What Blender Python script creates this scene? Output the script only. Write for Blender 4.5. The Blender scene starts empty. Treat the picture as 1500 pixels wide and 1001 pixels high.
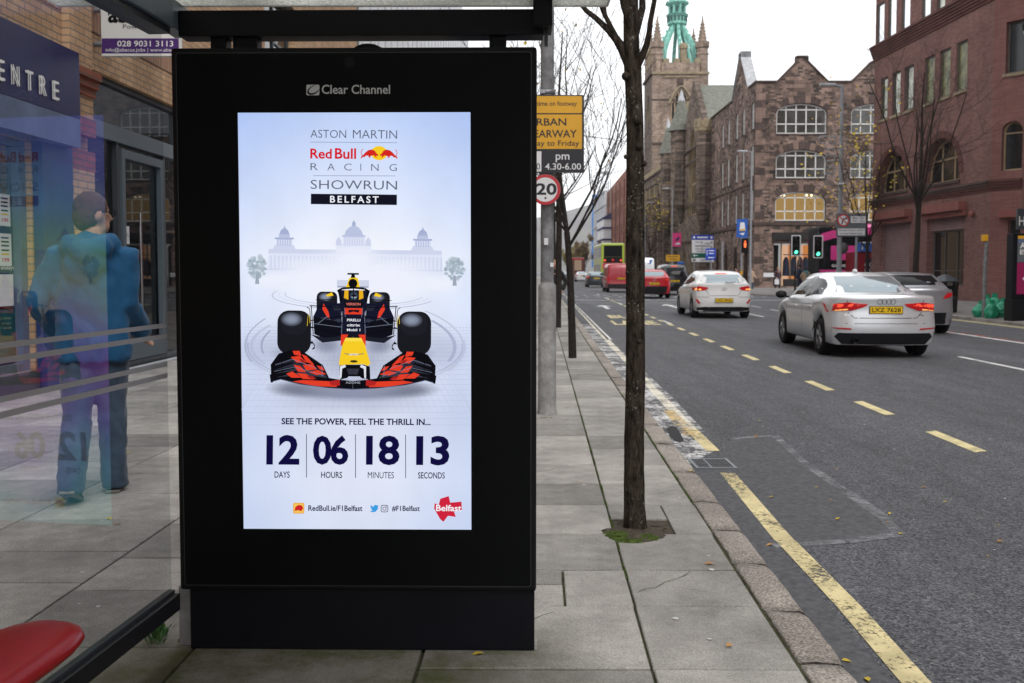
import bpy, bmesh, math, random
from mathutils import Vector, Matrix, noise
from mathutils.geometry import tessellate_polygon
from mathutils.bvhtree import BVHTree
random.seed(7)
S = bpy.context.scene
COL = S.collection
R = math.radians
V = Vector
# ---------------------------------------------------------------- camera, sky, sun, exposure
FPX, CAMZ, PITCH = 1400.0, 1.36, math.atan(70/1400)
cd = bpy.data.cameras.new('camera'); cam = bpy.data.objects.new('camera', cd); COL.objects.link(cam)
cam.location = (0, 0, CAMZ); cam.rotation_euler = (math.pi/2-PITCH, 0, 0)
cd.sensor_width = 36; cd.lens = 36*FPX/1500; cd.shift_y = -32.5/1500
cd.clip_start = 0.05; cd.clip_end = 20000
cd.dof.use_dof = True; cd.dof.focus_distance = 3.45; cd.dof.aperture_fstop = 7.5
S.camera = cam
W = bpy.data.worlds.new('World'); S.world = W; W.use_nodes = True
nt = W.node_tree; nt.nodes.clear()
out = nt.nodes.new('ShaderNodeOutputWorld'); bg = nt.nodes.new('ShaderNodeBackground')
sk = nt.nodes.new('ShaderNodeTexSky'); sk.sky_type = 'NISHITA'; sk.sun_disc = False
sk.sun_elevation = R(48); sk.sun_rotation = R(158); sk.dust_density = 3
mx = nt.nodes.new('ShaderNodeMix'); mx.data_type = 'RGBA'; mx.inputs[0].default_value = .93
tcw = nt.nodes.new('ShaderNodeTexCoord'); nzw = nt.nodes.new('ShaderNodeTexNoise'); nzw.inputs['Scale'].default_value = 2.2
nzw.inputs['Detail'].default_value = 5
rpw = nt.nodes.new('ShaderNodeValToRGB')
rpw.color_ramp.elements[0].position = .3; rpw.color_ramp.elements[0].color = (14.2, 14.5, 14.9, 1)
rpw.color_ramp.elements[1].position = .7; rpw.color_ramp.elements[1].color = (16.2, 16.2, 16.3, 1)
L_ = nt.links.new
L_(tcw.outputs['Generated'], nzw.inputs['Vector']); L_(nzw.outputs['Fac'], rpw.inputs[0])
L_(sk.outputs[0], mx.inputs[6]); L_(rpw.outputs[0], mx.inputs[7]); L_(mx.outputs[2], bg.inputs[0])
bg.inputs[1].default_value = .1
L_(bg.outputs[0], out.inputs[0])
sd = bpy.data.lights.new('sun', 'SUN'); so = bpy.data.objects.new('sun', sd); COL.objects.link(so)
sd.energy = 1.2; sd.angle = R(25); sd.color = (1, .97, .93)
so.rotation_euler = (R(42), 0, R(22))       # from behind the camera, high
S.view_settings.view_transform = 'Standard'; S.view_settings.look = 'None'
S.view_settings.exposure = 0; S.view_settings.gamma = 1
S.cycles.max_bounces = 8; S.cycles.volume_bounces = 2; S.cycles.transparent_max_bounces = 12

# ---------------------------------------------------------------- where a measured direction meets a depth, the ground or a wall
def ray(x, y):
    u, v = (x-750)/FPX, (468-y)/FPX
    c, s = math.cos(PITCH), math.sin(PITCH)
    return V((u, c+v*s, -s+v*c))
CAM = V((0, 0, CAMZ))
def P(x, y, Y): d = ray(x, y); return CAM + d*(Y/d.y)
def G(x, y, z=0.0): d = ray(x, y); return CAM + d*((z-CAMZ)/d.z)
ROAD = -.07
KD = V((.03, 1, 0)).normalized()              # direction of the kerb
def kx(Y, off=0.0): return 1.07+.03*Y+off     # x of the kerb's outer edge

# ---------------------------------------------------------------- materials
MATS = {}
def lin(c):
    return tuple(((v/255)/12.92 if v <= 10.3 else ((v/255+.055)/1.055)**2.4) for v in c)
def newmat(name):
    m = bpy.data.materials.new(name); m.use_nodes = True; MATS[name] = m
    return m, m.node_tree, m.node_tree.nodes['Principled BSDF']
def mat(name, col, rough=.6, var=.0, scale=8, bump=0, bscale=None, metal=0, spec=.5, detail=6, coat=0, tint=None, streak=0):
    m, t, b = newmat(name)
    b.inputs['Roughness'].default_value = rough; b.inputs['Metallic'].default_value = metal
    if rough > .45 and spec == .5: spec = .16
    b.inputs['Specular IOR Level'].default_value = spec; b.inputs['Coat Weight'].default_value = coat
    b.inputs['Coat Roughness'].default_value = .04
    b.inputs['Base Color'].default_value = (*col, 1)
    if var or bump or tint:
        tc = t.nodes.new('ShaderNodeTexCoord')
        nz = t.nodes.new('ShaderNodeTexNoise'); nz.inputs['Scale'].default_value = scale; nz.inputs['Detail'].default_value = detail
        nz.inputs['Roughness'].default_value = .65
        if streak:                             # weathering that runs downwards
            mp = t.nodes.new('ShaderNodeMapping'); mp.inputs['Scale'].default_value = (1, 1, streak); t.links.new(tc.outputs['Object'], mp.inputs[0]); t.links.new(mp.outputs[0], nz.inputs['Vector'])
        else: t.links.new(tc.outputs['Object'], nz.inputs['Vector'])
        if var or tint:
            rp = t.nodes.new('ShaderNodeValToRGB')
            c2 = tint or tuple(min(1, c*(1+var)) for c in col)
            rp.color_ramp.elements[0].position = .32; rp.color_ramp.elements[1].position = .68
            rp.color_ramp.elements[0].color = (*[c*(1-var) for c in col], 1); rp.color_ramp.elements[1].color = (*c2, 1)
            t.links.new(nz.outputs['Fac'], rp.inputs[0]); t.links.new(rp.outputs[0], b.inputs['Base Color'])
        if bump:
            n2 = nz
            if bscale:
                n2 = t.nodes.new('ShaderNodeTexNoise'); n2.inputs['Scale'].default_value = bscale; n2.inputs['Detail'].default_value = 4
                t.links.new(tc.outputs['Object'], n2.inputs['Vector'])
            bp = t.nodes.new('ShaderNodeBump'); bp.inputs['Strength'].default_value = bump; bp.inputs['Distance'].default_value = .02
            t.links.new(n2.outputs['Fac'], bp.inputs['Height']); t.links.new(bp.outputs[0], b.inputs['Normal'])
    return m
def emit(name, col, s=1.0):
    m = bpy.data.materials.new(name); m.use_nodes = True; MATS[name] = m
    t = m.node_tree; t.nodes.clear()
    o = t.nodes.new('ShaderNodeOutputMaterial'); e = t.nodes.new('ShaderNodeEmission')
    e.inputs[0].default_value = (*col, 1); e.inputs[1].default_value = s
    t.links.new(e.outputs[0], o.inputs[0]); return m
def scr(r, g, b):                              # a colour shown on the lit screen
    n = 'screen_%d_%d_%d' % (r, g, b)
    return MATS.get(n) or emit(n, lin((r, g, b)))
def bricks(name, c1, c2, cm, axis, bw=.225, bh=.075, mortar=.01, rough=.85, stain=.25, bump=.25, sscale=.35, snecked=False):
    """coursed masonry; axis: which world axis runs along the wall"""
    m, t, b = newmat(name); b.inputs['Roughness'].default_value = rough; b.inputs['Specular IOR Level'].default_value = .08
    tc = t.nodes.new('ShaderNodeTexCoord'); sp = t.nodes.new('ShaderNodeSeparateXYZ'); cb = t.nodes.new('ShaderNodeCombineXYZ')
    t.links.new(tc.outputs['Object'], sp.inputs[0])
    t.links.new(sp.outputs['XYZ'.index(axis)], cb.inputs[0]); t.links.new(sp.outputs[2], cb.inputs[1])
    br = t.nodes.new('ShaderNodeTexBrick')
    br.inputs['Scale'].default_value = 1; br.inputs['Brick Width'].default_value = bw; br.inputs['Row Height'].default_value = bh
    br.inputs['Mortar Size'].default_value = mortar; br.inputs['Mortar Smooth'].default_value = .3
    br.inputs['Color1'].default_value = (*c1, 1); br.inputs['Color2'].default_value = (*c2, 1); br.inputs['Mortar'].default_value = (*cm, 1)
    t.links.new(cb.outputs[0], br.inputs['Vector'])
    bcol = br.outputs['Color']
    if snecked:                                # rubble: smaller stones let in among the large ones, edges not quite true
        wn = t.nodes.new('ShaderNodeTexNoise'); wn.inputs['Scale'].default_value = 1.1; t.links.new(tc.outputs['Object'], wn.inputs['Vector'])
        va = t.nodes.new('ShaderNodeVectorMath'); va.operation = 'MULTIPLY_ADD'; va.inputs[1].default_value = (.22, .06, 0)
        t.links.new(wn.outputs['Color'], va.inputs[0]); t.links.new(cb.outputs[0], va.inputs[2]); t.links.new(va.outputs[0], br.inputs['Vector'])
        b2 = t.nodes.new('ShaderNodeTexBrick'); b2.offset = .37; b2.squash = .6; b2.squash_frequency = 3
        for k_, v_ in (('Scale', 1), ('Brick Width', bw*.72), ('Row Height', bh*.5), ('Mortar Size', mortar*.8), ('Mortar Smooth', .3), ('Color1', (*c1, 1)), ('Color2', (*c2, 1)), ('Mortar', (*cm, 1))): b2.inputs[k_].default_value = v_
        t.links.new(va.outputs[0], b2.inputs['Vector'])
        mk = t.nodes.new('ShaderNodeTexVoronoi'); mk.inputs['Scale'].default_value = .9; t.links.new(tc.outputs['Object'], mk.inputs['Vector'])
        sc_ = t.nodes.new('ShaderNodeSeparateColor'); t.links.new(mk.outputs['Color'], sc_.inputs[0])
        gt = t.nodes.new('ShaderNodeMath'); gt.operation = 'GREATER_THAN'; gt.inputs[1].default_value = .5; t.links.new(sc_.outputs[0], gt.inputs[0])
        mm = t.nodes.new('ShaderNodeMix'); mm.data_type = 'RGBA'; t.links.new(gt.outputs[0], mm.inputs[0]); t.links.new(br.outputs['Color'], mm.inputs[6]); t.links.new(b2.outputs['Color'], mm.inputs[7]); bcol = mm.outputs[2]
    nz = t.nodes.new('ShaderNodeTexNoise'); nz.inputs['Scale'].default_value = sscale; nz.inputs['Detail'].default_value = 8
    nz.inputs['Roughness'].default_value = .7
    t.links.new(tc.outputs['Object'], nz.inputs['Vector'])
    mr = t.nodes.new('ShaderNodeMapRange'); mr.inputs[1].default_value = .3; mr.inputs[2].default_value = .7
    mr.inputs[3].default_value = 1-stain; mr.inputs[4].default_value = 1+stain
    t.links.new(nz.outputs['Fac'], mr.inputs[0])
    ml = t.nodes.new('ShaderNodeMix'); ml.data_type = 'RGBA'; ml.blend_type = 'MULTIPLY'; ml.inputs[0].default_value = 1
    t.links.new(bcol, ml.inputs[6]); t.links.new(mr.outputs[0], ml.inputs[7])
    # rain streaks and soot running down the wall
    mp = t.nodes.new('ShaderNodeMapping'); mp.inputs['Scale'].default_value = (1.3, 1.3, .13); t.links.new(tc.outputs['Object'], mp.inputs[0])
    sn = t.nodes.new('ShaderNodeTexNoise'); sn.inputs['Scale'].default_value = 1; sn.inputs['Detail'].default_value = 7; sn.inputs['Roughness'].default_value = .65; t.links.new(mp.outputs[0], sn.inputs['Vector'])
    sr = t.nodes.new('ShaderNodeMapRange'); sr.inputs[1].default_value = .3; sr.inputs[2].default_value = .62; sr.inputs[3].default_value = 1-.9*stain; sr.inputs[4].default_value = 1.05; t.links.new(sn.outputs['Fac'], sr.inputs[0])
    m2 = t.nodes.new('ShaderNodeMix'); m2.data_type = 'RGBA'; m2.blend_type = 'MULTIPLY'; m2.inputs[0].default_value = 1
    t.links.new(ml.outputs[2], m2.inputs[6]); t.links.new(sr.outputs[0], m2.inputs[7]); t.links.new(m2.outputs[2], b.inputs['Base Color'])
    n3 = t.nodes.new('ShaderNodeTexNoise'); n3.inputs['Scale'].default_value = 25; t.links.new(tc.outputs['Object'], n3.inputs['Vector'])
    ad = t.nodes.new('ShaderNodeMath'); ad.operation = 'MULTIPLY_ADD'; ad.inputs[1].default_value = .25
    inv = t.nodes.new('ShaderNodeMath'); inv.operation = 'SUBTRACT'; inv.inputs[0].default_value = 1; t.links.new(br.outputs['Fac'], inv.inputs[1])
    t.links.new(n3.outputs['Fac'], ad.inputs[0]); t.links.new(inv.outputs[0], ad.inputs[2])
    bp = t.nodes.new('ShaderNodeBump'); bp.inputs['Strength'].default_value = bump; bp.inputs['Distance'].default_value = .015
    t.links.new(ad.outputs[0], bp.inputs['Height']); t.links.new(bp.outputs[0], b.inputs['Normal'])
    return m

# ---------------------------------------------------------------- mesh builder
UP = V((0, 0, 1))
class MB:
    def __init__(s): s.v = []; s.f = []; s.m = []; s.s = []; s.mats = []
    def mi(s, mat):
        if isinstance(mat, str): mat = MATS[mat]
        if mat not in s.mats: s.mats.append(mat)
        return s.mats.index(mat)
    def add(s, vs, fs, mat, smooth=False):
        k = len(s.v); i = s.mi(mat)
        s.v += [V(p) for p in vs]
        for f in fs: s.f.append(tuple(q+k for q in f)); s.m.append(i); s.s.append(smooth)
        return s
    def quad(s, a, b, c, d, mat): return s.add([a, b, c, d], [(0, 1, 2, 3)], mat)
    def box(s, c, size, mat, rot=None, bev=0):
        c = V(c); x, y, z = [q/2 for q in size]
        if bev:
            bm = bmesh.new(); bmesh.ops.create_cube(bm, size=1)
            for q in bm.verts: q.co = V((q.co.x*size[0], q.co.y*size[1], q.co.z*size[2]))
            bmesh.ops.bevel(bm, geom=list(bm.edges), offset=bev, segments=2, affect='EDGES', profile=.6)
            bm.verts.index_update()
            vs = [q.co.copy() for q in bm.verts]; fs = [[q.index for q in f.verts] for f in bm.faces]; bm.free()
        else:
            vs = [V((i*x, j*y, k*z)) for i in (-1, 1) for j in (-1, 1) for k in (-1, 1)]
            fs = [(0, 1, 3, 2), (4, 6, 7, 5), (0, 4, 5, 1), (2, 3, 7, 6), (0, 2, 6, 4), (1, 5, 7, 3)]
        if rot is not None: vs = [rot @ q for q in vs]
        return s.add([q+c for q in vs], fs, mat)
    def boxab(s, a, b, mat, bev=0):
        a, b = V(a), V(b); return s.box((a+b)/2, [abs(b[i]-a[i]) for i in range(3)], mat, None, bev)
    def tube(s, pts, rad, mat, n=8, cap=True, smooth=True, sq=None):
        pts = [V(p) for p in pts]
        if not isinstance(rad, (list, tuple)): rad = [rad]*len(pts)
        vs = []; fs = []
        d = (pts[1]-pts[0]).normalized()
        ref = V((1, 0, 0)) if abs(d.x) < .8 else V((0, 1, 0))
        for i, p in enumerate(pts):
            a = pts[max(0, i-1)]; b = pts[min(len(pts)-1, i+1)]; d = (b-a)
            d = d.normalized() if d.length > 1e-9 else UP
            u = (ref - d*ref.dot(d)).normalized(); w = d.cross(u); ref = u
            e = sq or (1, 1)
            for k in range(n):
                t = 2*math.pi*k/n; vs.append(p + (u*math.cos(t)*e[0] + w*math.sin(t)*e[1])*rad[i])
        for i in range(len(pts)-1):
            for k in range(n): fs.append((i*n+k, i*n+(k+1) % n, (i+1)*n+(k+1) % n, (i+1)*n+k))
        s.add(vs, fs, mat, smooth)
        if cap:
            s.add(vs[:n], [tuple(range(n))[::-1]], mat); s.add(vs[-n:], [tuple(range(n))], mat)
        return s
    def lathe(s, prof, c, mat, n=16, axis='Z', smooth=True, a0=0):
        c = V(c); vs = []; fs = []
        for r, h in prof:
            for k in range(n):
                t = 2*math.pi*k/n+a0; x, y = r*math.cos(t), r*math.sin(t)
                vs.append(c + (V((x, y, h)) if axis == 'Z' else V((h, x, y)) if axis == 'X' else V((x, h, y))))
        for i in range(len(prof)-1):
            for k in range(n): fs.append((i*n+k, i*n+(k+1) % n, (i+1)*n+(k+1) % n, (i+1)*n+k))
        return s.add(vs, fs, mat, smooth)
    def prism(s, pts, ext, mat, mat2=None):
        pts = [V(p) for p in pts]; ext = V(ext); n = len(pts)
        tri = tessellate_polygon([pts])
        s.add(pts, [tuple(t) for t in tri], mat); s.add([p+ext for p in pts], [tuple(t)[::-1] for t in tri], mat)
        s.add(pts+[p+ext for p in pts], [(i, (i+1) % n, n+(i+1) % n, n+i) for i in range(n)], mat2 or mat)
        return s
    def facade(s, O, U, outline, holes, th, mat, rmat=None, depth=0):
        """a wall front with openings; U points right as seen from outside; th: reveal depth"""
        O = V(O); U = V(U).normalized(); N = U.cross(UP)
        f = lambda p, k=0: O + U*p[0] + UP*p[1] - N*k
        loops = [[V((p[0], p[1], 0)) for p in outline]] + [[V((p[0], p[1], 0)) for p in h] for h in holes]
        flat = [p for l in loops for p in l]
        s.add([f(p) for p in flat], [tuple(t) for t in tessellate_polygon(loops)], mat)
        for h in holes:
            n = len(h)
            s.add([f(p) for p in h]+[f(p, th) for p in h], [(i, (i+1) % n, n+(i+1) % n, n+i) for i in range(n)], rmat or mat)
        if depth:
            n = len(outline)
            s.add([f(p) for p in outline]+[f(p, depth) for p in outline], [(i, (i+1) % n, n+(i+1) % n, n+i) for i in range(n)], mat)
        return s
    def build(s, name, parent=None, label=None, cat=None, group=None, kind=None, base=None, local=False):
        me = bpy.data.meshes.new(name)
        vs = s.v
        if not local:
            if parent is not None:
                r = parent
                while r.parent: r = r.parent
                M = (Matrix.Translation(r.location) @ r.rotation_euler.to_matrix().to_4x4()).inverted()
                vs = [M @ p for p in vs]
            elif base is not None: vs = [p - V(base) for p in vs]
        me.from_pydata([tuple(p) for p in vs], [], s.f)
        for m in s.mats: me.materials.append(m)
        me.polygons.foreach_set('material_index', s.m); me.polygons.foreach_set('use_smooth', s.s)
        me.update()
        o = bpy.data.objects.new(name, me); COL.objects.link(o)
        if parent is not None: o.parent = parent
        elif base is not None: o.location = base
        return tag(o, label, cat, group, kind)
def tag(o, label=None, cat=None, group=None, kind=None):
    for k, v in (('label', label), ('category', cat), ('group', group), ('kind', kind)):
        if v: o[k] = v
    return o
def thing(name, label, cat, loc=(0, 0, 0), rz=0, group=None):
    o = bpy.data.objects.new(name, None); COL.objects.link(o); o.empty_display_size = .2
    o.location = loc; o.rotation_euler = (0, 0, rz)
    return tag(o, label, cat, group)
def dup(root, loc, rz=None, label=None):
    r = root.copy(); COL.objects.link(r); r.location = loc
    if rz is not None: r.rotation_euler = (0, 0, rz)
    if label: r['label'] = label
    for ch in list(root.children):
        c = ch.copy(); COL.objects.link(c); c.parent = r
        for g in ch.children:
            d = g.copy(); COL.objects.link(d); d.parent = c
    return r
def arch(x0, x1, z0, z1, rise=0, n=10, point=0):
    """outline of an opening, counter-clockwise; rise: height of its arched head"""
    if not rise: return [(x0, z0), (x1, z0), (x1, z1), (x0, z1)]
    c, w = (x0+x1)/2, (x1-x0)/2
    pts = [(x0, z0), (x1, z0)]
    for i in range(n+1):
        t = math.pi*i/n; zz = math.sin(t)
        if point: zz = (1-abs(math.cos(t))**1.6)
        pts.append((c+w*math.cos(t), z1-rise+rise*zz))
    return pts
def window(parent, O, U, x0, x1, z0, z1, cols, rows, fm, gm, inset=.15, rise=0, fw=.07, bw=.05, sill=None, point=0, name='window', rowz=None, pane_label=None, label=None):
    O = V(O); U = V(U).normalized(); N = U.cross(UP)
    f = lambda x, z, k: O + U*x + UP*z - N*k
    o = arch(x0, x1, z0, z1, rise, 10, point)
    cx, cz = (x0+x1)/2, (z0+z1)/2
    inn = [(cx+(x-cx)*(1-2*fw/(x1-x0)), cz+(z-cz)*(1-2*fw/(z1-z0))) for x, z in o]
    mb = MB(); n = len(o); a, b_ = inset-.03, inset+.03
    ring = [(i, (i+1) % n, n+(i+1) % n, n+i) for i in range(n)]
    mb.add([f(*p, a) for p in o]+[f(*p, a) for p in inn], ring, fm)
    mb.add([f(*p, a) for p in inn]+[f(*p, b_) for p in inn], ring, fm)
    def bar(xa, za, xb, zb):
        pts = [f(xa, za, a+.004), f(xb, za, a+.004), f(xb, zb, a+.004), f(xa, zb, a+.004)]
        mb.prism(pts, -N*.04, fm)
    def top(x):
        if not rise: return z1
        t = min(1, abs((x-cx)/((x1-x0)/2))); 
        return z1-rise+rise*((1-t**1.6) if point else math.sqrt(max(0, 1-t*t)))
    for i in range(1, cols):
        x = x0+(x1-x0)*i/cols; bar(x-bw/2, z0+fw*.8, x+bw/2, top(x)-fw*.8)
    for z in (rowz if rowz else [z0+(z1-z0)*j/rows for j in range(1, rows)]): bar(x0+fw*.8, z-bw/2, x1-fw*.8, z+bw/2)
    w = mb.build(name, parent, label=label)
    g = MB(); pts = [V((p[0], p[1], 0)) for p in o]
    g.add([f(*p, inset+.012) for p in o], [tuple(t) for t in tessellate_polygon([pts])], gm)
    g.build('pane', w, label=pane_label)
    if sill:
        sb = MB(); sb.prism([f(x0-.08, z0-.12, -.06), f(x1+.08, z0-.12, -.06), f(x1+.08, z0-.002, -.06), f(x0-.08, z0-.002, -.06)], -N*(.05+inset), sill)
        sb.build('sill', w)
    return w
# ---------------------------------------------------------------- lettering
_TX = {}
def textshape(body, bold=0, space=1.0):
    k = (body, bold, space)
    if k in _TX: return _TX[k]
    cu = bpy.data.curves.new('lettering', 'FONT'); cu.body = body; cu.size = 1; cu.offset = bold; cu.space_character = space
    cu.resolution_u = 3
    ob = bpy.data.objects.new('lettering', cu); COL.objects.link(ob)
    bpy.context.view_layer.update()
    dg = bpy.context.evaluated_depsgraph_get(); ev = ob.evaluated_get(dg); me = ev.to_mesh()
    vs = [(q.co.x, q.co.y) for q in me.vertices]; fs = [tuple(p.vertices) for p in me.polygons]
    ev.to_mesh_clear(); bpy.data.objects.remove(ob); bpy.data.curves.remove(cu)
    x0 = min(p[0] for p in vs); x1 = max(p[0] for p in vs); y0 = min(p[1] for p in vs); y1 = max(p[1] for p in vs)
    _TX[k] = ([((p[0]-x0)/(x1-x0), (p[1]-y0)/(y1-y0)) for p in vs], fs, (x1-x0)/(y1-y0))
    return _TX[k]
class Art:
    """flat print on a real sheet: every new shape lies a hair in front of the last"""
    def __init__(s, mb, fn, N, step=.00008, start=.001): s.mb = mb; s.fn = fn; s.N = V(N); s.k = start; s.step = step
    def up(s): s.k += s.step
    def p(s, x, y): return s.fn(x, y) + s.N*s.k
    def poly(s, pts, m):
        s.up(); q = [s.p(*p) for p in pts]
        s.mb.add(q, [tuple(t) for t in tessellate_polygon([q])], m)
    def rect(s, x0, y0, x1, y1, m): s.poly([(x0, y0), (x1, y0), (x1, y1), (x0, y1)], m)
    def rrect(s, x0, y0, x1, y1, r, m, n=5):
        pts = []
        for cx, cy, a in ((x1-r, y1-r, 0), (x0+r, y1-r, 90), (x0+r, y0+r, 180), (x1-r, y0+r, 270)):
            for i in range(n+1): t = R(a+90*i/n); pts.append((cx+r*math.cos(t), cy+r*math.sin(t)))
        s.poly(pts, m)
    def ell(s, cx, cy, rx, ry, m, n=28): s.poly([(cx+rx*math.cos(2*math.pi*i/n), cy+ry*math.sin(2*math.pi*i/n)) for i in range(n)], m)
    def ring(s, cx, cy, rx, ry, w, m, a0=0, a1=360, n=40, wy=None):
        s.up(); wy = wy or w; vs = []
        for i in range(n+1):
            t = R(a0+(a1-a0)*i/n); vs += [s.p(cx+rx*math.cos(t), cy+ry*math.sin(t)), s.p(cx+(rx-w)*math.cos(t), cy+(ry-wy)*math.sin(t))]
        s.mb.add(vs, [(2*i, 2*i+2, 2*i+3, 2*i+1) for i in range(n)], m)
    def line(s, pts, w, m):
        for (ax, ay), (bx, by) in zip(pts, pts[1:]):
            l = math.hypot(bx-ax, by-ay) or 1; nx, ny = -(by-ay)/l*w/2, (bx-ax)/l*w/2
            s.poly([(ax+nx, ay+ny), (bx+nx, by+ny), (bx-nx, by-ny), (ax-nx, ay-ny)], m)
    def text(s, body, x0, y0, x1, y1, m, bold=0, space=1.0):
        """fit the words into the box; (x0,y0) is the lower left corner of the letters"""
        s.up(); vs, fs, _ = textshape(body, bold, space)
        s.mb.add([s.p(x0+(x1-x0)*a, y0+(y1-y0)*b) for a, b in vs], fs, m)
def plane_fn(O, U, Vv): 
    O, U, Vv = V(O), V(U), V(Vv)
    return lambda a, b: O + U*a + Vv*b
# ---------------------------------------------------------------- palette
mat('black_metal', (.005, .0055, .007), .55, spec=.18)
mat('dark_metal', (.02, .022, .026), .4, .2, 3)
mat('panel_glass', (.004, .0045, .005), .45, spec=.08)
mat('navy_base', (.003, .0035, .007), .5, .3, 4, spec=.2)
mat('galvanised', (.30, .31, .33), .5, .25, 14, .1, metal=.6)
mat('grey_post', (.27, .28, .30), .55, .18, 9)
mat('old_post', (.20, .205, .21), .6, .45, 7, .15, 40)
mat('post_sleeve', (.30, .30, .295), .75, .35, 9, .15, 60)
mat('bright_edge', (.20, .22, .23), .4, metal=.8); mat('panel_edge', (.055, .06, .062), .4, metal=.6)
mat('white_paint', (.75, .75, .73), .5)
mat('white_frame', (.72, .72, .70), .5, .08, 4)
mat('grey_frame', (.045, .055, .065), .4)
mat('grey_frame_light', (.10, .13, .155), .4)
mat('brown_frame', (.11, .10, .09), .5)
mat('pane_dark', (.012, .014, .016), .05, spec=.6)
mat('pane_mid', (.06, .06, .055), .08, .5, 1.2, spec=.7)
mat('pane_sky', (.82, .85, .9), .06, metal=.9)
mat('pane_trees', (.26, .25, .16), .08, .75, .9, metal=.7, tint=(.5, .52, .45))  # reflected trees painted into the pane as mottled colour
mat('red_plastic', (.50, .010, .014), .32, .12, 6, spec=.4)
mat('leaf_yellow', (.55, .40, .05), .7, .35, 3)
mat('leaf_brown', (.42, .22, .07), .7, .4, 30)
mat('leaf_rust', (.17, .12, .06), .8, .4, 3); mat('leaf_olive', (.20, .17, .045), .8, .5, 2)
mat('weed', (.06, .14, .045), .7, .3, 20)
mat('moss', (.06, .09, .018), .95, .6, 40, .8, 90)
mat('soil', (.085, .072, .056), .95, .5, 50, .8, 120)
mat('gum', (.50, .50, .49), .8)
mat('bark', (.030, .025, .022), .9, .55, 16, .9, 55, spec=.15)
mat('bark_twig', (.062, .051, .044), .9, .3, 12)
mat('slate', (.17, .175, .15), .8, .3, 3, .3)
mat('slate_light', (.42, .43, .45), .7, .25, 2)
mat('copper', (.25, .55, .47), .7, .38, 3.2, streak=.22)
mat('copper_dark', (.05, .12, .11), .7, .4, 2)
mat('tyre', (.010, .010, .011), .85, spec=.2)
mat('rim', (.33, .34, .36), .35, metal=.8)
mat('rim_dark', (.03, .03, .033), .4, metal=.5)
mat('trim_black', (.010, .010, .012), .55, spec=.2)
mat('glass_car', (.008, .010, .012), .05, spec=.14)
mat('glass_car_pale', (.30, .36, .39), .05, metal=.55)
mat('plate_yellow', (.78, .50, .02), .5)
mat('ink', (.006, .006, .008), .6, spec=.15)
mat('lamp_red', (.60, .012, .018), .2)
emit('lamp_red_lit', (1.0, .10, .05), 1.2)
emit('lamp_orange_lit', (1.0, .42, .12), 1.6)
mat('chrome', (.6, .6, .62), .2, metal=1)
mat('skin', (.50, .30, .22), .55)
def trunk_bark():
    """dark bark with scattered pale lichen flecks and upright furrows"""
    m, t, b = newmat('trunk_bark'); b.inputs['Roughness'].default_value = .9; b.inputs['Specular IOR Level'].default_value = .05
    tc = t.nodes.new('ShaderNodeTexCoord'); mp = t.nodes.new('ShaderNodeMapping'); mp.inputs['Scale'].default_value = (1, 1, .28)
    t.links.new(tc.outputs['Object'], mp.inputs[0])
    a = t.nodes.new('ShaderNodeTexNoise'); a.inputs['Scale'].default_value = 45; a.inputs['Detail'].default_value = 8; a.inputs['Roughness'].default_value = .7
    t.links.new(mp.outputs[0], a.inputs['Vector'])
    r = t.nodes.new('ShaderNodeValToRGB'); r.color_ramp.elements[0].position = .35; r.color_ramp.elements[1].position = .68
    r.color_ramp.elements[0].color = (.008, .0065, .0055, 1); r.color_ramp.elements[1].color = (.085, .068, .054, 1)
    t.links.new(a.outputs['Fac'], r.inputs[0])
    v = t.nodes.new('ShaderNodeTexNoise'); v.inputs['Scale'].default_value = 75; v.inputs['Detail'].default_value = 8
    t.links.new(tc.outputs['Object'], v.inputs['Vector'])
    r2 = t.nodes.new('ShaderNodeValToRGB'); r2.color_ramp.elements[0].position = .60; r2.color_ramp.elements[1].position = .70
    t.links.new(v.outputs['Fac'], r2.inputs[0])
    sp = t.nodes.new('ShaderNodeTexNoise'); sp.inputs['Scale'].default_value = 5; t.links.new(tc.outputs['Object'], sp.inputs['Vector'])
    mu = t.nodes.new('ShaderNodeMath'); mu.operation = 'MULTIPLY'; t.links.new(r2.outputs[0], mu.inputs[0])
    r3 = t.nodes.new('ShaderNodeValToRGB'); r3.color_ramp.elements[0].position = .45; r3.color_ramp.elements[1].position = .62
    t.links.new(sp.outputs['Fac'], r3.inputs[0]); t.links.new(r3.outputs[0], mu.inputs[1])
    mx = t.nodes.new('ShaderNodeMix'); mx.data_type = 'RGBA'; mx.inputs[7].default_value = (.30, .31, .26, 1)
    t.links.new(mu.outputs[0], mx.inputs[0]); t.links.new(r.outputs[0], mx.inputs[6]); t.links.new(mx.outputs[2], b.inputs['Base Color'])
    bp = t.nodes.new('ShaderNodeBump'); bp.inputs['Strength'].default_value = .9; bp.inputs['Distance'].default_value = .012
    t.links.new(a.outputs['Fac'], bp.inputs['Height']); t.links.new(bp.outputs[0], b.inputs['Normal'])
trunk_bark()
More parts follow.
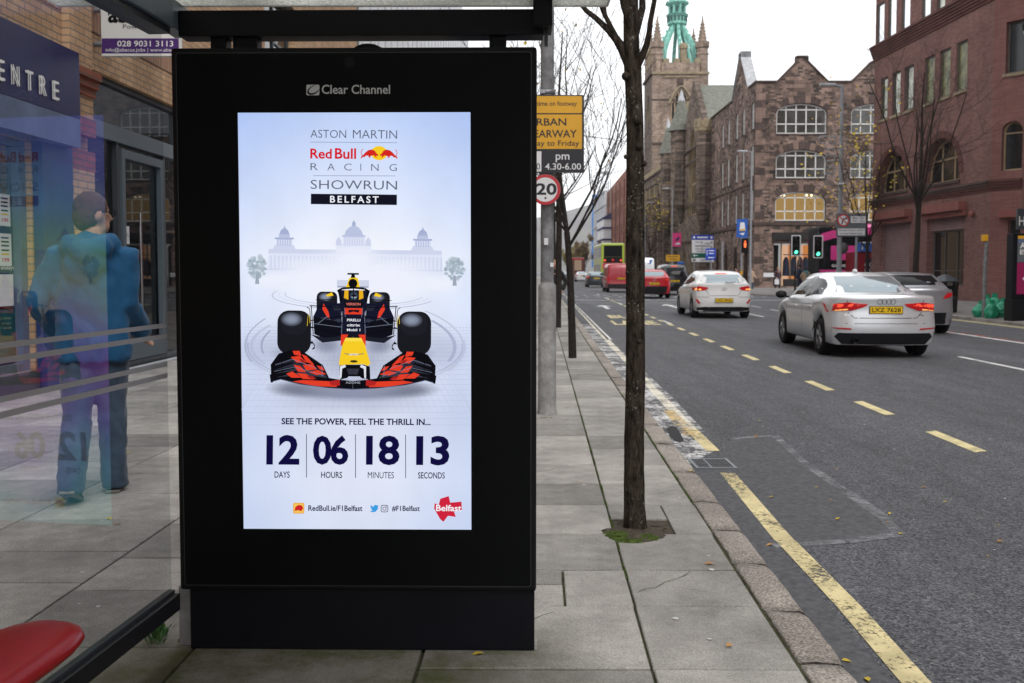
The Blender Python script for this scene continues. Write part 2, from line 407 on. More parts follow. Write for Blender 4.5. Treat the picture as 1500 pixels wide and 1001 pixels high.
def stone_floor(name, c1, c2, speck, fine, bump, mossy=0):
    """paving: each slab (loose island) has its own tone; blotches, pores, green stains"""
    m, t, b = newmat(name); b.inputs['Roughness'].default_value = .8; b.inputs['Specular IOR Level'].default_value = .15
    N = t.nodes.new; L = t.links.new
    tc = N('ShaderNodeTexCoord'); g = N('ShaderNodeNewGeometry')
    r = N('ShaderNodeValToRGB'); r.color_ramp.elements[0].color = (*c1, 1); r.color_ramp.elements[1].color = (*c2, 1)
    L(g.outputs['Random Per Island'], r.inputs[0])
    def mul(col, scale, lo, hi, p0=.3, p1=.7, det=6):
        z = N('ShaderNodeTexNoise'); z.inputs['Scale'].default_value = scale; z.inputs['Detail'].default_value = det; z.inputs['Roughness'].default_value = .7
        L(tc.outputs['Object'], z.inputs['Vector'])
        mr = N('ShaderNodeMapRange'); mr.inputs[1].default_value = p0; mr.inputs[2].default_value = p1; mr.inputs[3].default_value = lo; mr.inputs[4].default_value = hi
        L(z.outputs['Fac'], mr.inputs[0])
        x = N('ShaderNodeMix'); x.data_type = 'RGBA'; x.blend_type = 'MULTIPLY'; x.inputs[0].default_value = 1
        L(col, x.inputs[6]); L(mr.outputs[0], x.inputs[7]); return x.outputs[2], z
    c, _ = mul(r.outputs[0], 1.7, .70, 1.24)
    c, _ = mul(c, 7, .80, 1.18)
    c, zf = mul(c, fine, 1-speck, 1+speck, .35, .65, 3)
    if mossy:
        z = N('ShaderNodeTexNoise'); z.inputs['Scale'].default_value = 2.3; z.inputs['Detail'].default_value = 9; z.inputs['Roughness'].default_value = .75
        L(tc.outputs['Object'], z.inputs['Vector'])
        # darker, mossy footing by the shelter
        sp = N('ShaderNodeSeparateXYZ'); L(tc.outputs['Object'], sp.inputs[0])
        m1 = N('ShaderNodeMapRange'); m1.inputs[1].default_value = .35; m1.inputs[2].default_value = -.25; L(sp.outputs[0], m1.inputs[0])
        m2 = N('ShaderNodeMapRange'); m2.inputs[1].default_value = 3.75; m2.inputs[2].default_value = 3.35; L(sp.outputs[1], m2.inputs[0])
        m4 = N('ShaderNodeMapRange'); m4.inputs[1].default_value = -1.55; m4.inputs[2].default_value = -1.2; L(sp.outputs[0], m4.inputs[0])
        m3 = N('ShaderNodeMath'); m3.operation = 'MULTIPLY'; L(m1.outputs[0], m3.inputs[0]); L(m2.outputs[0], m3.inputs[1])
        m5 = N('ShaderNodeMath'); m5.operation = 'MULTIPLY'; L(m3.outputs[0], m5.inputs[0]); L(m4.outputs[0], m5.inputs[1])
        a = N('ShaderNodeMapRange'); a.inputs[1].default_value = .42; a.inputs[2].default_value = .62; L(z.outputs['Fac'], a.inputs[0])
        k = N('ShaderNodeMath'); k.operation = 'MULTIPLY'; L(a.outputs[0], k.inputs[0]); L(m5.outputs[0], k.inputs[1])
        k2 = N('ShaderNodeMath'); k2.operation = 'MULTIPLY'; k2.inputs[1].default_value = .6; L(m5.outputs[0], k2.inputs[0])
        d = N('ShaderNodeMix'); d.data_type = 'RGBA'; d.inputs[7].default_value = (.07, .065, .052, 1); L(k2.outputs[0], d.inputs[0]); L(c, d.inputs[6])
        e = N('ShaderNodeMix'); e.data_type = 'RGBA'; e.inputs[7].default_value = (.065, .075, .022, 1); L(k.outputs[0], e.inputs[0]); L(d.outputs[2], e.inputs[6])
        c = e.outputs[2]
    L(c, b.inputs['Base Color'])
    bp = N('ShaderNodeBump'); bp.inputs['Strength'].default_value = bump; bp.inputs['Distance'].default_value = .006
    L(zf.outputs['Fac'], bp.inputs['Height']); L(bp.outputs[0], b.inputs['Normal'])
stone_floor('slab', (.225, .216, .203), (.395, .378, .352), .24, 130, .45, True)
stone_floor('granite', (.25, .222, .197), (.36, .33, .292), .55, 85, 1.0)
mat('joint', (.05, .048, .038), .95, .5, 20, tint=(.085, .09, .045))
def asphalt():
    m, t, b = newmat('asphalt'); b.inputs['Specular IOR Level'].default_value = .2
    N = t.nodes.new; L = t.links.new
    tc = N('ShaderNodeTexCoord')
    vo = N('ShaderNodeTexVoronoi'); vo.inputs['Scale'].default_value = 95; L(tc.outputs['Object'], vo.inputs['Vector'])
    bw = N('ShaderNodeSeparateColor'); L(vo.outputs['Color'], bw.inputs[0])
    r = N('ShaderNodeValToRGB'); e = r.color_ramp.elements
    e[0].position = .0; e[0].color = (.044, .046, .053, 1); e[1].position = .85; e[1].color = (.148, .151, .165, 1)
    k = r.color_ramp.elements.new(.95); k.color = (.15, .15, .155, 1); k = r.color_ramp.elements.new(1.0); k.color = (.22, .22, .22, 1)
    L(bw.outputs[0], r.inputs[0])
    c = r.outputs[0]
    for sc, lo, hi in ((.35, .84, 1.18), (1.01, .82, 1.16), (3.0, .86, 1.14), (18, .86, 1.14)):
        z = N('ShaderNodeTexNoise'); z.inputs['Scale'].default_value = sc; z.inputs['Detail'].default_value = 6; z.inputs['Roughness'].default_value = .7
        mp = N('ShaderNodeMapping'); mp.inputs['Scale'].default_value = (1.5, .035, 1) if sc == 1.01 else (1.6, .5, 1) if sc < 5 else (1, 1, 1)
        L(tc.outputs['Object'], mp.inputs[0]); L(mp.outputs[0], z.inputs['Vector'])
        mr = N('ShaderNodeMapRange'); mr.inputs[1].default_value = .3; mr.inputs[2].default_value = .7; mr.inputs[3].default_value = lo; mr.inputs[4].default_value = hi
        L(z.outputs['Fac'], mr.inputs[0])
        x = N('ShaderNodeMix'); x.data_type = 'RGBA'; x.blend_type = 'MULTIPLY'; x.inputs[0].default_value = 1
        L(c, x.inputs[6]); L(mr.outputs[0], x.inputs[7]); c = x.outputs[2]
    L(c, b.inputs['Base Color']); b.inputs['Roughness'].default_value = .72
    bp = N('ShaderNodeBump'); bp.inputs['Strength'].default_value = 1.0; bp.inputs['Distance'].default_value = .009
    L(vo.outputs['Distance'], bp.inputs['Height']); L(bp.outputs[0], b.inputs['Normal'])
asphalt()
def road_paint(name, col, lo=.36, hi=.5, sc=28):
    """paint worn through to the tarmac (the gaps are see-through)"""
    m, t, b = newmat(name); N = t.nodes.new; L = t.links.new
    b.inputs['Roughness'].default_value = .7; b.inputs['Specular IOR Level'].default_value = .2
    tc = N('ShaderNodeTexCoord'); z = N('ShaderNodeTexNoise'); z.inputs['Scale'].default_value = sc; z.inputs['Detail'].default_value = 7; z.inputs['Roughness'].default_value = .72
    L(tc.outputs['Object'], z.inputs['Vector'])
    zl = N('ShaderNodeTexNoise'); zl.inputs['Scale'].default_value = 2.2; zl.inputs['Detail'].default_value = 3; L(tc.outputs['Object'], zl.inputs['Vector'])
    zs = N('ShaderNodeMath'); zs.operation = 'MULTIPLY_ADD'; zs.inputs[1].default_value = .55; zs.inputs[2].default_value = -.275; L(zl.outputs['Fac'], zs.inputs[0])
    za = N('ShaderNodeMath'); za.operation = 'ADD'; L(z.outputs['Fac'], za.inputs[0]); L(zs.outputs[0], za.inputs[1])
    mr = N('ShaderNodeMapRange'); mr.inputs[1].default_value = lo; mr.inputs[2].default_value = hi; L(za.outputs[0], mr.inputs[0])
    L(mr.outputs[0], b.inputs['Alpha'])
    z2 = N('ShaderNodeTexNoise'); z2.inputs['Scale'].default_value = 6; L(tc.outputs['Object'], z2.inputs['Vector'])
    r = N('ShaderNodeValToRGB'); r.color_ramp.elements[0].color = (*[c*.72 for c in col], 1); r.color_ramp.elements[1].color = (*col, 1)
    r.color_ramp.elements[0].position = .35; r.color_ramp.elements[1].position = .6
    L(z2.outputs['Fac'], r.inputs[0]); L(r.outputs[0], b.inputs['Base Color'])
road_paint('paint_yellow', (.70, .60, .33), .35, .47, 40)
road_paint('paint_yellow_dash', (.70, .61, .34), .25, .4)
road_paint('paint_cream', (.78, .74, .62), .36, .48, 40)
road_paint('paint_white', (.75, .75, .74), .30, .42)
road_paint('paint_scuffed', (.66, .66, .66), .46, .58, 22)
road_paint('paint_tan', (.62, .46, .22), .47, .56, 12)
road_paint('tar_seam', (.24, .245, .26), .28, .62, 9)
road_paint('paint_red', (.45, .12, .09), .42, .6, 8)
mat('tar_patch', (.100, .102, .110), .8, .34, 26, .5, 150, detail=10)
mat('hill', (.10, .085, .10), .95, .25, .004, tint=(.12, .12, .10))

# ---------------------------------------------------------------- ground: one sheet to the horizon, pavements, kerbs, paint
mb = MB(); E = 2400
mb.quad((-E, -300, ROAD), (E, -300, ROAD), (E, 3950, ROAD), (-E, 3950, ROAD), 'asphalt'); mb.build('road', kind='structure')
def alongk(X, Y, z=0): return V((X+.03*Y, Y, z))          # X measured at Y=0, following the kerb
# paving slabs of the near pavement, each a loose block with a joint round it
mb = MB(); rnd = random.Random(3)
def slab(mb, x0, x1, y0, y1, g=.005, dz=0, m='slab'):
    dz += rnd.uniform(-.0015, .0015); j = lambda: rnd.uniform(-.002, .002); b = .004
    o = [(x0+g, y0+g), (x1-g, y0+g), (x1-g, y1-g), (x0+g, y1-g)]
    i = [(x0+g+b, y0+g+b), (x1-g-b, y0+g+b), (x1-g-b, y1-g-b), (x0+g+b, y1-g-b)]
    q = [(j(), j(), rnd.uniform(-.0015, .0015)) for _ in o]
    vs = [alongk(p[0]+a[0], p[1]+a[1], -.014) for p, a in zip(o, q)]+[alongk(p[0]+a[0], p[1]+a[1], dz-.004+a[2]) for p, a in zip(o, q)]+[alongk(p[0]+a[0], p[1]+a[1], dz+a[2]) for p, a in zip(i, q)]
    fs = [(8, 9, 10, 11)]+[(k, (k+1) % 4, 4+(k+1) % 4, 4+k) for k in range(4)]+[(4+k, 4+(k+1) % 4, 8+(k+1) % 4, 8+k) for k in range(4)]
    mb.add(vs, fs, m)
rows = [-2.0, -1.4, -.75, -.1, .55, 1.2, 1.85, 2.55, 3.21, 3.83, 4.30, 4.90, 5.52, 6.09, 6.68, 7.27, 7.87, 8.46]
while rows[-1] < 70: rows.append(rows[-1]+rnd.choice((.55, .6, .6, .62)))
cols = [.90, .385, -.42, -1.25, -2.0, -2.85, -3.7, -4.6, -5.75]
for ci, (x1, x0) in enumerate(zip(cols, cols[1:])):
    off = 0 if ci < 2 else rnd.uniform(-.3, .3)
    for y0, y1 in zip(rows, rows[1:]):
        if ci == 1 and abs(y0-3.83) < .01:        # a mended slab cut in three
            slab(mb, .1, x1, y0, y1); slab(mb, x0, .1, y0, y0+.27); slab(mb, x0, .1, y0+.27, y1); continue
        if ci == 0 and abs(y0-4.90) < .01:        # the tree pit is cut out of this slab
            slab(mb, x0, .39, y0, y1) if False else None
            slab(mb, .70, x1, y0, y1, .003); slab(mb, x0, .70, y0+.30, y1, .003); continue
        slab(mb, x0, x1-(.006 if ci == 0 else .002), y0+off, y1+off)
mb.build('pavement', kind='structure')
mb = MB(); mb.add([alongk(-5.8, -3, -.013), alongk(.93, -3, -.013), alongk(.93, 260, -.013), alongk(-5.8, 260, -.013)], [(0, 1, 2, 3)], 'joint')
mb.add([alongk(-5.7, 69.5, -.002), alongk(.9, 69.5, -.002), alongk(.9, 260, -.002), alongk(-5.7, 260, -.002)], [(0, 1, 2, 3)], 'slab')
mb.build('pavement_bed', kind='structure')
# granite kerbstones
mb = MB(); y = -2.2
def kerbstone(mb, y0, y1, xin, xout, ztop=0):
    g = .006; n = 7; m = 4; vs = []; fs = []; seed = rnd.uniform(0, 99)
    rough = lambda p: V((noise.noise((p.x*9+seed, p.y*9, p.z*9)), noise.noise((p.x*9, p.y*9+seed, 3)), noise.noise((p.x*11, p.y*8, seed))))*.007
    prof = [(xin+g, -.02), (xin+g, -.004), (xin+g+.01, 0), (xin+.055, .001), (xin+.1, 0), (xout-.022, -.003), (xout-.006, -.012), (xout, -.03), (xout+.004, -.10)]
    for i in range(n+1):
        yy = y0+g+(y1-y0-2*g)*i/n; e = .010 if i in (0, n) else 0
        for px, pz in prof:
            p = alongk(px, yy, pz-(e if pz > -.02 else 0)+ztop); p += rough(p); vs.append(p)
    w = len(prof)
    for i in range(n):
        for k in range(w-1): fs.append((i*w+k, i*w+k+1, (i+1)*w+k+1, (i+1)*w+k))
    fs += [tuple(range(w)), tuple(range(n*w, n*w+w))]
    mb.add(vs, fs, 'granite', True)
ks = [-2, -1.1, -.2, .7, 1.6, 2.45, 3.28, 3.8, 4.42, 5.0, 5.62, 6.5, 7.55, 8.5, 9.6]
while ks[-1] < 150: ks.append(ks[-1]+rnd.uniform(.8, 1.05))
for a, b in zip(ks, ks[1:]): kerbstone(mb, a, b, .90, 1.07)
mb.build('kerb', kind='structure')
# far pavement on the right: kerb, slabs rising to the wall; the corner turns into the side street
def rk(Y): return 12.62+.03*Y
FAR = [(rk(4), 4), (rk(20), 20), (rk(33), 33), (rk(38)+.15, 38), (rk(41)+.9, 41), (rk(43)+2.4, 43), (rk(44)+6, 44), (60, 44.5)]
FARB = [(18.6, 4), (18.6, 20), (18.4, 33), (18.0, 36), (17.8, 40), (17.9, 43), (22, 43.4), (60, 43.7)]
mb = MB()
for (a, b, c, d) in zip(FAR, FAR[1:], FARB, FARB[1:]):
    mb.add([(a[0], a[1], 0), (b[0], b[1], 0), (d[0]+1, d[1], .27), (c[0]+1, c[1], .27)], [(0, 1, 2, 3)], 'far_paving') if 'far_paving' in MATS else None
bricks('far_paving', (.20, .19, .185), (.25, .24, .23), (.12, .115, .105), 'X', .6, .6, .012, .85, .2, .1)
def flatbricks(m):
    t = m.node_tree; cb = [n for n in t.nodes if n.type == 'COMBXYZ'][0]; sp = [n for n in t.nodes if n.type == 'SEPXYZ'][0]
    t.links.new(sp.outputs[1], cb.inputs[1])
flatbricks(MATS['far_paving'])
for (a, b, c, d) in zip(FAR, FAR[1:], FARB, FARB[1:]):
    mb.add([(a[0], a[1], 0), (b[0], b[1], 0), (d[0]+1, d[1], .27), (c[0]+1, c[1], .27)], [(0, 1, 2, 3)], 'far_paving')
mb.build('far_pavement', kind='structure')
def kerbline(name, pts, w=.16, z=0.004):
    mb = MB()
    for a, b in zip(pts, pts[1:]):
        a, b = V((*a, 0)), V((*b, 0)); d = (b-a); n = max(1, int(d.length/.95)); d.normalize(); s = V((d.y, -d.x, 0))
        for i in range(n):
            p, q = a.lerp(b, i/n)+d*.006, a.lerp(b, (i+1)/n)-d*.006; r = rnd.uniform(-.004, .004)
            mb.prism([p+V((0, 0, z+r)), p+s*w+V((0, 0, z+r)), q+s*w+V((0, 0, z+r)), q+V((0, 0, z+r))], (0, 0, -.14), 'granite')
    return mb.build(name, kind='structure')
kerbline('far_kerb', FAR)
# pavement round the stone building on the far side of the junction
J = [(60, 63.6), (24, 63.4), (20.2, 63.0), (19.25, 62.2), (19.2, 58), (18.6, 56), (17, 54.6), (15.3, 54.8), (14.75, 57), (14.75, 64), (15.3, 80), (17.5, 155), (21, 270)]
JB = [(60, 78), (26, 78), (22, 78), (20, 78), (19.7, 78), (19.6, 78), (19.6, 78.2), (19.6, 78.4), (19.6, 78.8), (19.6, 79), (19.6, 82), (20.5, 155), (24, 270)]
mb = MB()
for (a, b, c, d) in zip(J, J[1:], JB, JB[1:]):
    mb.add([(a[0], a[1], 0), (b[0], b[1], 0), (d[0]+.3, d[1]+.3, .05), (c[0]+.3, c[1]+.3, .05)], [(0, 1, 2, 3)], 'far_paving')
mb.build('corner_pavement', kind='structure'); kerbline('corner_kerb', J)

# painted markings
def strip(mb, X0, X1, y0, y1, m, dy=0, z=ROAD+.004, n=1):
    for i in range(n):
        a, b = y0+(y1-y0)*i/n, y0+(y1-y0)*(i+1)/n
        mb.add([alongk(X0, a, z), alongk(X1, a+dy, z), alongk(X1, b+dy, z), alongk(X0, b, z)], [(0, 1, 2, 3)], m)
mb = MB()
def wig(mb, pts, w, m, z=ROAD+.004):
    """a hand-laid stripe of width w through points given from the kerb's frame"""
    n = len(pts)
    for (a, b) in zip(pts, pts[1:]):
        mb.add([alongk(a[0], a[1], z), alongk(a[0]+w, a[1], z), alongk(b[0]+w, b[1], z), alongk(b[0], b[1], z)], [(0, 1, 2, 3)], m)
wig(mb, [(1.26, -1), (1.255, 3.3), (1.265, 4.0), (1.25, 5.0), (1.245, 5.02), (1.275, 6.72)], .105, 'paint_yellow')
wig(mb, [(1.32, 7.55), (1.31, 8.6)], .11, 'paint_yellow'); wig(mb, [(1.31, 8.6), (1.32, 13), (1.34, 23), (1.38, 45), (1.4, 62)], .11, 'paint_cream')
wig(mb, [(1.40, 20), (1.42, 60)], .10, 'paint_white')
y = -1.0
for a, b in ((5.62, 6.6), (7.58, 8.48), (9.49, 10.3), (11.4, 12.2), (13.26, 14.3)) : pass
for k in range(24):
    y0 = 5.52+1.965*k; strip(mb, 3.43, 3.55, y0, y0+.98, 'paint_yellow_dash', .05)
for k in range(-1, 9):                             # lane line to the right
    y0 = 12.1+6.0*k
    if y0 < 46: strip(mb, 6.98, 7.08, y0, y0+3.9, 'paint_white')
strip(mb, 9.55, 9.68, 5, 34, 'paint_white', 0, ROAD+.004, 12)
strip(mb, 9.72, 9.86, 5, 34, 'paint_red', 0, ROAD+.004, 12)
wig(mb, [(12.32, 4), (12.32, 33)], .1, 'paint_yellow_dash')
wig(mb, [(12.12, 4), (12.12, 33)], .1, 'paint_yellow_dash')
for k in range(16):                                # stop line and studs before the junction
    pass
strip(mb, 1.5, 12.2, 47.6, 47.9, 'paint_white', 0, ROAD+.004, 8)
strip(mb, 1.6, 6.9, 43.5, 43.62, 'paint_white', 0, ROAD+.004, 6)
for k in range(18):
    X = 1.9+k*.62; strip(mb, X, X+.22, 53.6, 54.0, 'paint_white'); strip(mb, X, X+.22, 57.0, 57.4, 'paint_white')
for k in range(5): strip(mb, 3.5, 3.6, 28+8*k-2, 28+8*k, 'paint_white')
def arrowmark(mb, X, Y, s=1, bend=0):
    z = ROAD+.004
    f = lambda x, y: alongk(X+x*s, Y+y*s, z)
    mb.add([f(-.09, 0), f(.09, 0), f(.09, 2.6), f(-.09, 2.6)], [(0, 1, 2, 3)], 'paint_white')
    mb.add([f(-.34, 2.6), f(.34, 2.6), f(0, 4.1)], [(0, 1, 2)], 'paint_white')
    if bend:
        mb.add([f(.09, 1.0), f(.09, .55), f(.55, 1.5), f(.42, 1.75)], [(0, 1, 2, 3)], 'paint_white')
        mb.add([f(.3, 1.95), f(.75, 1.15), f(.85, 2.6)], [(0, 1, 2)], 'paint_white')
arrowmark(mb, 5.4, 37.5, 1, 1); arrowmark(mb, 2.6, 36.5)
for k in range(3): strip(mb, 8.6+k*.1, 8.7+k*.1, 33+5*k, 36+5*k, 'paint_white')
a = Art(mb, lambda x, y: alongk(x, y, ROAD+.003), (0, 0, 1), .0003, 0)      # lettering worn on the bus lane
a.text('BUS', 2.15, 29.2, 3.15, 31.3, 'paint_yellow_dash', .03); a.text('LANE', 2.0, 25.6, 3.25, 27.7, 'paint_yellow_dash', .03)
mb.build('road_marking', kind='structure')
mb = MB()                                          # salt and white spatter of paint against the kerb
vs = [alongk(x, y, ROAD+.0025) for x, y in ((1.10, 7.0), (1.38, 7.55), (1.47, 8.6), (1.50, 11), (1.47, 16), (1.42, 26), (1.10, 26), (1.10, 15), (1.10, 9))]
mb.add(vs, [tuple(t) for t in tessellate_polygon([vs])], 'paint_scuffed')
vs = [alongk(x, y, ROAD+.0055) for x, y in ((1.25, 8.2), (1.38, 8.2), (1.37, 9.8), (1.26, 9.8))]
mb.add(vs, [tuple(t) for t in tessellate_polygon([vs])], 'paint_tan')
vs = [G(x, y, ROAD+.0065) for x, y in ((976, 628), (984, 624), (992, 627), (997, 636), (1002, 645), (996, 648), (988, 645), (982, 640))]
mb.add(vs, [tuple(t) for t in tessellate_polygon([vs])], 'ink')
mb.build('scuffed_paint', kind='structure')
mb = MB()                                          # smoother gutter strip along the kerb
for q in range(60): strip(mb, 1.065, 1.235, -1+q*.85, -1+(q+1)*.85, 'tar_patch', 0, ROAD+.0012)
mb.build('gutter', kind='structure')
# mended rectangle of smoother tarmac with a pale sealed edge, the gully beside it
pp = [G(*q, ROAD+.002) for q in ((1072, 643), (1135, 638), (1180, 680), (1250, 728), (1290, 755), (1318, 783), (1240, 793), (1135, 800), (1062, 742), (1030, 700))]
mb = MB(); mb.add(pp, [tuple(t) for t in tessellate_polygon([pp])], 'tar_patch')
for a, b in zip(pp[:8], pp[1:8]):
    d = (b-a).normalized(); s = V((d.y, -d.x, 0))*.034; a2, b2 = a-d*.01, b+d*.01
    s *= rnd.uniform(.8, 1.3)
    mb.add([a2-s+V((0, 0, .0012)), a2+s+V((0, 0, .0012)), b2+s+V((0, 0, .0012)), b2-s+V((0, 0, .0012))], [(0, 1, 2, 3)], 'tar_seam')
mb.build('road_patch', kind='structure')
gd = thing('drain_grate', 'rectangular iron drain grate set in the road beside the kerb', 'drain', alongk(1.22, 7.0, ROAD))
q0 = alongk(1.13, 6.86, ROAD); mb = MB(); wx, wy, zt = .30, .36, ROAD+.009
mb.boxab(q0, q0+V((wx, wy, .0025)), 'ink')
for a, b in (((0, 0), (wx, .022)), ((0, wy-.022), (wx, wy)), ((0, .022), (.022, wy-.022)), ((wx-.022, .022), (wx, wy-.022))):
    mb.boxab(q0+V((*a, .003)), q0+V((*b, .009)), 'bright_edge')
mb.build('frame', gd)
mb = MB()
for k in range(11): mb.boxab(q0+V((.03+k*.0225, .024, .003)), q0+V((.041+k*.0225, wy-.024, .007)), 'dark_metal')
mb.boxab(q0+V((.115, .024, .003)), q0+V((.125, wy-.024, .0085)), 'galvanised'); mb.boxab(q0+V((.022, .15, .003)), q0+V((wx-.022, .162, .0085)), 'dark_metal')
mb.build('bars', gd)
# hairline cracks in a few slabs
mb = MB(); rc = random.Random(12)
def crack(x, y, dx, dy, n, w, z, m):
    pts = [(x, y)]
    for i in range(n): x += dx/n+rc.uniform(-.02, .02); y += dy/n+rc.uniform(-.02, .02); pts.append((x, y))
    for (ax, ay), (bx, by) in zip(pts, pts[1:]):
        l = math.hypot(bx-ax, by-ay) or 1; nx, ny = -(by-ay)/l*w*rc.uniform(.5, 1), (bx-ax)/l*w*rc.uniform(.5, 1)
        mb.add([alongk(ax-nx, ay-ny, z), alongk(ax+nx, ay+ny, z), alongk(bx+nx, by+ny, z), alongk(bx-nx, by-ny, z)], [(0, 1, 2, 3)], m)
for c_ in ((.42, 4.0, .3, .25, 8), (.86, 5.9, -.35, -.2, 8), (-.3, 6.2, .5, .3, 9), (-2.2, 5.2, .5, .2, 9), (-3.1, 6.8, .6, -.3, 9), (.05, 3.75, -.3, -.35, 8)): crack(*c_, .0022, .0032, 'joint')
mb.build('surface_crack', kind='structure')
# dropped leaves, chewing gum and specks of litter
mb = MB()
for k in range(150):
    y = rnd.uniform(2.3, 16); x = rnd.uniform(-4.5, .85); r = rnd.uniform(.006, .016)
    if -1.3 < x+.03*y < .2 and 3.2 < y < 3.6: continue
    n = 9; c = alongk(x, y, .0022); e = rnd.uniform(.6, 1.2)
    mb.add([c+V((r*math.cos(t*6.283/n)*e, r*math.sin(t*6.283/n)*rnd.uniform(.7, 1.2), 0)) for t in range(n)], [tuple(range(n))], 'gum')
mb.build('chewing_gum_spots', kind='stuff', label='pale trodden chewing gum spots scattered over the paving', cat='gum spots')
mb = MB()
def leaf(mb, c, s, m):
    t = rnd.uniform(0, 6.28); u = V((math.cos(t), math.sin(t), rnd.uniform(-.2, .2)))*s; w = V((-math.sin(t), math.cos(t), rnd.uniform(-.3, .3)))*s*.5
    c = V(c); k = V((0, 0, s*.25))
    mb.add([c-u, c-u*.3-w+k*.6, c+u*.4-w*.7+k, c+u, c+u*.4+w*.7+k*.4, c-u*.3+w+k], [(0, 1, 2, 5), (2, 3, 4, 5)], m)
for (x, y) in ((1197, 714), (1227, 688), (1353, 714), (1320, 782), (1227, 760), (1130, 728), (1303, 752), (1240, 968), (1128, 798), (1270, 995), (1108, 640), (1466, 793), (1300, 765), (1385, 735)):
    leaf(mb, G(x, y, ROAD+.006), rnd.uniform(.014, .026), rnd.choice(('leaf_yellow', 'leaf_brown', 'leaf_yellow')))
for (x, y) in ((1068, 945), (160, 760), (172, 768), (188, 664), (700, 958), (1012, 690), (1040, 826), (905, 787)):
    leaf(mb, G(x, y, .006), rnd.uniform(.016, .03), rnd.choice(('leaf_yellow', 'leaf_brown')))
for k in range(90):
    y = rnd.uniform(4, 22); leaf(mb, alongk(rnd.uniform(1.5, 7), y, ROAD+.006), rnd.uniform(.008, .016), rnd.choice(('leaf_yellow', 'gum', 'leaf_brown', 'gum')))
for k in range(24):
    y = rnd.uniform(3, 20); leaf(mb, alongk(rnd.uniform(-4, .9), y, .006), rnd.uniform(.01, .022), rnd.choice(('leaf_yellow', 'leaf_brown')))
mb.build('fallen_leaves', kind='stuff', label='yellow and brown autumn leaves scattered over road and paving', cat='leaves')
# ---------------------------------------------------------------- the lit advertising panel
PL, PR = V((P(256.5, 468, 3.362).x, 3.362, 0)), V((P(786, 468, 3.342).x, 3.342, 0))
PU = (PR-PL).normalized(); PN = PU.cross(UP); PW = (PR-PL).length
def onpanel(x, y):
    d = ray(x, y); t = (PL-CAM).dot(PN)/d.dot(PN); q = CAM+d*t-PL
    return q.dot(PU), q.z
ztop, zbot = onpanel(500, 69)[1], onpanel(500, 866)[1]
panel = thing('advertising_panel', 'tall black advertising panel with a lit racing car poster in the bus shelter', 'advertising panel', PL+PU*PW/2)
def pp3(a, b, k=0): return PL+PU*a+UP*b+PN*k
def pbox(mb, a0, b0, a1, b1, k0, k1, m, bev=0):
    c = (pp3(a0, b0, k0)+pp3(a1, b1, k1))/2
    rot = Matrix((PU, -PN, UP)).transposed()
    mb.box(c, (abs(a1-a0), abs(k1-k0), abs(b1-b0)), m, rot, bev)
mb = MB(); pbox(mb, 0, zbot, PW, ztop, -.14, 0, 'black_metal', .012); mb.build('housing', panel)
mb = MB(); e = .012
fr = Art(mb, lambda a, b: pp3(a, b), PN, .0001, .0006)
fr.rrect(.018, zbot+.018, PW-.018, ztop-.018, .01, 'panel_edge'); fr.rrect(.0205, zbot+.0205, PW-.0205, ztop-.0205, .009, 'panel_glass')
mb.build('glass_front', panel)
mb = MB(); a0, _ = onpanel(276, 900); a1, _ = onpanel(783, 900)
pbox(mb, a0, 0.004, a1, zbot-.004, -.12, -.018, 'navy_base', .003); mb.build('base', panel)
mb = MB(); pbox(mb, a0-.052, 0.0, a0-.004, zbot-.003, -.12, -.05, 'galvanised'); mb.build('foot_post', panel)
mb = MB(); pbox(mb, a0-.06, .0, a1+.01, .004, -.16, -.03, 'slab', .001); mb.build('plinth', panel)
mb = MB(); mb.lathe([(0, 0), (.045, 0), (.05, .012), (.03, .022), (0, .024)], pp3(onpanel(535, 66)[0], ztop-.001, -.07), 'black_metal', 20); mb.build('light_sensor', panel)
# brand plate above the screen
mb = MB()
def PXa(px, py): a, b = onpanel(px, py); return pp3(a, b)
br = Art(mb, PXa, PN, .0001, .0014)
mat('logo_white', (.62, .63, .63), .5)
br.rrect(449, 124.5, 468, 140, 2, 'logo_white')
def rell(cx, cy, rx, ry, ang): return [(cx+rx*math.cos(t)*math.cos(ang)-ry*math.sin(t)*math.sin(ang), cy+rx*math.cos(t)*math.sin(ang)+ry*math.sin(t)*math.cos(ang)) for t in [i*6.2832/32 for i in range(32)]]
br.poly(rell(459, 132.4, 9.6, 6.2, -.5), 'panel_glass'); br.poly(rell(460.4, 131.2, 8.6, 4.6, -.5), 'logo_white')
mb.build('brand_logo', panel); mb = MB(); br.mb = mb
br.text('Clear Channel', 471.5, 138, 571.5, 124.5, 'logo_white', .012)
mb.build('brand_lettering', panel); mb = MB(); br.mb = mb; br.ell(512, 92, 8, 8, 'navy_base'); mb.build('sensor_dot', panel)
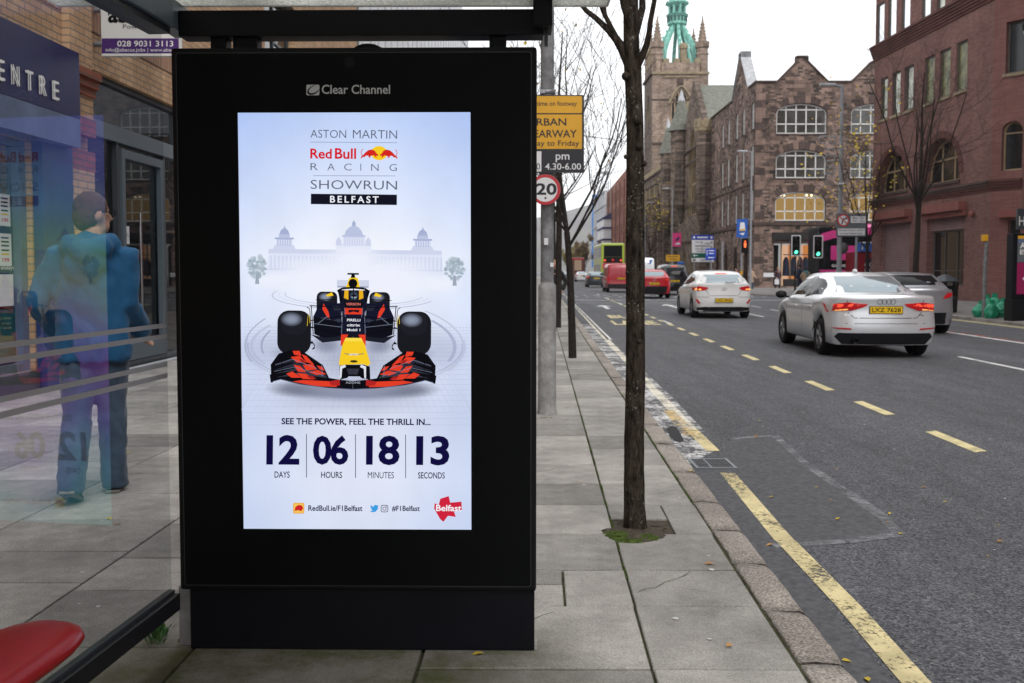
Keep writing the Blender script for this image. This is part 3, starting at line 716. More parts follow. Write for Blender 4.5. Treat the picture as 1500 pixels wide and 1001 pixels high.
# the screen and its picture; drawn in the photograph's own coordinates of the poster
sa0, sb1 = onpanel(348.5, 165.5); sa1, sb0 = onpanel(690.5, 776)
def SC(px, py):
    u = v = .5
    for _ in range(3):
        v = (py-(168-5*u))/(776-(168-5*u)); xl, xr = 341+15*v, 687+6*v; u = (px-xl)/(xr-xl)
    u, v = min(1, max(0, u)), min(1, max(0, v))          # nothing is drawn past the edge of the screen
    return pp3(sa0+(sa1-sa0)*u, sb1+(sb0-sb1)*v, .0006)
def screenmat():
    m = bpy.data.materials.new('screen_backdrop'); m.use_nodes = True; MATS['screen_backdrop'] = m
    t = m.node_tree; t.nodes.clear(); N = t.nodes.new; L = t.links.new
    o = N('ShaderNodeOutputMaterial'); e = N('ShaderNodeEmission'); L(e.outputs[0], o.inputs[0]); e.inputs[1].default_value = 1
    uv = N('ShaderNodeUVMap'); sp = N('ShaderNodeSeparateXYZ'); L(uv.outputs[0], sp.inputs[0])
    r = N('ShaderNodeValToRGB'); L(sp.outputs[1], r.inputs[0])
    st = [(0, (216, 224, 244)), (.12, (224, 230, 247)), (.28, (216, 222, 241)), (.40, (224, 229, 245)), (.55, (236, 240, 252)), (.66, (246, 248, 255)), (.80, (222, 231, 252)), (1, (190, 209, 247))]
    while len(r.color_ramp.elements) < len(st): r.color_ramp.elements.new(.5)
    for el, (p, c) in zip(r.color_ramp.elements, st): el.position = p; el.color = (*lin(c), 1)
    # the poster's own pale glow in the middle of its sky and bluer sides
    a = N('ShaderNodeMath'); a.operation = 'SUBTRACT'; a.inputs[1].default_value = .5; L(sp.outputs[0], a.inputs[0])
    b = N('ShaderNodeMath'); b.operation = 'ABSOLUTE'; L(a.outputs[0], b.inputs[0])
    c = N('ShaderNodeMapRange'); c.inputs[1].default_value = .12; c.inputs[2].default_value = .5; c.inputs[3].default_value = 0; c.inputs[4].default_value = .75; L(b.outputs[0], c.inputs[0])
    x = N('ShaderNodeMix'); x.data_type = 'RGBA'; x.blend_type = 'MULTIPLY'; x.inputs[7].default_value = (.78, .85, .97, 1); L(c.outputs[0], x.inputs[0]); L(r.outputs[0], x.inputs[6])
    z = N('ShaderNodeTexNoise'); z.inputs['Scale'].default_value = 5; z.inputs['Detail'].default_value = 5; L(uv.outputs[0], z.inputs['Vector'])
    mr = N('ShaderNodeMapRange'); mr.inputs[1].default_value = .3; mr.inputs[2].default_value = .7; mr.inputs[3].default_value = .95; mr.inputs[4].default_value = 1.04; L(z.outputs['Fac'], mr.inputs[0])
    y = N('ShaderNodeMix'); y.data_type = 'RGBA'; y.blend_type = 'MULTIPLY'; y.inputs[0].default_value = 1; L(x.outputs[2], y.inputs[6]); L(mr.outputs[0], y.inputs[7])
    L(y.outputs[2], e.inputs[0])
screenmat()
mb = MB(); k0 = .0014
mb.add([pp3(sa0, sb0, k0), pp3(sa1, sb0, k0), pp3(sa1, sb1, k0), pp3(sa0, sb1, k0)], [(0, 1, 2, 3)], 'screen_backdrop')
A = Art(mb, SC, PN, .000014, .0012); FADE = {}
def softmat(r, g, b):
    n = 'screen_soft_%d_%d_%d' % (r, g, b)
    if n in MATS: return n
    m = bpy.data.materials.new(n); m.use_nodes = True; MATS[n] = m; t = m.node_tree; t.nodes.clear(); N = t.nodes.new; L = t.links.new
    o = N('ShaderNodeOutputMaterial'); x = N('ShaderNodeMixShader'); e = N('ShaderNodeEmission'); e.inputs[0].default_value = (*lin((r, g, b)), 1)
    at_ = N('ShaderNodeAttribute'); at_.attribute_name = 'fade'; L(at_.outputs['Fac'], x.inputs[0]); L(N('ShaderNodeBsdfTransparent').outputs[0], x.inputs[1]); L(e.outputs[0], x.inputs[2]); L(x.outputs[0], o.inputs[0]); return n
def soft(cx, cy, rx, ry, m, a=1.0):
    """airbrushed spot of the poster's artwork"""
    A.up(); k0_ = len(mb.v); n = 28; vs = [A.p(cx, cy)]; FADE[k0_] = a
    for j, (f, al) in enumerate(((.45, a*.75), (.75, a*.3), (1, 0))):
        for i in range(n): t = 6.2832*i/n; FADE[k0_+len(vs)] = al; vs.append(A.p(cx+rx*f*math.cos(t), cy+ry*f*math.sin(t)))
    fs = [(0, 1+i, 1+(i+1) % n) for i in range(n)]
    for j in range(2): fs += [(1+j*n+i, 1+(j+1)*n+i, 1+(j+1)*n+(i+1) % n, 1+j*n+(i+1) % n) for i in range(n)]
    mb.add(vs, fs, softmat(*m))
INK = scr(17, 14, 62); GREY = scr(92, 98, 116); BLK = scr(14, 14, 20); TYRE = scr(26, 27, 33); RED = scr(214, 30, 42); ORED = scr(226, 62, 40)
YEL = scr(246, 204, 38); NAVY = scr(22, 24, 44); DK = scr(40, 43, 56); WHT = scr(240, 243, 250); MID = scr(110, 118, 138)
def z4(pts): return [(340+x/3.336, 160+y/3.336) for x, y in pts]
def z5(pts): return [(340+x/2.4417, 380+y/2.4417) for x, y in pts]
def mir(pts, c=430): return [(2*c-x, y) for x, y in pts][::-1]
# pale civic building with three domes, drifting in mist
F1, F2, F3, F4 = scr(206, 213, 236), scr(186, 195, 224), scr(222, 228, 247), scr(166, 177, 211)
A.poly(z4([(165, 692), (1020, 692), (1035, 860), (150, 860)]), F3)
A.poly(z4([(165, 680), (1020, 680), (1022, 700), (162, 700)]), F1)
for q in range(0, 44):
    x = 172+q*19.6
    if 500 < x < 680: continue
    A.rect(*z4([(x, 712)])[0], *z4([(x+7, 775)])[0], F1)
A.rect(*z4([(165, 775)])[0], *z4([(1030, 781)])[0], F1)
for cx, s in ((240, 1), (925, 1), (585, 1.25)):
    if cx != 585:
        A.poly(z4([(cx-60, 692), (cx+62, 692), (cx+48, 660), (cx-46, 660)]), F1)
        A.rect(*z4([(cx-38, 662)])[0], *z4([(cx+40, 632)])[0], F2)
        for q in range(-3, 4): A.rect(*z4([(cx+q*12-3, 660)])[0], *z4([(cx+q*12+2, 634)])[0], F3)
        A.rect(*z4([(cx-46, 632)])[0], *z4([(cx+48, 624)])[0], F4)
        A.rect(*z4([(cx-26, 626)])[0], *z4([(cx+28, 606)])[0], F2)
        A.poly(z4([(cx-24, 608), (cx+26, 608), (cx+20, 590), (cx+6, 578), (cx+2, 564), (cx-2, 578), (cx-16, 588)]), F4)
    else:
        A.poly(z4([(cx-88, 692), (cx+90, 692), (cx+84, 650), (cx-84, 650)]), F3)
        for o in (-74, 72): A.poly(z4([(cx+o-15, 660), (cx+o+15, 660), (cx+o+13, 636), (cx+o, 616), (cx+o-13, 636)]), F1)
        A.rect(*z4([(cx-52, 660)])[0], *z4([(cx+54, 616)])[0], F1)
        for q in range(-4, 5): A.rect(*z4([(cx+q*12-3, 656)])[0], *z4([(cx+q*12+2, 620)])[0], F3)
        A.rect(*z4([(cx-57, 617)])[0], *z4([(cx+58, 609)])[0], F2)
        A.poly(z4([(cx-46, 610), (cx+47, 610), (cx+40, 590), (cx+24, 572), (cx+8, 563), (cx-7, 563), (cx-24, 572), (cx-40, 590)]), F2)
        A.rect(*z4([(cx-8, 565)])[0], *z4([(cx+9, 548)])[0], F4); A.poly(z4([(cx-7, 549), (cx+8, 549), (cx, 536)]), F4)
for cx, cy, rx, ry, al in ((585, 830, 420, 80, 1), (330, 830, 230, 70, .9), (860, 830, 230, 70, .9), (585, 740, 150, 90, .95), (380, 760, 200, 56, .7), (800, 760, 200, 56, .7), (585, 700, 240, 50, .5), (470, 790, 170, 70, .8), (720, 790, 170, 70, .8), (165, 830, 120, 50, .9), (1020, 840, 120, 50, .9), (585, 880, 520, 60, .7)):
    q = z4([(cx, cy)])[0]; soft(q[0], q[1], rx/3.336, ry/3.336, (238, 241, 253), al)
for cx, cy, m1 in ((108, 766, 1), (1085, 768, 1)):
    for q in range(120):
        t = rnd.uniform(0, 6.28); d = rnd.uniform(0, 1)**.5; q_ = z4([(cx+46*d*math.cos(t), cy+56*d*math.sin(t))])[0]
        soft(q_[0], q_[1], rnd.uniform(2.0, 4.4), rnd.uniform(2.0, 4.2), rnd.choice(((146, 164, 176), (164, 180, 192), (182, 196, 208))), .8)
    A.poly(z4([(cx-9, 850), (cx+12, 850), (cx+6, 800), (cx-5, 800)]), scr(158, 170, 186))
# paved circle, ripples, cobbles and the sweeping tyre marks
G1, G2, G3 = scr(176, 184, 210), scr(194, 202, 224), scr(164, 172, 200)
A.ring(*z4([(590, 905)])[0], 122, 20, 1.3, G1, 20, 200); A.ring(*z4([(590, 898)])[0], 103, 16, 1.0, G1, 10, 190); A.ring(*z4([(590, 900)])[0], 112, 18, .7, G2, 10, 190)
for j in range(22):
    y = 478+j*4.3+j*j*.12
    A.line([(352+j*.3, y), (689, y-2)], .45, scr(186, 194, 218))
for j in range(-34, 35):
    A.line([(517+j*5.2, 470), (517+j*10.5, 600)], .4, scr(188, 196, 220))
for rx, ry, w, m, a, b in ((164, 62, 4, G2, -10, 190), (160, 57, 2.2, G1, -5, 185), (156, 54, 5, G2, 150, 215), (150, 62, 5, G1, -40, 20), (162, 70, 3, G2, -50, 30), (164, 70, 2.5, G1, 160, 215), (140, 54, 3, G3, 168, 205)):
    A.ring(519, 505, rx, ry, w, m, a, b, 50, w*.5)
for x, y, rx, ry, al in ((430, 462, 330, 46, .8), (430, 470, 300, 30, .95), (250, 455, 140, 34, .9), (610, 455, 140, 34, .9), (430, 350, 170, 70, .35), (200, 330, 80, 30, .5), (655, 330, 80, 30, .5)):
    q = z5([(x, y)])[0]; soft(q[0], q[1], rx/2.4417, ry/2.4417, (48, 52, 74), al)
soft(517, 560, 150, 30, (190, 197, 220), .5)
for x in (335, 525): q = z5([(x, 300)])[0]; soft(q[0], q[1], 26, 16, (40, 44, 64), .8)
CX = 340+430/2.4417
def both(pts, m): q = z5(pts); A.poly(q, m); A.poly(mir(q, CX+.5), m)
def bothline(pts, w, m):
    q = z5(pts); A.line(q, w, m); A.line(mir(q, CX+.5), w, m)
def tyre(x0, y0, x1, y1, r, side):
    (a, b), (c, d) = z5([(x0, y0), (x1, y1)]); A.rrect(a, b, c, d, r, TYRE, 6)
    w = c-a; A.rrect(a+w*.10, b+1.2, c-w*.12, b+(d-b)*.55, r*.85, scr(31, 32, 39), 6); soft((a+c)/2-w*.08, b+(d-b)*.20, w*.34, (d-b)*.17, (150, 160, 182), .9)
# rear tyres, rear wing
A.rect(*z5([(370, 68)])[0], *z5([(486, 96)])[0], scr(206, 212, 232)); A.rect(*z5([(372, 90)])[0], *z5([(484, 94)])[0], scr(150, 156, 178))
for x, y, rx, ry, al in ((430, 330, 420, 150, .55), (110, 320, 130, 80, .35), (750, 320, 130, 80, .35), (430, 500, 330, 60, .5), (430, 250, 330, 60, .3)):
    q = z5([(x, y)])[0]; soft(q[0], q[1], min(rx/2.4417, 166), ry/2.4417, (158, 166, 194), al)
tyre(297, 110, 372, 206, 8, -1); tyre(488, 110, 562, 206, 8, 1)
both([(300, 168), (318, 140), (352, 152), (384, 150), (392, 262), (350, 262), (300, 238), (285, 200)], NAVY)
both([(322, 152), (340, 180), (346, 206), (336, 202), (318, 172)], ORED); both([(352, 160), (386, 162), (388, 176), (362, 178)], DK); both([(296, 226), (380, 206), (390, 214), (306, 240)], scr(54, 58, 74)); both([(290, 244), (388, 236), (388, 246), (300, 256)], scr(12, 12, 18)); both([(300, 206), (336, 200), (352, 212), (310, 222)], scr(70, 75, 92))
both([(285, 200), (372, 215), (392, 280), (340, 282), (290, 262)], scr(16, 17, 26))
both([(276, 262), (330, 275), (388, 268), (388, 284), (320, 292)], scr(30, 32, 44))
both([(330, 122), (352, 112), (358, 124), (336, 128)], YEL)
bothline([(294, 140), (372, 136)], 1.0, BLK); bothline([(272, 160), (384, 166)], 1.3, BLK); bothline([(278, 162), (286, 262)], 1.3, BLK); bothline([(262, 165), (272, 172), (276, 210)], 1.0, BLK)
# body, cockpit, halo, air box
A.poly(z5([(374, 104), (486, 104), (474, 190), (482, 270), (392, 270), (388, 190)]), NAVY)
A.poly(z5([(398, 108), (462, 108), (458, 150), (404, 150)]), scr(30, 30, 38))
both([(398, 104), (412, 104), (412, 138), (396, 132)], scr(232, 176, 34))
A.ell(*z5([(432, 124)])[0], 5.4, 6.2, scr(60, 74, 92)); A.ell(*z5([(432, 128)])[0], 4.0, 2.4, scr(150, 160, 176)); A.ell(*z5([(432, 124)])[0], 4.2, 1.5, BLK)
A.poly(z5([(402, 96), (414, 62), (430, 54), (446, 62), (454, 96)]), YEL); A.ell(*z5([(428, 80)])[0], 6.6, 6.8, BLK)
A.rect(*z5([(408, 43)])[0], *z5([(449, 49)])[0], BLK); A.poly(z5([(423, 48), (434, 48), (436, 60), (420, 60)]), BLK)
A.line(z5([(372, 108), (390, 98), (430, 95), (470, 98), (486, 108)]), 3.0, BLK); A.line(z5([(430, 98), (430, 146)]), 1.6, BLK)
both([(372, 104), (380, 104), (392, 140), (384, 146)], BLK)
A.poly(z5([(394, 142), (466, 142), (462, 166), (398, 166)]), scr(20, 20, 28)); A.text('VERSION', *z5([(404, 158)])[0], *z5([(456, 149)])[0], scr(226, 120, 110), .02)
A.poly(z5([(400, 168), (462, 168), (464, 190), (398, 190)]), ORED); A.poly(z5([(412, 174), (452, 174), (450, 184), (430, 180), (414, 185)]), scr(24, 20, 34))
for s, yy in (('PIRELLI', 215), ('citrix', 233), ('Mobil 1', 250)):
    A.text(s, *z5([(408, yy)])[0], *z5([(456, yy-9)])[0], WHT, .02)
bothline([(392, 180), (388, 262)], .9, MID); bothline([(398, 166), (402, 200)], .7, MID)
# suspension
bothline([(272, 214), (392, 196)], 1.5, BLK); bothline([(272, 240), (392, 222)], 1.5, BLK); bothline([(276, 236), (390, 262)], 1.5, BLK); bothline([(270, 222), (388, 236)], .8, MID); bothline([(300, 226), (340, 196)], .9, MID)
both([(282, 285), (292, 300), (292, 314), (280, 318), (290, 306), (286, 296), (272, 296)], BLK)
# front tyres
tyre(156, 178, 278, 334, 17, -1); tyre(590, 178, 712, 334, 17, 1)
for s in (-1, 1):
    x = CX+.5+s*(162/2.4417); A.ring(x, 380+255/2.4417, 2.6, 27, 1.0, scr(214, 186, 40), 200, 330, 14)
# front wing
both([(133, 372), (162, 332), (214, 318), (250, 324), (322, 372), (345, 418), (430, 432), (431, 458), (340, 452), (240, 440), (165, 424), (136, 434)], BLK)
for o in range(4):
    both([(142+o*4, 378+o*13), (205+o*18, 350+o*14), (318+o*5, 388+o*8), (330+o*3, 398+o*7), (210+o*14, 362+o*15)], scr(38+o*6, 40+o*6, 52+o*6))
for pts in ([(212, 322), (238, 322), (244, 340), (218, 336)], [(205, 344), (238, 340), (262, 362), (228, 364)], [(245, 334), (262, 340), (290, 370), (262, 362)],
            [(250, 372), (286, 368), (300, 388), (262, 392)], [(216, 372), (240, 376), (262, 398), (232, 396)], [(190, 404), (212, 396), (246, 418), (208, 418)],
            [(272, 398), (304, 390), (336, 404), (300, 408)], [(228, 402), (262, 404), (292, 424), (250, 422)], [(300, 374), (320, 378), (330, 392), (312, 388)]):
    both(pts, ORED)
for pts in ([(236, 350), (250, 352), (262, 368), (248, 366)], [(262, 410), (286, 412), (300, 422), (278, 421)]): both(pts, scr(160, 36, 34))
bothline([(150, 372), (212, 352), (300, 384)], .7, MID); bothline([(146, 396), (220, 380), (326, 410)], .7, MID); bothline([(172, 330), (176, 420)], 1.0, BLK); bothline([(318, 372), (320, 412)], .9, MID)
both([(212, 432), (250, 426), (345, 430), (384, 424), (372, 450), (300, 448)], ORED); both([(345, 430), (384, 424), (384, 446), (352, 444)], scr(176, 38, 36))
both([(384, 424), (431, 428), (431, 452), (384, 448)], BLK)
bothline([(138, 433), (170, 424), (240, 441), (340, 453), (431, 458)], 1.1, scr(70, 78, 104)); both([(130, 408), (140, 404), (142, 436), (134, 436)], BLK)
A.text('AZONE', *z5([(405, 438)])[0], *z5([(458, 430)])[0], scr(150, 156, 170), .02)
# nose
both([(387, 262), (431, 258), (431, 290), (390, 304)], scr(24, 24, 34)); both([(387, 262), (413, 262), (402, 286), (386, 304)], ORED)
A.poly(z5([(404, 274), (460, 274), (474, 300), (494, 366), (484, 374), (470, 368), (400, 370), (384, 376), (380, 364), (392, 300)]), YEL)
A.poly(z5([(404, 274), (460, 274), (466, 286), (398, 286)]), scr(252, 222, 80)); A.line(z5([(400, 330), (420, 334), (444, 334), (470, 330)]), 1.2, scr(120, 116, 110)); A.text('ASTON', *z5([(416, 337)])[0], *z5([(450, 330)])[0], WHT, .02)
A.ell(*z5([(434, 358)])[0], 5.6, 1.9, scr(60, 52, 24))
A.poly(z5([(382, 374), (402, 370), (470, 370), (492, 376), (494, 424), (462, 418), (456, 412), (416, 412), (410, 418), (384, 424)]), BLK)
both([(384, 376), (402, 370), (406, 378), (392, 384), (390, 416), (384, 422)], scr(226, 228, 236)); both([(408, 384), (431, 384), (431, 404), (416, 406)], scr(52, 54, 66))
# headings
A.text('ASTON', 450.5, 203, 503.5, 191.5, GREY, -.006); A.text('MARTIN', 513.5, 203, 579, 191, GREY, -.006)
A.line([(450, 209.3), (579, 208.7)], .8, scr(140, 148, 172))
A.text('Red', 450.5, 233, 482.5, 218.5, RED, .022, 1.0); A.text('Bull', 487, 233, 518.5, 217.5, RED, .022, 1.0)
A.ell(552.5, 224, 12, 10.2, YEL)
bull = [(618, 238), (622, 228), (632, 222), (640, 212), (655, 200), (672, 196), (688, 202), (694, 212), (706, 222), (702, 228), (694, 224), (698, 236), (690, 232), (684, 224), (672, 226), (664, 230), (668, 238), (658, 234), (656, 226), (644, 226), (636, 234), (628, 232), (622, 240)]
A.poly(z4(bull), scr(212, 40, 34)); A.poly(mir(z4(bull), 552.6), scr(212, 40, 34))
A.line(z4([(626, 226), (620, 212), (625, 198), (630, 196)]), .9, scr(212, 40, 34)); A.line(mir(z4([(626, 226), (620, 212), (625, 198), (630, 196)]), 552.6), .9, scr(212, 40, 34))
for i, ch in enumerate('RACING'):
    x = (451, 476, 501, 525, 541, 568)[i]; A.text(ch, x, 249.5, x+(1.2 if ch == 'I' else 11), 239.5, GREY, -.008)
A.line([(455, 257.5), (577, 256.5)], .8, scr(140, 148, 172))
A.text('SHOWRUN', 451.5, 276.5, 579.5, 263.5, GREY, -.004, 1.02)
A.rect(452, 283.5, 579.5, 298.5, scr(20, 20, 34)); A.text('BELFAST', 480.5, 296, 552.5, 286, WHT, .018, 1.4)
# countdown
A.text('SEE THE POWER, FEEL THE THRILL IN...', 411.5, 621.5, 632, 610.5, INK, .026)
for s, x0, x1 in (('12', 389.5, 438.5), ('06', 458.5, 511), ('18', 537, 586.5), ('13', 611, 660)):
    A.text(s, x0, 679.5, x1, 635.5, INK, .03, .92)
for x in (449, 521.5, 595.5): A.line([(x-.3, 634), (x+.4, 698.5)], 1.0, scr(44, 40, 84))
for s, x0, x1 in (('DAYS', 402, 424.5), ('HOURS', 471, 502), ('MINUTES', 540, 578.5), ('SECONDS', 614, 653.5)):
    A.text(s, x0, 699, x1, 689.5, INK, 0 if s == 'MINUTES' else .012)
A.rrect(430, 736, 446.5, 752, 2.2, scr(232, 158, 48)); A.rrect(431, 737, 445.5, 751, 1.6, scr(244, 196, 90)); A.poly([(432, 748), (433.5, 742), (438, 739), (443, 740), (445, 744), (442, 748.5), (438, 747)], scr(206, 36, 40))
A.text('RedBull.ie/F1Belfast', 452.5, 748, 532.5, 739.5, INK, .02)
A.poly([(543, 748), (548, 747), (544.5, 744.5), (546, 744), (543.6, 741), (545, 741), (543.8, 738.6), (549, 741.6), (549.6, 739.4), (552, 738.4), (554, 739.4), (556.3, 738.8), (555.4, 741), (555.2, 744.6), (552, 748.6), (547.5, 749.6)], scr(58, 158, 226))
A.rrect(559.5, 738.5, 570.5, 749.5, 3, GREY); A.rrect(560.5, 739.5, 569.5, 748.5, 2.4, scr(214, 220, 238)); A.ring(565, 744, 2.9, 2.9, .9, GREY); A.ell(567.9, 741.2, .7, .7, GREY)
A.text('#F1Belfast', 576, 748.3, 617, 739.5, INK, .02)
A.poly(z5([(750, 852), (780, 842), (786, 866), (826, 862), (828, 892), (800, 898), (806, 918), (778, 914), (762, 936), (750, 926), (742, 912), (728, 888), (730, 868), (744, 876)]), scr(206, 36, 62))
A.text('Belfast', 641, 747.5, 678.5, 738, WHT, .02)
scrn = mb.build('screen', panel, label='lit screen with the racing car countdown poster')
uvl = scrn.data.uv_layers.new(name='UVMap')
fa = scrn.data.attributes.new('fade', 'FLOAT', 'POINT')
for k_, v_ in FADE.items(): fa.data[k_].value = v_
f0 = scrn.data.polygons[0]
for li, uvv in zip(f0.loop_indices, ((0, 0), (1, 0), (1, 1), (0, 1))): uvl.data[li].uv = uvv

# ---------------------------------------------------------------- bus shelter
def shelterglass():
    """toughened pane: mostly clear, mirror at a slant, with the rainbow stress tint seen in polarised screen light"""
    m = bpy.data.materials.new('shelter_glass'); m.use_nodes = True; MATS['shelter_glass'] = m
    t = m.node_tree; t.nodes.clear(); N = t.nodes.new; L = t.links.new
    o = N('ShaderNodeOutputMaterial'); mx = N('ShaderNodeMixShader'); tr = N('ShaderNodeBsdfTransparent'); gl = N('ShaderNodeBsdfGlossy'); fr = N('ShaderNodeFresnel')
    tr.inputs[0].default_value = (.86, .88, .89, 1); gl.inputs['Roughness'].default_value = .01; fr.inputs[0].default_value = 1.53
    tc = N('ShaderNodeTexCoord'); sp = N('ShaderNodeSeparateXYZ'); L(tc.outputs['Object'], sp.inputs[0])
    nz = N('ShaderNodeTexNoise'); nz.inputs['Scale'].default_value = 2.2; nz.inputs['Detail'].default_value = 2; L(tc.outputs['Object'], nz.inputs['Vector'])
    ma = N('ShaderNodeMath'); ma.operation = 'MULTIPLY_ADD'; ma.inputs[1].default_value = .5; L(nz.outputs['Fac'], ma.inputs[0]); L(sp.outputs[2], ma.inputs[2])
    mr = N('ShaderNodeMapRange'); mr.inputs[1].default_value = .45; mr.inputs[2].default_value = 2.1; L(ma.outputs[0], mr.inputs[0])
    r = N('ShaderNodeValToRGB'); L(mr.outputs[0], r.inputs[0])
    st = [(.0, (.35, .9, .5)), (.27, (.3, .95, .55)), (.36, (.25, .75, .8)), (.43, (.5, .3, 1.0)), (.51, (.9, .2, .85)), (.57, (.95, .5, .6)), (.63, (.9, .85, .35)), (.72, (.5, 1.0, .3)), (.80, (.3, .7, .75)), (.92, (.35, .35, 1.0))]
    while len(r.color_ramp.elements) < len(st): r.color_ramp.elements.new(.5)
    for el, (p, c) in zip(r.color_ramp.elements, st): el.position = p; el.color = (*c, 1)
    L(r.outputs[0], gl.inputs[0]); L(fr.outputs[0], mx.inputs[0]); L(tr.outputs[0], mx.inputs[1]); L(gl.outputs[0], mx.inputs[2]); L(mx.outputs[0], o.inputs[0])
shelterglass()
def roofmat():
    m = bpy.data.materials.new('pebbled_roof'); m.use_nodes = True; MATS['pebbled_roof'] = m
    t = m.node_tree; t.nodes.clear(); N = t.nodes.new; L = t.links.new
    o = N('ShaderNodeOutputMaterial'); mx = N('ShaderNodeMixShader'); tl = N('ShaderNodeBsdfTranslucent'); df = N('ShaderNodeBsdfDiffuse'); mx.inputs[0].default_value = .2
    tc = N('ShaderNodeTexCoord'); vo = N('ShaderNodeTexNoise'); vo.inputs['Scale'].default_value = 90; vo.inputs['Detail'].default_value = 3; L(tc.outputs['Object'], vo.inputs['Vector'])
    n2 = N('ShaderNodeTexNoise'); n2.inputs['Scale'].default_value = 3; n2.inputs['Detail'].default_value = 8; L(tc.outputs['Object'], n2.inputs['Vector'])
    md = N('ShaderNodeMath'); md.operation = 'MULTIPLY'; L(vo.outputs['Fac'], md.inputs[0]); L(n2.outputs['Fac'], md.inputs[1])
    r = N('ShaderNodeValToRGB'); r.color_ramp.elements[0].position = .12; r.color_ramp.elements[1].position = .36
    r.color_ramp.elements[0].color = (.40, .41, .38, 1); r.color_ramp.elements[1].color = (.86, .87, .85, 1)
    L(md.outputs[0], r.inputs[0]); L(r.outputs[0], tl.inputs[0]); L(r.outputs[0], df.inputs[0])
    L(tl.outputs[0], mx.inputs[1]); L(df.outputs[0], mx.inputs[2]); L(mx.outputs[0], o.inputs[0])
roofmat()
GU = V((.093, 1, 0)).normalized()                     # the glass wall runs along this
def gp(Y, z, k=0): return V((-1.202-.093*(3.335-Y), Y, z))+V((GU.y, -GU.x, 0))*k
sh = thing('bus_shelter', 'dark framed glass bus shelter with pebbled roof around the advertising panel', 'bus shelter', gp(1.5, 0))
rotg = Matrix((GU, V((GU.y, -GU.x, 0)), UP)).transposed()
def gbox(mb, Y0, Y1, z0, z1, k0, k1, m, bev=0):
    mb.box(gp((Y0+Y1)/2, (z0+z1)/2, (k0+k1)/2), ((Y1-Y0)/GU.y, k1-k0, z1-z0), m, rotg, bev)
mb = MB(); mb.add([gp(-.6, .215), gp(3.325, .215), gp(3.325, 2.20), gp(-.6, 2.20)], [(0, 1, 2, 3)], 'shelter_glass'); gpane = mb.build('glass_wall', sh)
mat('frosted', (.42, .42, .42), .6)
mb = MB()
for z0, z1 in ((1.166, 1.181), (1.128, 1.144), (1.030, 1.046), (.990, 1.007)): mb.add([gp(-.6, z0, .002), gp(3.32, z0, .002), gp(3.32, z1, .002), gp(-.6, z1, .002)], [(0, 1, 2, 3)], 'frosted')
mb.build('frosted_stripes', gpane)
mb = MB(); gbox(mb, -.6, 3.33, .165, .225, -.03, .03, 'dark_metal', .004); gbox(mb, -.6, 3.325, .226, .238, -.012, .012, 'grey_frame'); mb.build('bottom_rail', sh)
mb = MB(); gbox(mb, -.6, 3.295, 2.19, 2.30, -.035, .06, 'grey_frame_light', .004); gbox(mb, -.6, 3.295, 2.166, 2.188, -.03, .045, 'dark_metal'); mb.build('top_rail', sh)
mb = MB(); c = gp(-.7, 1.15); mb.box(c, (.09, .09, 2.3), 'dark_metal'); mb.build('post', sh)
mb = MB(); pbox(mb, -.03, 2.20, .02, 2.30, -.13, .02, 'grey_frame_light'); mb.build('corner_bracket', sh)
def pz(px, py): return onpanel(px, py)
bz0, bz1 = pz(500, 50)[1], pz(500, 12)[1]; bx1 = pz(796, 30)[0]
mb = MB(); pbox(mb, .021, bz0, bx1, bz1, -.11, -.02, 'black_metal', .003); mb.build('cross_beam', sh)
mb = MB(); pbox(mb, bx1-.035, pz(790, 40)[1], bx1+.03, 2.42, -.12, .03, 'black_metal', .003); pbox(mb, bx1+.004, pz(790, 64)[1], bx1+.016, pz(790, 41)[1], -.05, -.03, 'dark_metal'); mb.build('beam_end', sh)
for x0, x1 in ((303, 326), (336, 372), (716, 741)):
    mb = MB(); pbox(mb, pz(x0, 60)[0], ztop-.012, pz(x1, 60)[0], bz0-.001, -.1, -.04, 'black_metal'); mb.build('hanger', sh)
mb = MB(); mb.boxab((-1.62, -.8, 2.303), (.335, 3.445, 2.323), 'pebbled_roof'); mb.build('roof', sh)
mb = MB(); mb.boxab((.336, -.8, 2.300), (.342, 3.446, 2.326), 'white_paint'); mb.boxab((-1.62, 3.446, 2.300), (.342, 3.452, 2.326), 'white_paint'); mb.build('roof_edge', sh)
mat('blue_board', (.05, .085, .30), .5, .25, 3)
mb = MB(); pbox(mb, pz(650, 58)[0], ztop-.03, pz(785, 58)[0], bz0+.01, -.30, -.285, 'blue_board')
for x in (661, 777): pbox(mb, pz(x-.8, 58)[0], ztop-.03, pz(x+.8, 58)[0], bz0+.01, -.2845, -.282, 'plate_yellow')
mb.build('header_board', sh)
# bench
mb = MB(); prof = []
for i in range(16):
    t = 2*math.pi*i/16; prof.append((.165*math.cos(t)*(1 if abs(math.cos(t)) > .3 else .95), .045*math.sin(t)))
Y1 = 2.235; stn = [(-.6, 1), (2.02, 1), (2.10, .97), (2.16, .88), (2.20, .72), (2.225, .45), (2.232, .1)]
vs = []; fs = []
for Y, s in stn:
    c = gp(Y, .512, .20)
    for a, b in prof: vs.append(c+V((GU.y, -GU.x, 0))*a*s+UP*(b*(.4+.6*s)+.14*(a*s)))
for i in range(len(stn)-1):
    for k in range(16): fs.append((i*16+k, i*16+(k+1) % 16, (i+1)*16+(k+1) % 16, (i+1)*16+k))
fs.append(tuple(range((len(stn)-1)*16, len(stn)*16)))
bench = thing('bench', 'glossy red plastic perch bench along the shelter glass, rounded end', 'bench', gp(1.0, 0, .2))
mb.add(vs, fs, 'red_plastic', True); mb.build('seat', bench)
for Y in (.2, 1.55): MB().tube([gp(Y, 0, .2), gp(Y, .45, .2)], .03, 'dark_metal', 12).build('support_leg', bench)
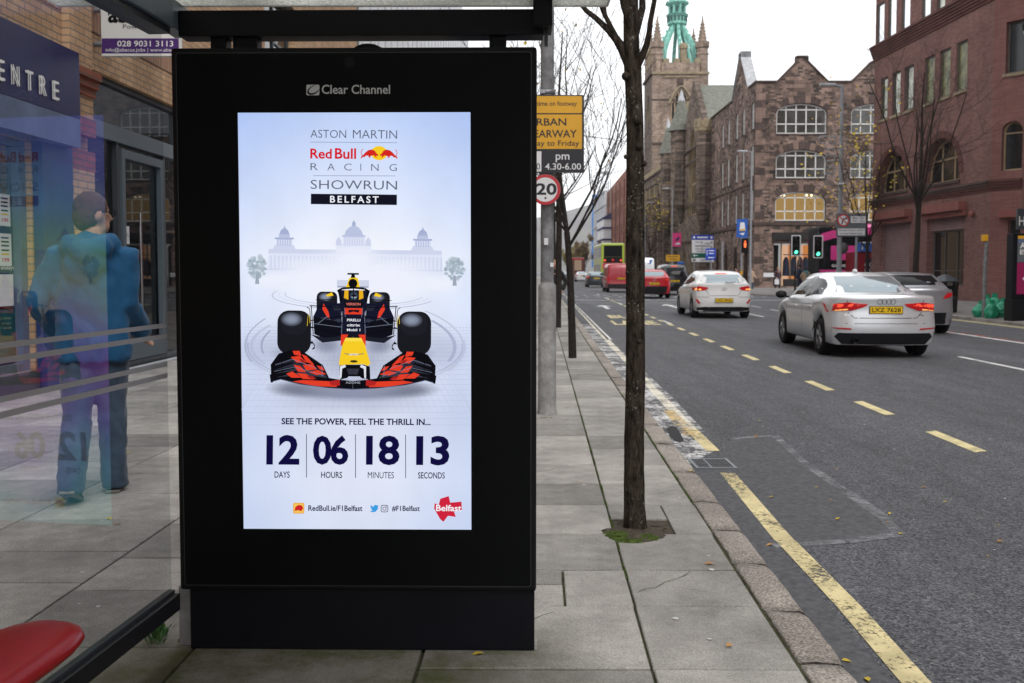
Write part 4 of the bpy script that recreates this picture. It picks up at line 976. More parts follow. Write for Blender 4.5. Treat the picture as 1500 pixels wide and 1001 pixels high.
# weeds and moss in the joints by the panel's foot
mb = MB()
for q in range(60):
    c = G(rnd.gauss(232, 8), rnd.gauss(935, 6), 0); h = rnd.uniform(.015, .06); t = rnd.uniform(0, 6.28); w = rnd.uniform(.004, .009); o = V((math.cos(t), math.sin(t), 0))*h*.7
    s = V((-math.sin(t), math.cos(t), 0))*w
    mb.add([c, c+o*.5+s+UP*h*.7, c+o+UP*h, c+o*.5-s+UP*h*.7], [(0, 1, 2, 3)], 'weed')
mb.build('weed', label='small green weed growing from the paving joint below the shelter glass', cat='weed', base=G(232, 935))
mb = MB()
def tuft(mb, c, rx, ry, h, n, seed):
    N = 14; vs = []; fs = []
    for i in range(N+1):
        for j in range(N+1):
            u, v = 2*i/N-1, 2*j/N-1; d = max(0, 1-(u*u+v*v)**.7); nn = noise.noise((u*3+seed, v*3, seed)); e = 1+.35*nn
            vs.append(V(c)+V((u*rx*e, v*ry*e, h*d*(1+.8*noise.noise((u*6, v*6, seed)))-.004)))
    for i in range(N):
        for j in range(N): fs.append((i*(N+1)+j, (i+1)*(N+1)+j, (i+1)*(N+1)+j+1, i*(N+1)+j+1))
    mb.add(vs, fs, n, True)
tuft(mb, G(904, 785), .085, .11, .024, 'moss', 1.3); tuft(mb, G(948, 787), .07, .09, .014, 'moss', 4.3); tuft(mb, G(925, 793), .10, .05, .016, 'moss', 5.9); tuft(mb, G(272, 936), .03, .05, .012, 'moss', 2.2)
for k in range(16):
    Y = 4.3+k*.42; tuft(mb, alongk(.385+rnd.uniform(-.004, .004), Y), .007, .13, .006, 'moss', k*1.7)
for k in range(9):
    Y = 5.8+k*.6; tuft(mb, alongk(.897, Y), .008, .16, .006, 'moss', k*2.7)
tuft(mb, G(800, 612, 0), .16, .10, .006, 'moss', 9.1)
mb.build('moss', kind='stuff', label='green moss in the paving joints and round the tree foot', cat='moss')
# ---------------------------------------------------------------- left side shops
bricks('buff_brick', (.58, .38, .23), (.48, .30, .175), (.26, .21, .17), 'Y', .235, .085, .010, .85, .22, .3, 1.2)
bricks('red_brick_pier', (.36, .13, .09), (.28, .10, .07), (.16, .12, .1), 'Y', .235, .085, .010)
bricks('soldier_course', (.48, .29, .20), (.40, .235, .165), (.16, .12, .1), 'Y', .085, .40, .010)
mat('navy_sign', (.012, .015, .085), .35, .12, 2, spec=.4)
mat('navy_pillar', (.02, .045, .16), .35, .3, 2)
mat('light_band', (.10, .14, .24), .4, .2, 3)
mat('letter_white', (.85, .85, .82), .4)
mat('shop_inside', (.05, .055, .07), .8, .5, 1.5)
mat('paper', (.72, .73, .76), .7, .06, 6)
mat('glow_orange', (.40, .16, .03), .6, .4, 3)
SO = alongk(-5.7, 0); SU = KD; SN = SU.cross(UP)
def sw(px, py, k=0):
    d = ray(px, py); t = (SO+SN*k-CAM).dot(SN)/d.dot(SN); q = CAM+d*t; return (q-SO).dot(SU), q.z
def sp3(s, z, k=0): return SO+SU*s+UP*z+SN*k
rots = Matrix((SU, SN, UP)).transposed()
def sbox(mb, s0, s1, z0, z1, k0, k1, m, bev=0): mb.box(sp3((s0+s1)/2, (z0+z1)/2, (k0+k1)/2), (s1-s0, k1-k0, z1-z0), m, rots, bev)
shop = thing('shop_building', 'buff brick shop building with navy fascia and glazed doors, left of the pavement', 'shop', sp3(12, 0))
gx0 = 12.12
mb = MB()
mb.facade(SO, SU, [(-40, 0), (30, 0), (30, 12.5), (-40, 12.5)], [arch(5.0, 10.75, .25, 2.82), arch(gx0, 18.4, .03, 3.93), arch(20, 22.5, 5.4, 7.4), arch(13.2, 15.2, 5.6, 7.6)], .35, 'buff_brick', 'buff_brick', 8)
wall = mb.build('wall', shop)
mb = MB()
sbox(mb, gx0+.0, 18.4, 4.40, 4.80, .002, .012, 'soldier_course'); sbox(mb, 4, 11.5, 4.45, 4.85, .002, .012, 'soldier_course'); mb.build('soldier_band', shop)
mb = MB(); sbox(mb, 11.52, 12.08, 0, 2.6, .002, .10, 'buff_brick'); sbox(mb, 11.52, 12.08, 3.25, 9, .002, .10, 'buff_brick')
mb.build('brick_pier', shop)
mb = MB()
for z0, z1, k in ((2.60, 2.84, .104), (3.03, 3.245, .12), (3.52, 3.62, .13), (3.62, 3.72, .17), (3.72, 3.82, .21)): sbox(mb, 11.50, 12.10, z0, z1, .001, k, 'red_brick_pier')
mb.build('corbel', shop)
# navy fascia with raised letters
mb = MB(); f0, f1 = 5.0, sw(117.5, 150, .27)[0]
ft, fm_, fb = sw(117.5, 79, .27)[1], sw(117.5, 175, .27)[1], sw(117.5, 217, .27)[1]
sbox(mb, f0, f1, fm_, ft, .0, .27, 'navy_sign', .004); sbox(mb, f0, f1, fb, fm_-.002, .0, .266, 'light_band'); fas = mb.build('fascia', shop)
mb = MB(); a = Art(mb, lambda s, z: sp3(s, z), SN, .0001, .30)
s1 = sw(87, 140, .3)[0]; s0 = sw(60, 130, .3)[0]
zb_, zt_ = sw(87, 147.5, .3)[1], sw(87, 121, .3)[1]
wl = .33
for i, ch in enumerate('CENTRE'[::-1]):
    e = s1-i*.272; vs, fs, asp = textshape(ch, .0)
    w = (zt_-zb_)*min(asp, .62); q = [sp3(e-w+w*p[0], zb_+(zt_-zb_)*p[1], .30) for p in vs]
    mb = MB(); mb.add(q, fs, 'letter_white'); mb.add([p-SN*.02 for p in q], fs, 'letter_white'); mb.build('letter', fas)
# glazed shopfront and the door
mb = MB()
zt, zb = 3.33, 3.12
for s in (gx0, 13.12, 14.72, 16.3, 18.34): sbox(mb, s, s+.07, .03, zb, -.20, -.08, 'grey_frame')
sbox(mb, gx0, 18.4, 3.86, 3.93, -.20, -.08, 'grey_frame'); sbox(mb, gx0, 18.4, zb, zt, -.20, -.06, 'grey_frame_light'); sbox(mb, gx0, gx0+.06, zt, 3.86, -.2, -.08, 'grey_frame'); sbox(mb, 15.3, 15.37, zt, 3.86, -.2, -.08, 'grey_frame')
sbox(mb, gx0, 18.4, .03, .10, -.20, -.05, 'grey_frame')
sf = mb.build('window', shop)
mb = MB(); mb.add([sp3(gx0, .1, -.15), sp3(18.4, .1, -.15), sp3(18.4, 3.9, -.15), sp3(gx0, 3.9, -.15)], [(0, 1, 2, 3)], 'shopglass') if 'shopglass' in MATS else None
def glassfront(name, tint, ior):
    m = bpy.data.materials.new(name); m.use_nodes = True; MATS[name] = m
    t = m.node_tree; t.nodes.clear(); N = t.nodes.new; L = t.links.new
    o = N('ShaderNodeOutputMaterial'); mx = N('ShaderNodeMixShader'); tr = N('ShaderNodeBsdfTransparent'); gl = N('ShaderNodeBsdfGlossy'); fr = N('ShaderNodeFresnel')
    tr.inputs[0].default_value = (*tint, 1); gl.inputs['Roughness'].default_value = .015; fr.inputs[0].default_value = ior
    L(fr.outputs[0], mx.inputs[0]); L(tr.outputs[0], mx.inputs[1]); L(gl.outputs[0], mx.inputs[2]); L(mx.outputs[0], o.inputs[0])
glassfront('shopglass', (.55, .58, .60), 1.7)
mb.add([sp3(gx0, .1, -.15), sp3(18.4, .1, -.15), sp3(18.4, 3.9, -.15), sp3(gx0, 3.9, -.15)], [(0, 1, 2, 3)], 'shopglass'); mb.build('pane', sf)
mb = MB()
d0, d1 = 13.24, 14.68
sbox(mb, d0, d0+.10, .11, 3.05, -.13, -.06, 'grey_frame_light'); sbox(mb, d1-.10, d1, .11, 3.05, -.13, -.06, 'grey_frame_light'); sbox(mb, d0+.1, d1-.1, 2.93, 3.05, -.13, -.06, 'grey_frame_light'); sbox(mb, d0+.1, d1-.1, .11, .34, -.13, -.06, 'grey_frame_light')
dr = mb.build('door', shop)
hs = sw(205, 380, -.02)[0]; hz1, hz0 = sw(205, 312, -.02)[1], sw(205, 452, -.02)[1]
mb = MB(); mb.tube([sp3(hs, hz0, 0), sp3(hs, hz1, 0)], .02, 'chrome', 10)
for z in (hz0+.12, hz1-.12): mb.tube([sp3(hs, z, 0), sp3(hs, z, -.07)], .012, 'chrome', 8)
mb.build('handle', dr)
mb = MB(); a = Art(mb, lambda s, z: sp3(s, z), SN, .0002, -.14); a.rect(hs-.16, 1.75, hs-.06, 2.0, 'paper'); a.text('PULL', hs-.145, 1.85, hs-.075, 1.9, 'ink'); mb.build('door_sticker', dr)
mb = MB(); sbox(mb, gx0-.2, 18.6, .0, .03, -.2, .10, 'slate_light'); mb.build('door_step', shop)
# rooms behind the glass
mb = MB(); mb.boxab(sp3(12.2, .01, -5), sp3(18.4, .02, -.4), 'shop_inside')
sbox(mb, 12.2, 18.4, .02, 4, -5.05, -5, 'shop_inside'); sbox(mb, 18.4, 18.5, .02, 4, -5, -.4, 'shop_inside'); sbox(mb, 5, 10.8, .02, 4, -3.05, -3, 'shop_inside'); sbox(mb, 10.8, 12.1, .02, 4, -5, -.36, 'shop_inside')
sbox(mb, 13.6, 15.5, 1.1, 1.9, -4.9, -4.8, 'glow_orange'); mb.build('interior', shop)
# the left display window, its notices and posters
mb = MB(); sbox(mb, 10.62, 10.75, .25, 2.82, -.2, -.06, 'light_band'); sbox(mb, 5, 10.62, .25, .34, -.2, -.06, 'grey_frame_light'); sbox(mb, 5, 10.62, 2.74, 2.82, -.2, -.06, 'grey_frame_light'); sbox(mb, 8.2, 8.28, .34, 2.74, -.2, -.06, 'grey_frame_light')
lw = mb.build('window', shop)
mb = MB(); mb.add([sp3(5, .3, -.15), sp3(10.7, .3, -.15), sp3(10.7, 2.8, -.15), sp3(5, 2.8, -.15)], [(0, 1, 2, 3)], 'shopglass'); mb.build('pane', lw)
mb = MB(); sbox(mb, 10.78, 11.48, .0, fb-.002, .002, .12, 'navy_pillar', .004); mb.build('pillar', shop)
mb = MB(); sbox(mb, 5, 10.75, .0, .249, .002, .05, 'grey_frame'); mb.build('stall_riser', shop)
mat('pink_ink', (.6, .06, .16), .6); mat('poster_dusk', (.25, .10, .10), .5, .6, 5, tint=(.05, .04, .16)); mat('poster_teal', (.015, .09, .11), .5, .6, 4); mat('poster_navy', (.015, .03, .12), .5)
NL = {0: 'white price notice with pink figures taped highest in the shop window', 1: 'left price notice of the pair below, pink figures on white paper', 2: 'right price notice of the pair in the shop window, pink figures on white paper', 3: 'blank white sheet taped below the price notices in the shop window'}
for i, (x0, y0, x1, y1) in enumerate(((0, 286, 16, 332), (0, 343, 18, 390), (26, 345, 43.5, 392), (1, 402, 21, 448))):
    a0, z1 = sw(x0-2, y0, -.14); b0, z0 = sw(x1, y1, -.14); z1 = sw(x1, y0, -.14)[1]
    mb = MB(); sbox(mb, a0, b0, z0, z1, -.147, -.144, 'paper')
    if i < 3:
        a = Art(mb, lambda s, z: sp3(s, z), SN, .0002, -.1435); w = b0-a0; h = z1-z0
        for r_, m_ in ((.84, 'poster_navy'), (.72, 'ink'), (.6, 'poster_navy'), (.46, 'ink'), (.34, 'plate_yellow')): a.rect(a0+w*.2, z0+h*r_, b0-w*.2, z0+h*(r_+.05), m_)
        a.text('199', a0+w*.25, z0+h*.12, b0-w*.2, z0+h*.25, 'pink_ink', .03)
    mb.build('paper_notice', label=NL[i], cat='notice', group='notices taped in the shop window', base=sp3(a0, z0, -.146))
mb = MB(); q0 = sw(-30, 520, -.13); q1 = sw(36, 525, -.13)
sbox(mb, q0[0], q1[0], sw(36, 565, -.13)[1], sw(36, 525, -.13)[1], -.148, -.1455, 'poster_dusk'); mb.build('holiday_poster', label='dusk coloured travel poster low in the shop window', cat='poster', base=sp3(q0[0], 1, -.147))
mb = MB(); sbox(mb, q0[0], sw(33, 480, -.13)[0], sw(33, 520, -.13)[1], sw(33, 452, -.13)[1], -.148, -.1455, 'poster_teal'); mb.build('holiday_poster', label='dark teal travel poster above the dusk one in the shop window', cat='poster', base=sp3(q0[0], 1.1, -.147))
mb = MB(); a = Art(mb, lambda s, z: sp3(s, z), SN, .0002, -.1478); e0 = sw(-40, 380, -.14)[0]; e1 = sw(30, 380, -.14)[0]
a.rect(e0, sw(20, 408, -.14)[1], e1, sw(20, 330, -.14)[1], 'poster_navy'); zz = sw(20, 397, -.14)[1]; a.text('olidays', sw(2, 395, -.14)[0], zz, sw(22, 393, -.14)[0], zz+.06, 'letter_white', .01)
mb.build('holiday_poster', label='navy holidays poster behind the white notices', cat='poster', base=sp3(e0, 1.3, -.147))
# upper windows
for s0_, s1_, z0_, z1_ in ((20, 22.5, 5.4, 7.4), (13.2, 15.2, 5.6, 7.6)): window(shop, SO, SU, s0_, s1_, z0_, z1_, 2, 2, 'grey_frame', 'pane_dark', .2)
# next building along: white slatted cladding
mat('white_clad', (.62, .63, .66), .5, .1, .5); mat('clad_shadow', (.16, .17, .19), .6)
nb = thing('office_building', 'white slatted office block beyond the brick shop, seen over the panel', 'office block', sp3(40, 0))
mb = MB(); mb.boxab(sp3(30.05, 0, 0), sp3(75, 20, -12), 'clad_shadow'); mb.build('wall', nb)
mb = MB()
for k in range(30): 
    s = 30.3+k*1.48; sbox(mb, s, s+1.15, 3.6, 20.0, .002, .14, 'white_clad')
mb.build('cladding', nb, kind='stuff')
mb = MB(); sbox(mb, 30.1, 75, 0, 3.5, .002, .12, 'pane_dark'); mb.build('shopfront', nb)
for (s0_, s1_, h_, m_, lab) in ((75.2, 120, 13, 'buff_brick', 'buff brick block farther along the left pavement'), (120.2, 200, 17, 'red_brick_pier', 'red brick block at the far end of the left pavement')):
    t = thing('street_building', lab, 'building', sp3((s0_+s1_)/2, 0)); mb = MB()
    hs_ = [arch(s0_+3+4*i, s0_+5+4*i, z, z+2) for i in range(int((s1_-s0_-5)//4)) for z in (4.5, 8)]
    mb.facade(SO, SU, [(s0_, 0), (s1_, 0), (s1_, h_), (s0_, h_)], hs_, .2, m_, None, 12); mb.build('wall', t)
    mb = MB(); sbox(mb, s0_+1, s1_-1, .3, h_-1, -.3, -.22, 'pane_dark'); mb.build('windows', t)
# projecting sign above the brick pier
mat('purple_ink', (.075, .03, .16), .5)
ps = thing('projecting_sign', 'white and purple projecting sign on metal brackets above the shop door', 'projecting sign', (-5.3, 12.3, 4.1))
Ys = 12.3; c0, c1 = P(149, 82, Ys), P(262, -12, Ys)
mb = MB(); mb.boxab(c0, c1+V((0, .09, 0)), 'white_paint'); mb.build('board', ps)
mb = MB(); a = Art(mb, lambda x, y: P(x, y, Ys), (0, -1, 0), .0004, .002)
a.rect(149, 78.5, 262, 56.5, 'purple_ink'); a.text('abacus', 158, 34, 248, 6, 'ink', .03); a.text('Powering', 180, 44.5, 226, 36, 'grey_frame', .0)
a.text('028 9031 3113', 172, 68.5, 254, 60, 'letter_white', .01); a.text('info@abacus.jobs | www.abacus.jobs', 155, 77.5, 277, 70.5, 'letter_white', 0)
mb.build('lettering', ps)
for y in (16, 66): MB().tube([P(126, y, Ys+.05), P(152, y-1, Ys+.05)], .035, 'galvanised', 8).build('bracket', ps)

# ---------------------------------------------------------------- people
def remesh(mb, voxel, smooth=3, disp=0, dscale=6, m='skin', seed=0):
    """one continuous skin over overlapping limbs"""
    me = bpy.data.meshes.new('blob'); me.from_pydata([tuple(p) for p in mb.v], [], mb.f)
    o = bpy.data.objects.new('blob', me); COL.objects.link(o)
    r = o.modifiers.new('r', 'REMESH'); r.mode = 'VOXEL'; r.voxel_size = voxel; r.use_smooth_shade = True
    s = o.modifiers.new('s', 'SMOOTH'); s.iterations = smooth; s.factor = .5
    bpy.context.view_layer.update(); ev = o.evaluated_get(bpy.context.evaluated_depsgraph_get()); e = ev.to_mesh()
    nv = [v.co.copy() for v in e.vertices]; nn = [v.normal.copy() for v in e.vertices]; nf = [tuple(p.vertices) for p in e.polygons]
    ev.to_mesh_clear(); bpy.data.objects.remove(o); bpy.data.meshes.remove(me)
    if disp:
        for i, p in enumerate(nv):
            q = V((p.x*dscale, p.y*dscale, p.z*dscale*.75+p.x*4))
            f = noise.noise(q+V((seed, 0, 0)))+.5*noise.noise(q*2.3+V((0, seed, 0)))
            nv[i] = p+nn[i]*(disp*(1-abs(f)*2.2))
    out = MB(); out.add(nv, nf, m, True); return out
def ell(mb, c, r, m='skin', rot=None, nu=14, nv=9):
    c = V(c); vs = []; fs = []
    for i in range(nv+1):
        a = math.pi*i/nv
        for k in range(nu):
            t = 2*math.pi*k/nu; q = V((r[0]*math.sin(a)*math.cos(t), r[1]*math.sin(a)*math.sin(t), r[2]*math.cos(a)))
            vs.append(c+(rot @ q if rot is not None else q))
    for i in range(nv):
        for k in range(nu): fs.append((i*nu+k, i*nu+(k+1) % nu, (i+1)*nu+(k+1) % nu, (i+1)*nu+k))
    mb.add(vs, fs, m, True)
def hand(mb, w, d, side=1, s=1):
    """palm, four fingers and a thumb hanging from wrist w along d"""
    d = V(d).normalized(); x = V((0, 1, 0)); x = (x-d*x.dot(d)).normalized(); n = d.cross(x)
    p = V(w); mb.tube([p, p+d*.05*s, p+d*.09*s], [.024*s, .036*s, .034*s], 'skin', 10, sq=(1, .6))
    for i, L in enumerate((.068, .078, .072, .056)):
        b = p+d*.085*s+x*((i-1.5)*-.019*s)
        mb.tube([b, b+d*L*.45*s+n*side*.006*s, b+d*L*.8*s+n*side*.022*s, b+d*L*.95*s+n*side*.04*s], [.0095*s, .009*s, .0082*s, .006*s], 'skin', 6)
    b = p+d*.03*s+x*.03*s
    mb.tube([b, b+d*.03*s+x*.026*s+n*side*.012*s, b+d*.065*s+x*.028*s+n*side*.026*s], [.012*s, .0105*s, .007*s], 'skin', 6)
def person(label, loc, rz, H=1.75, coat='coat', legs='jeans', hair='hair_dark', coatlen=.78, legA=(.25, -.2), arms=((.10, .12), (.10, .12)), head=0, vox=.03, shoe='shoe_dark', group=None, hood=False, glasses=False, skirt=False, elbow=.15, hairlen=0, width=1.0):
    k = H/1.80
    t = thing('person', label, 'person', loc, rz, group)
    def leg(sd, a):                                 # hip, knee, ankle
        hip = V((sd*.082, 0, .92)); kn = hip+V((0, math.sin(a)*.43, -math.cos(a)*.43)); b = a-(.18 if a > 0 else .55)*abs(a)/.25*(.4 if a > 0 else .8)
        an = kn+V((0, math.sin(b)*.42, -math.cos(b)*.42)); return hip, kn, an
    LG = [leg(-1, legA[0]), leg(1, legA[1])]
    low = min(l[2].z for l in LG)-.085; off = V((0, 0, -low))
    LG = [tuple(q+off for q in l) for l in LG]; dz = -low
    def arm(sd, f, o):
        sh_ = V((sd*.178*width, 0, 1.42+dz)); el_ = sh_+V((sd*(.035+o), -.06+f*.1, -.28)); wr = el_+V((-sd*o*.9, .06+f*elbow*4, -.235+f*.12)); return sh_, el_, wr
    AR = [arm(-1, *arms[0]), arm(1, *arms[1])]
    rh = Matrix.Rotation(head, 3, 'Z'); hc = V((0, .03, 1.66+dz))
    b = MB()
    for hp, kn, an in LG:
        b.tube([hp+UP*.05, hp, kn, an, an-UP*.05], [.09, .085, .058, .04, .042], 'skin', 10)
        b.tube([an+V((0, -.03, -.045)), an+V((0, .05, -.055)), an+V((0, .14, -.065))], [.038, .036, .025], 'skin', 8)
    b.tube([V((0, 0, .86+dz)), V((0, 0, 1.02+dz)), V((0, -.01, 1.2+dz)), V((0, 0, 1.38+dz)), V((0, .0, 1.46+dz)), V((0, .01, 1.5+dz))], [.15, .145, .145, .165, .12, .06], 'skin', 14, sq=(1, .68) )
    b.tube([V((0, .0, 1.44+dz)), V((0, .015, 1.58+dz))], [.062, .056], 'skin', 10)
    for sd, (s_, e_, w_) in zip((-1, 1), AR):
        b.tube([s_+V((-sd*.04, 0, 0)), s_, e_, w_], [.05, .052, .042, .028], 'skin', 10); hand(b, w_, (w_-e_), sd)
    ell(b, hc+V((0, 0, .02)), (.076, .097, .112), rot=rh); ell(b, hc+rh @ V((0, .045, -.055)), (.055, .05, .062))
    b.tube([hc+rh @ V((0, .092, .02)), hc+rh @ V((0, .118, -.018)), hc+rh @ V((0, .095, -.03))], [.012, .017, .012], 'skin', 6)
    for sd in (-1, 1): ell(b, hc+rh @ V((sd*.078, -.004, .0)), (.012, .024, .034), rot=rh)
    ell(b, hc+rh @ V((0, .088, -.058)), (.026, .014, .008), rot=rh)
    body = remesh(b, min(vox, .012), 2); sc = lambda mb_: [p.__imul__(k) for p in mb_.v]
    sc(body); body.build('body', t, local=True)
    for sd in (-1, 1): f = MB(); ell(f, (hc+rh @ V((sd*.032, .083, .022)))*k, (.012, .008, .007), 'ink'); f.build('eye', t, local=True)
    h = MB(); rr = rh
    ell(h, hc+rr @ V((0, -.014, .045)), (.085, .100, .098), rot=rr); ell(h, hc+rr @ V((0, -.045, -.01)), (.079, .072, .085), rot=rr)
    if hairlen: h.tube([hc+rr @ V((0, -.05, .03)), hc+rr @ V((0, -.07, -.12)), hc+rr @ V((0, -.06, -.12-hairlen))], [.085, .08, .05], 'skin', 12)
    hh = remesh(h, min(vox, .014), 2, .006, 40, hair); 
    # hairline: nothing in front of the face
    sc(hh); hh.build('hair', t, local=True)
    if glasses:
        g = MB()
        for sd in (-1, 1):
            g.tube([(hc+rr @ V((sd*.034+.026*math.cos(a_), .108, .02+.02*math.sin(a_))))*k for a_ in [i*6.283/12 for i in range(13)]], .003, 'ink', 5, cap=False)
            g.tube([(hc+rr @ V((sd*.06, .106, .024)))*k, (hc+rr @ V((sd*.084, .01, .02)))*k], .003, 'ink', 5)
        g.build('glasses', t, local=True)
    # trousers
    l = MB()
    for hp, kn, an in LG: l.tube([hp+V((0, -.005, .08)), hp, (hp+kn)/2, kn, (kn+an)/2, an-UP*.03, an-UP*.055], [.115, .118, .10, .082, .078, .074, .078], 'skin', 14)
    l.tube([V((0, -.01, .86+dz)), V((0, -.005, 1.04+dz))], [.165, .16], 'skin', 14, sq=(1, .72))
    lm = remesh(l, vox*.8, 2, .008, 9, legs, 3); sc(lm); lm.build('trousers', t, local=True)
    # coat
    c = MB(); z0 = coatlen+dz
    c.tube([V((0, -.01, z0)), V((0, -.012, z0+.10)), V((0, -.015, 1.06+dz)), V((0, -.02, 1.22+dz)), V((0, -.02, 1.36+dz)), V((0, -.012, 1.44+dz)), V((0, .0, 1.50+dz)), V((0, .01, 1.545+dz))], [.205*width, .203*width, .190*width, .192*width, .184*width, .142*width, .095, .08], 'skin', 18, sq=(1, .70))
    for sd, (s_, e_, w_) in zip((-1, 1), AR):
        c.tube([s_+V((-sd*.06, 0, .0)), s_+V((sd*.005, 0, 0)), (s_+e_)/2, e_, (e_+w_)/2, w_+(w_-e_)*.06], [.062, .076, .070, .066, .061, .056], 'skin', 14)
    if hood:
        c.tube([V((-.12, -.03, 1.50+dz)), V((-.09, -.12, 1.47+dz)), V((0, -.17, 1.43+dz)), V((.09, -.12, 1.47+dz)), V((.12, -.03, 1.50+dz))], [.05, .065, .075, .065, .05], 'skin', 12)
        ell(c, V((0, -.14, 1.37+dz)), (.12, .065, .12))
    cm = remesh(c, vox*.9, 2, .014, 7, coat, 1); sc(cm); cm.build('jacket' if hood else 'coat', t, local=True)
    for i, (hp, kn, an) in enumerate(LG):
        s_ = MB(); pit = .0 if an.z-.085 < .02 else .45
        rs = Matrix.Rotation(-pit, 3, 'X'); c0 = an+V((0, 0, -.045))
        s_.tube([c0+rs @ V((0, -.06, -.005)), c0+rs @ V((0, -.02, .0)), c0+rs @ V((0, .07, -.012)), c0+rs @ V((0, .15, -.022)), c0+rs @ V((0, .185, -.026))], [.035, .05, .047, .042, .02], 'skin', 12, sq=(1, .8))
        sm = remesh(s_, .012, 1, m=shoe)
        for p in sm.v: p.z = max(p.z, .012) if not pit else p.z
        sm.box(c0+rs @ V((0, .06, -.032)), (.085, .27, .018), 'shoe_sole', rs, .006)
        sc(sm); sm.build('shoe', t, local=True)
    return t
def fabric(name, col, sheen=.3, var=.18):
    m = mat(name, col, .65, var, 5, .25, 160); m.node_tree.nodes['Principled BSDF'].inputs['Sheen Weight'].default_value = sheen
fabric('jacket_blue', (.018, .105, .235), .1, .12); fabric('jeans_blue', (.058, .09, .14), .2, .35); fabric('hair_brown', (.085, .048, .03), 0, .4); fabric('hair_grey', (.16, .14, .12), 0); fabric('hair_blond', (.32, .20, .09), 0)
fabric('coat_beige', (.42, .30, .21)); fabric('coat_maroon', (.045, .015, .025)); fabric('coat_navy', (.015, .02, .045)); fabric('coat_black', (.012, .012, .014)); fabric('coat_red', (.24, .05, .06)); fabric('trouser_dark', (.018, .018, .022)); fabric('dress_teal', (.05, .22, .24)); fabric('coat_tan', (.34, .24, .15))
fabric("hair_dark", (.02, .014, .01), 0); mat('shoe_dark', (.03, .028, .026), .5, .3, 10); mat('shoe_sole', (.20, .19, .17), .8)
def stand(px, py, Y=None): g = G(px, py); return V((g.x, g.y, 0))
man = person('man in a blue hooded jacket and jeans walking away beyond the shelter glass', stand(143, 724), R(10), 1.83, 'jacket_blue', 'jeans_blue', 'hair_brown', .80, (-.17, .11), ((.24, .085), (.34, -.03)), R(-48), .020, hood=True, glasses=True, elbow=.18, width=1.04)
person('blond person in black beyond the sign post on the left pavement', V((1.19, 26.5, 0)), R(180), 1.68, 'coat_black', 'trouser_dark', 'hair_blond', .7, (.18, -.15), vox=.035, hairlen=.1)

# ---------------------------------------------------------------- the near tree, street trees behind it
def limb(mb, p, d, L, r0, r1, n=6, wob=.12, up=.1, m='bark', sides=7, rr=None):
    rr = rr or rnd; pts = [V(p)]; d = V(d).normalized()
    for i in range(n):
        d = (d+V((rr.uniform(-wob, wob), rr.uniform(-wob, wob), rr.uniform(-wob, wob)+up*.3))).normalized(); pts.append(pts[-1]+d*L/n)
    rad = [r0+(r1-r0)*i/n for i in range(n+1)]
    mb.tube(pts, rad, m, sides); return pts, rad, d
def branch(tr, tw, p, d, L, r, lev, rr, spread=.6, up=.25, minr=.004, nk=(3, 5), tips=None):
    mb = tr if lev > 1 else tw
    pts, rad, dd = limb(mb, p, d, L, r, max(minr, r*.35), 6 if lev > 0 else 4, .13, up, 'bark' if lev > 1 else 'bark_twig', 7 if lev > 1 else 5 if lev > 0 else 3, rr)
    if tips is not None and lev == 0: tips.append(pts[-1])
    if lev == 0: return
    for k in range(rr.randint(*nk)):
        i = rr.randint(2, len(pts)-1); a = (pts[i]-pts[i-1]).normalized()
        o = V((rr.uniform(-1, 1), rr.uniform(-1, 1), rr.uniform(-.35, 1))).normalized()
        nd = (a*(1-spread)+o*spread).normalized()
        branch(tr, tw, pts[i], nd, L*rr.uniform(.45, .72), max(minr, rad[i]*.6), lev-1, rr, spread, up, minr, nk, tips)
t1 = thing('street_tree', 'lichen flecked bare tree trunk nearest the camera, rising from a mossy pit', 'tree', G(930, 783))
T1 = 5.03; mb = MB(); cpts = [(930, 800, 50), (930.5, 790, 46), (930.5, 782, 39), (930.5, 768, 34.5), (929.5, 740, 32), (929, 690, 30.5), (929, 640, 30), (930, 600, 29.5), (931, 560, 28.8), (931, 500, 28.6), (930.5, 440, 28.4), (930.5, 380, 28), (930, 330, 27.6), (930.5, 280, 27.0), (930.5, 240, 26.4), (930.5, 200, 25.6), (929.5, 160, 25.0), (928, 125, 24.6), (926.5, 95, 25.5), (925, 70, 24), (924, 30, 22.5), (924, -20, 21.5), (925, -120, 19), (927, -260, 16)]
vs = []; fs = []; nn = 22; prev = None; dense = []
for (a, b) in zip(cpts, cpts[1:]):
    n = max(2, int(abs(b[1]-a[1])/9))
    for i in range(n): f = i/n; dense.append(tuple(a[j]+(b[j]-a[j])*f for j in range(3)))
for (x, y, w) in dense:
    c = P(x, min(y, 790), T1); 
    if y > 790: c.z = -.02
    r = w/2*T1/1400*.98
    for k in range(nn):
        a = 2*math.pi*k/nn; q = V((math.cos(a), math.sin(a), 0)); s = 1+.05*noise.noise(V((q.x*1.6, q.y*1.6, c.z*3.0)))+.035*noise.noise(V((q.x*5, q.y*5, c.z*11)))+.10*max(0, noise.noise(V((q.x*1.9+7, q.y*1.9, c.z*5.5)))-.45)*2
        vs.append(c+q*r*s)
for i in range(len(dense)-1):
    for k in range(nn): fs.append((i*nn+k, i*nn+(k+1) % nn, (i+1)*nn+(k+1) % nn, (i+1)*nn+k))
mb.add(vs, fs, 'trunk_bark', True)
def knot(x, y, r, dx=0):
    c = P(x, y, T1-.045); ell(mb, c, (r*.0036, .02, r*.0036), 'trunk_bark', None, 10, 7)
for x, y, r in ((934, 178, 6), (936, 215, 5), (917, 112, 6.5), (944, 240, 4), (917, 230, 3.5), (936, 500, 4), (919, 400, 3)): knot(x, y, r)
mb.build('trunk', t1)
def lb(pts, mb):
    q = [P(x, y, T1+dy) for x, y, w, dy in pts]; mb.tube(q, [w/2*T1/1400 for x, y, w, dy in pts], 'trunk_bark', 10)
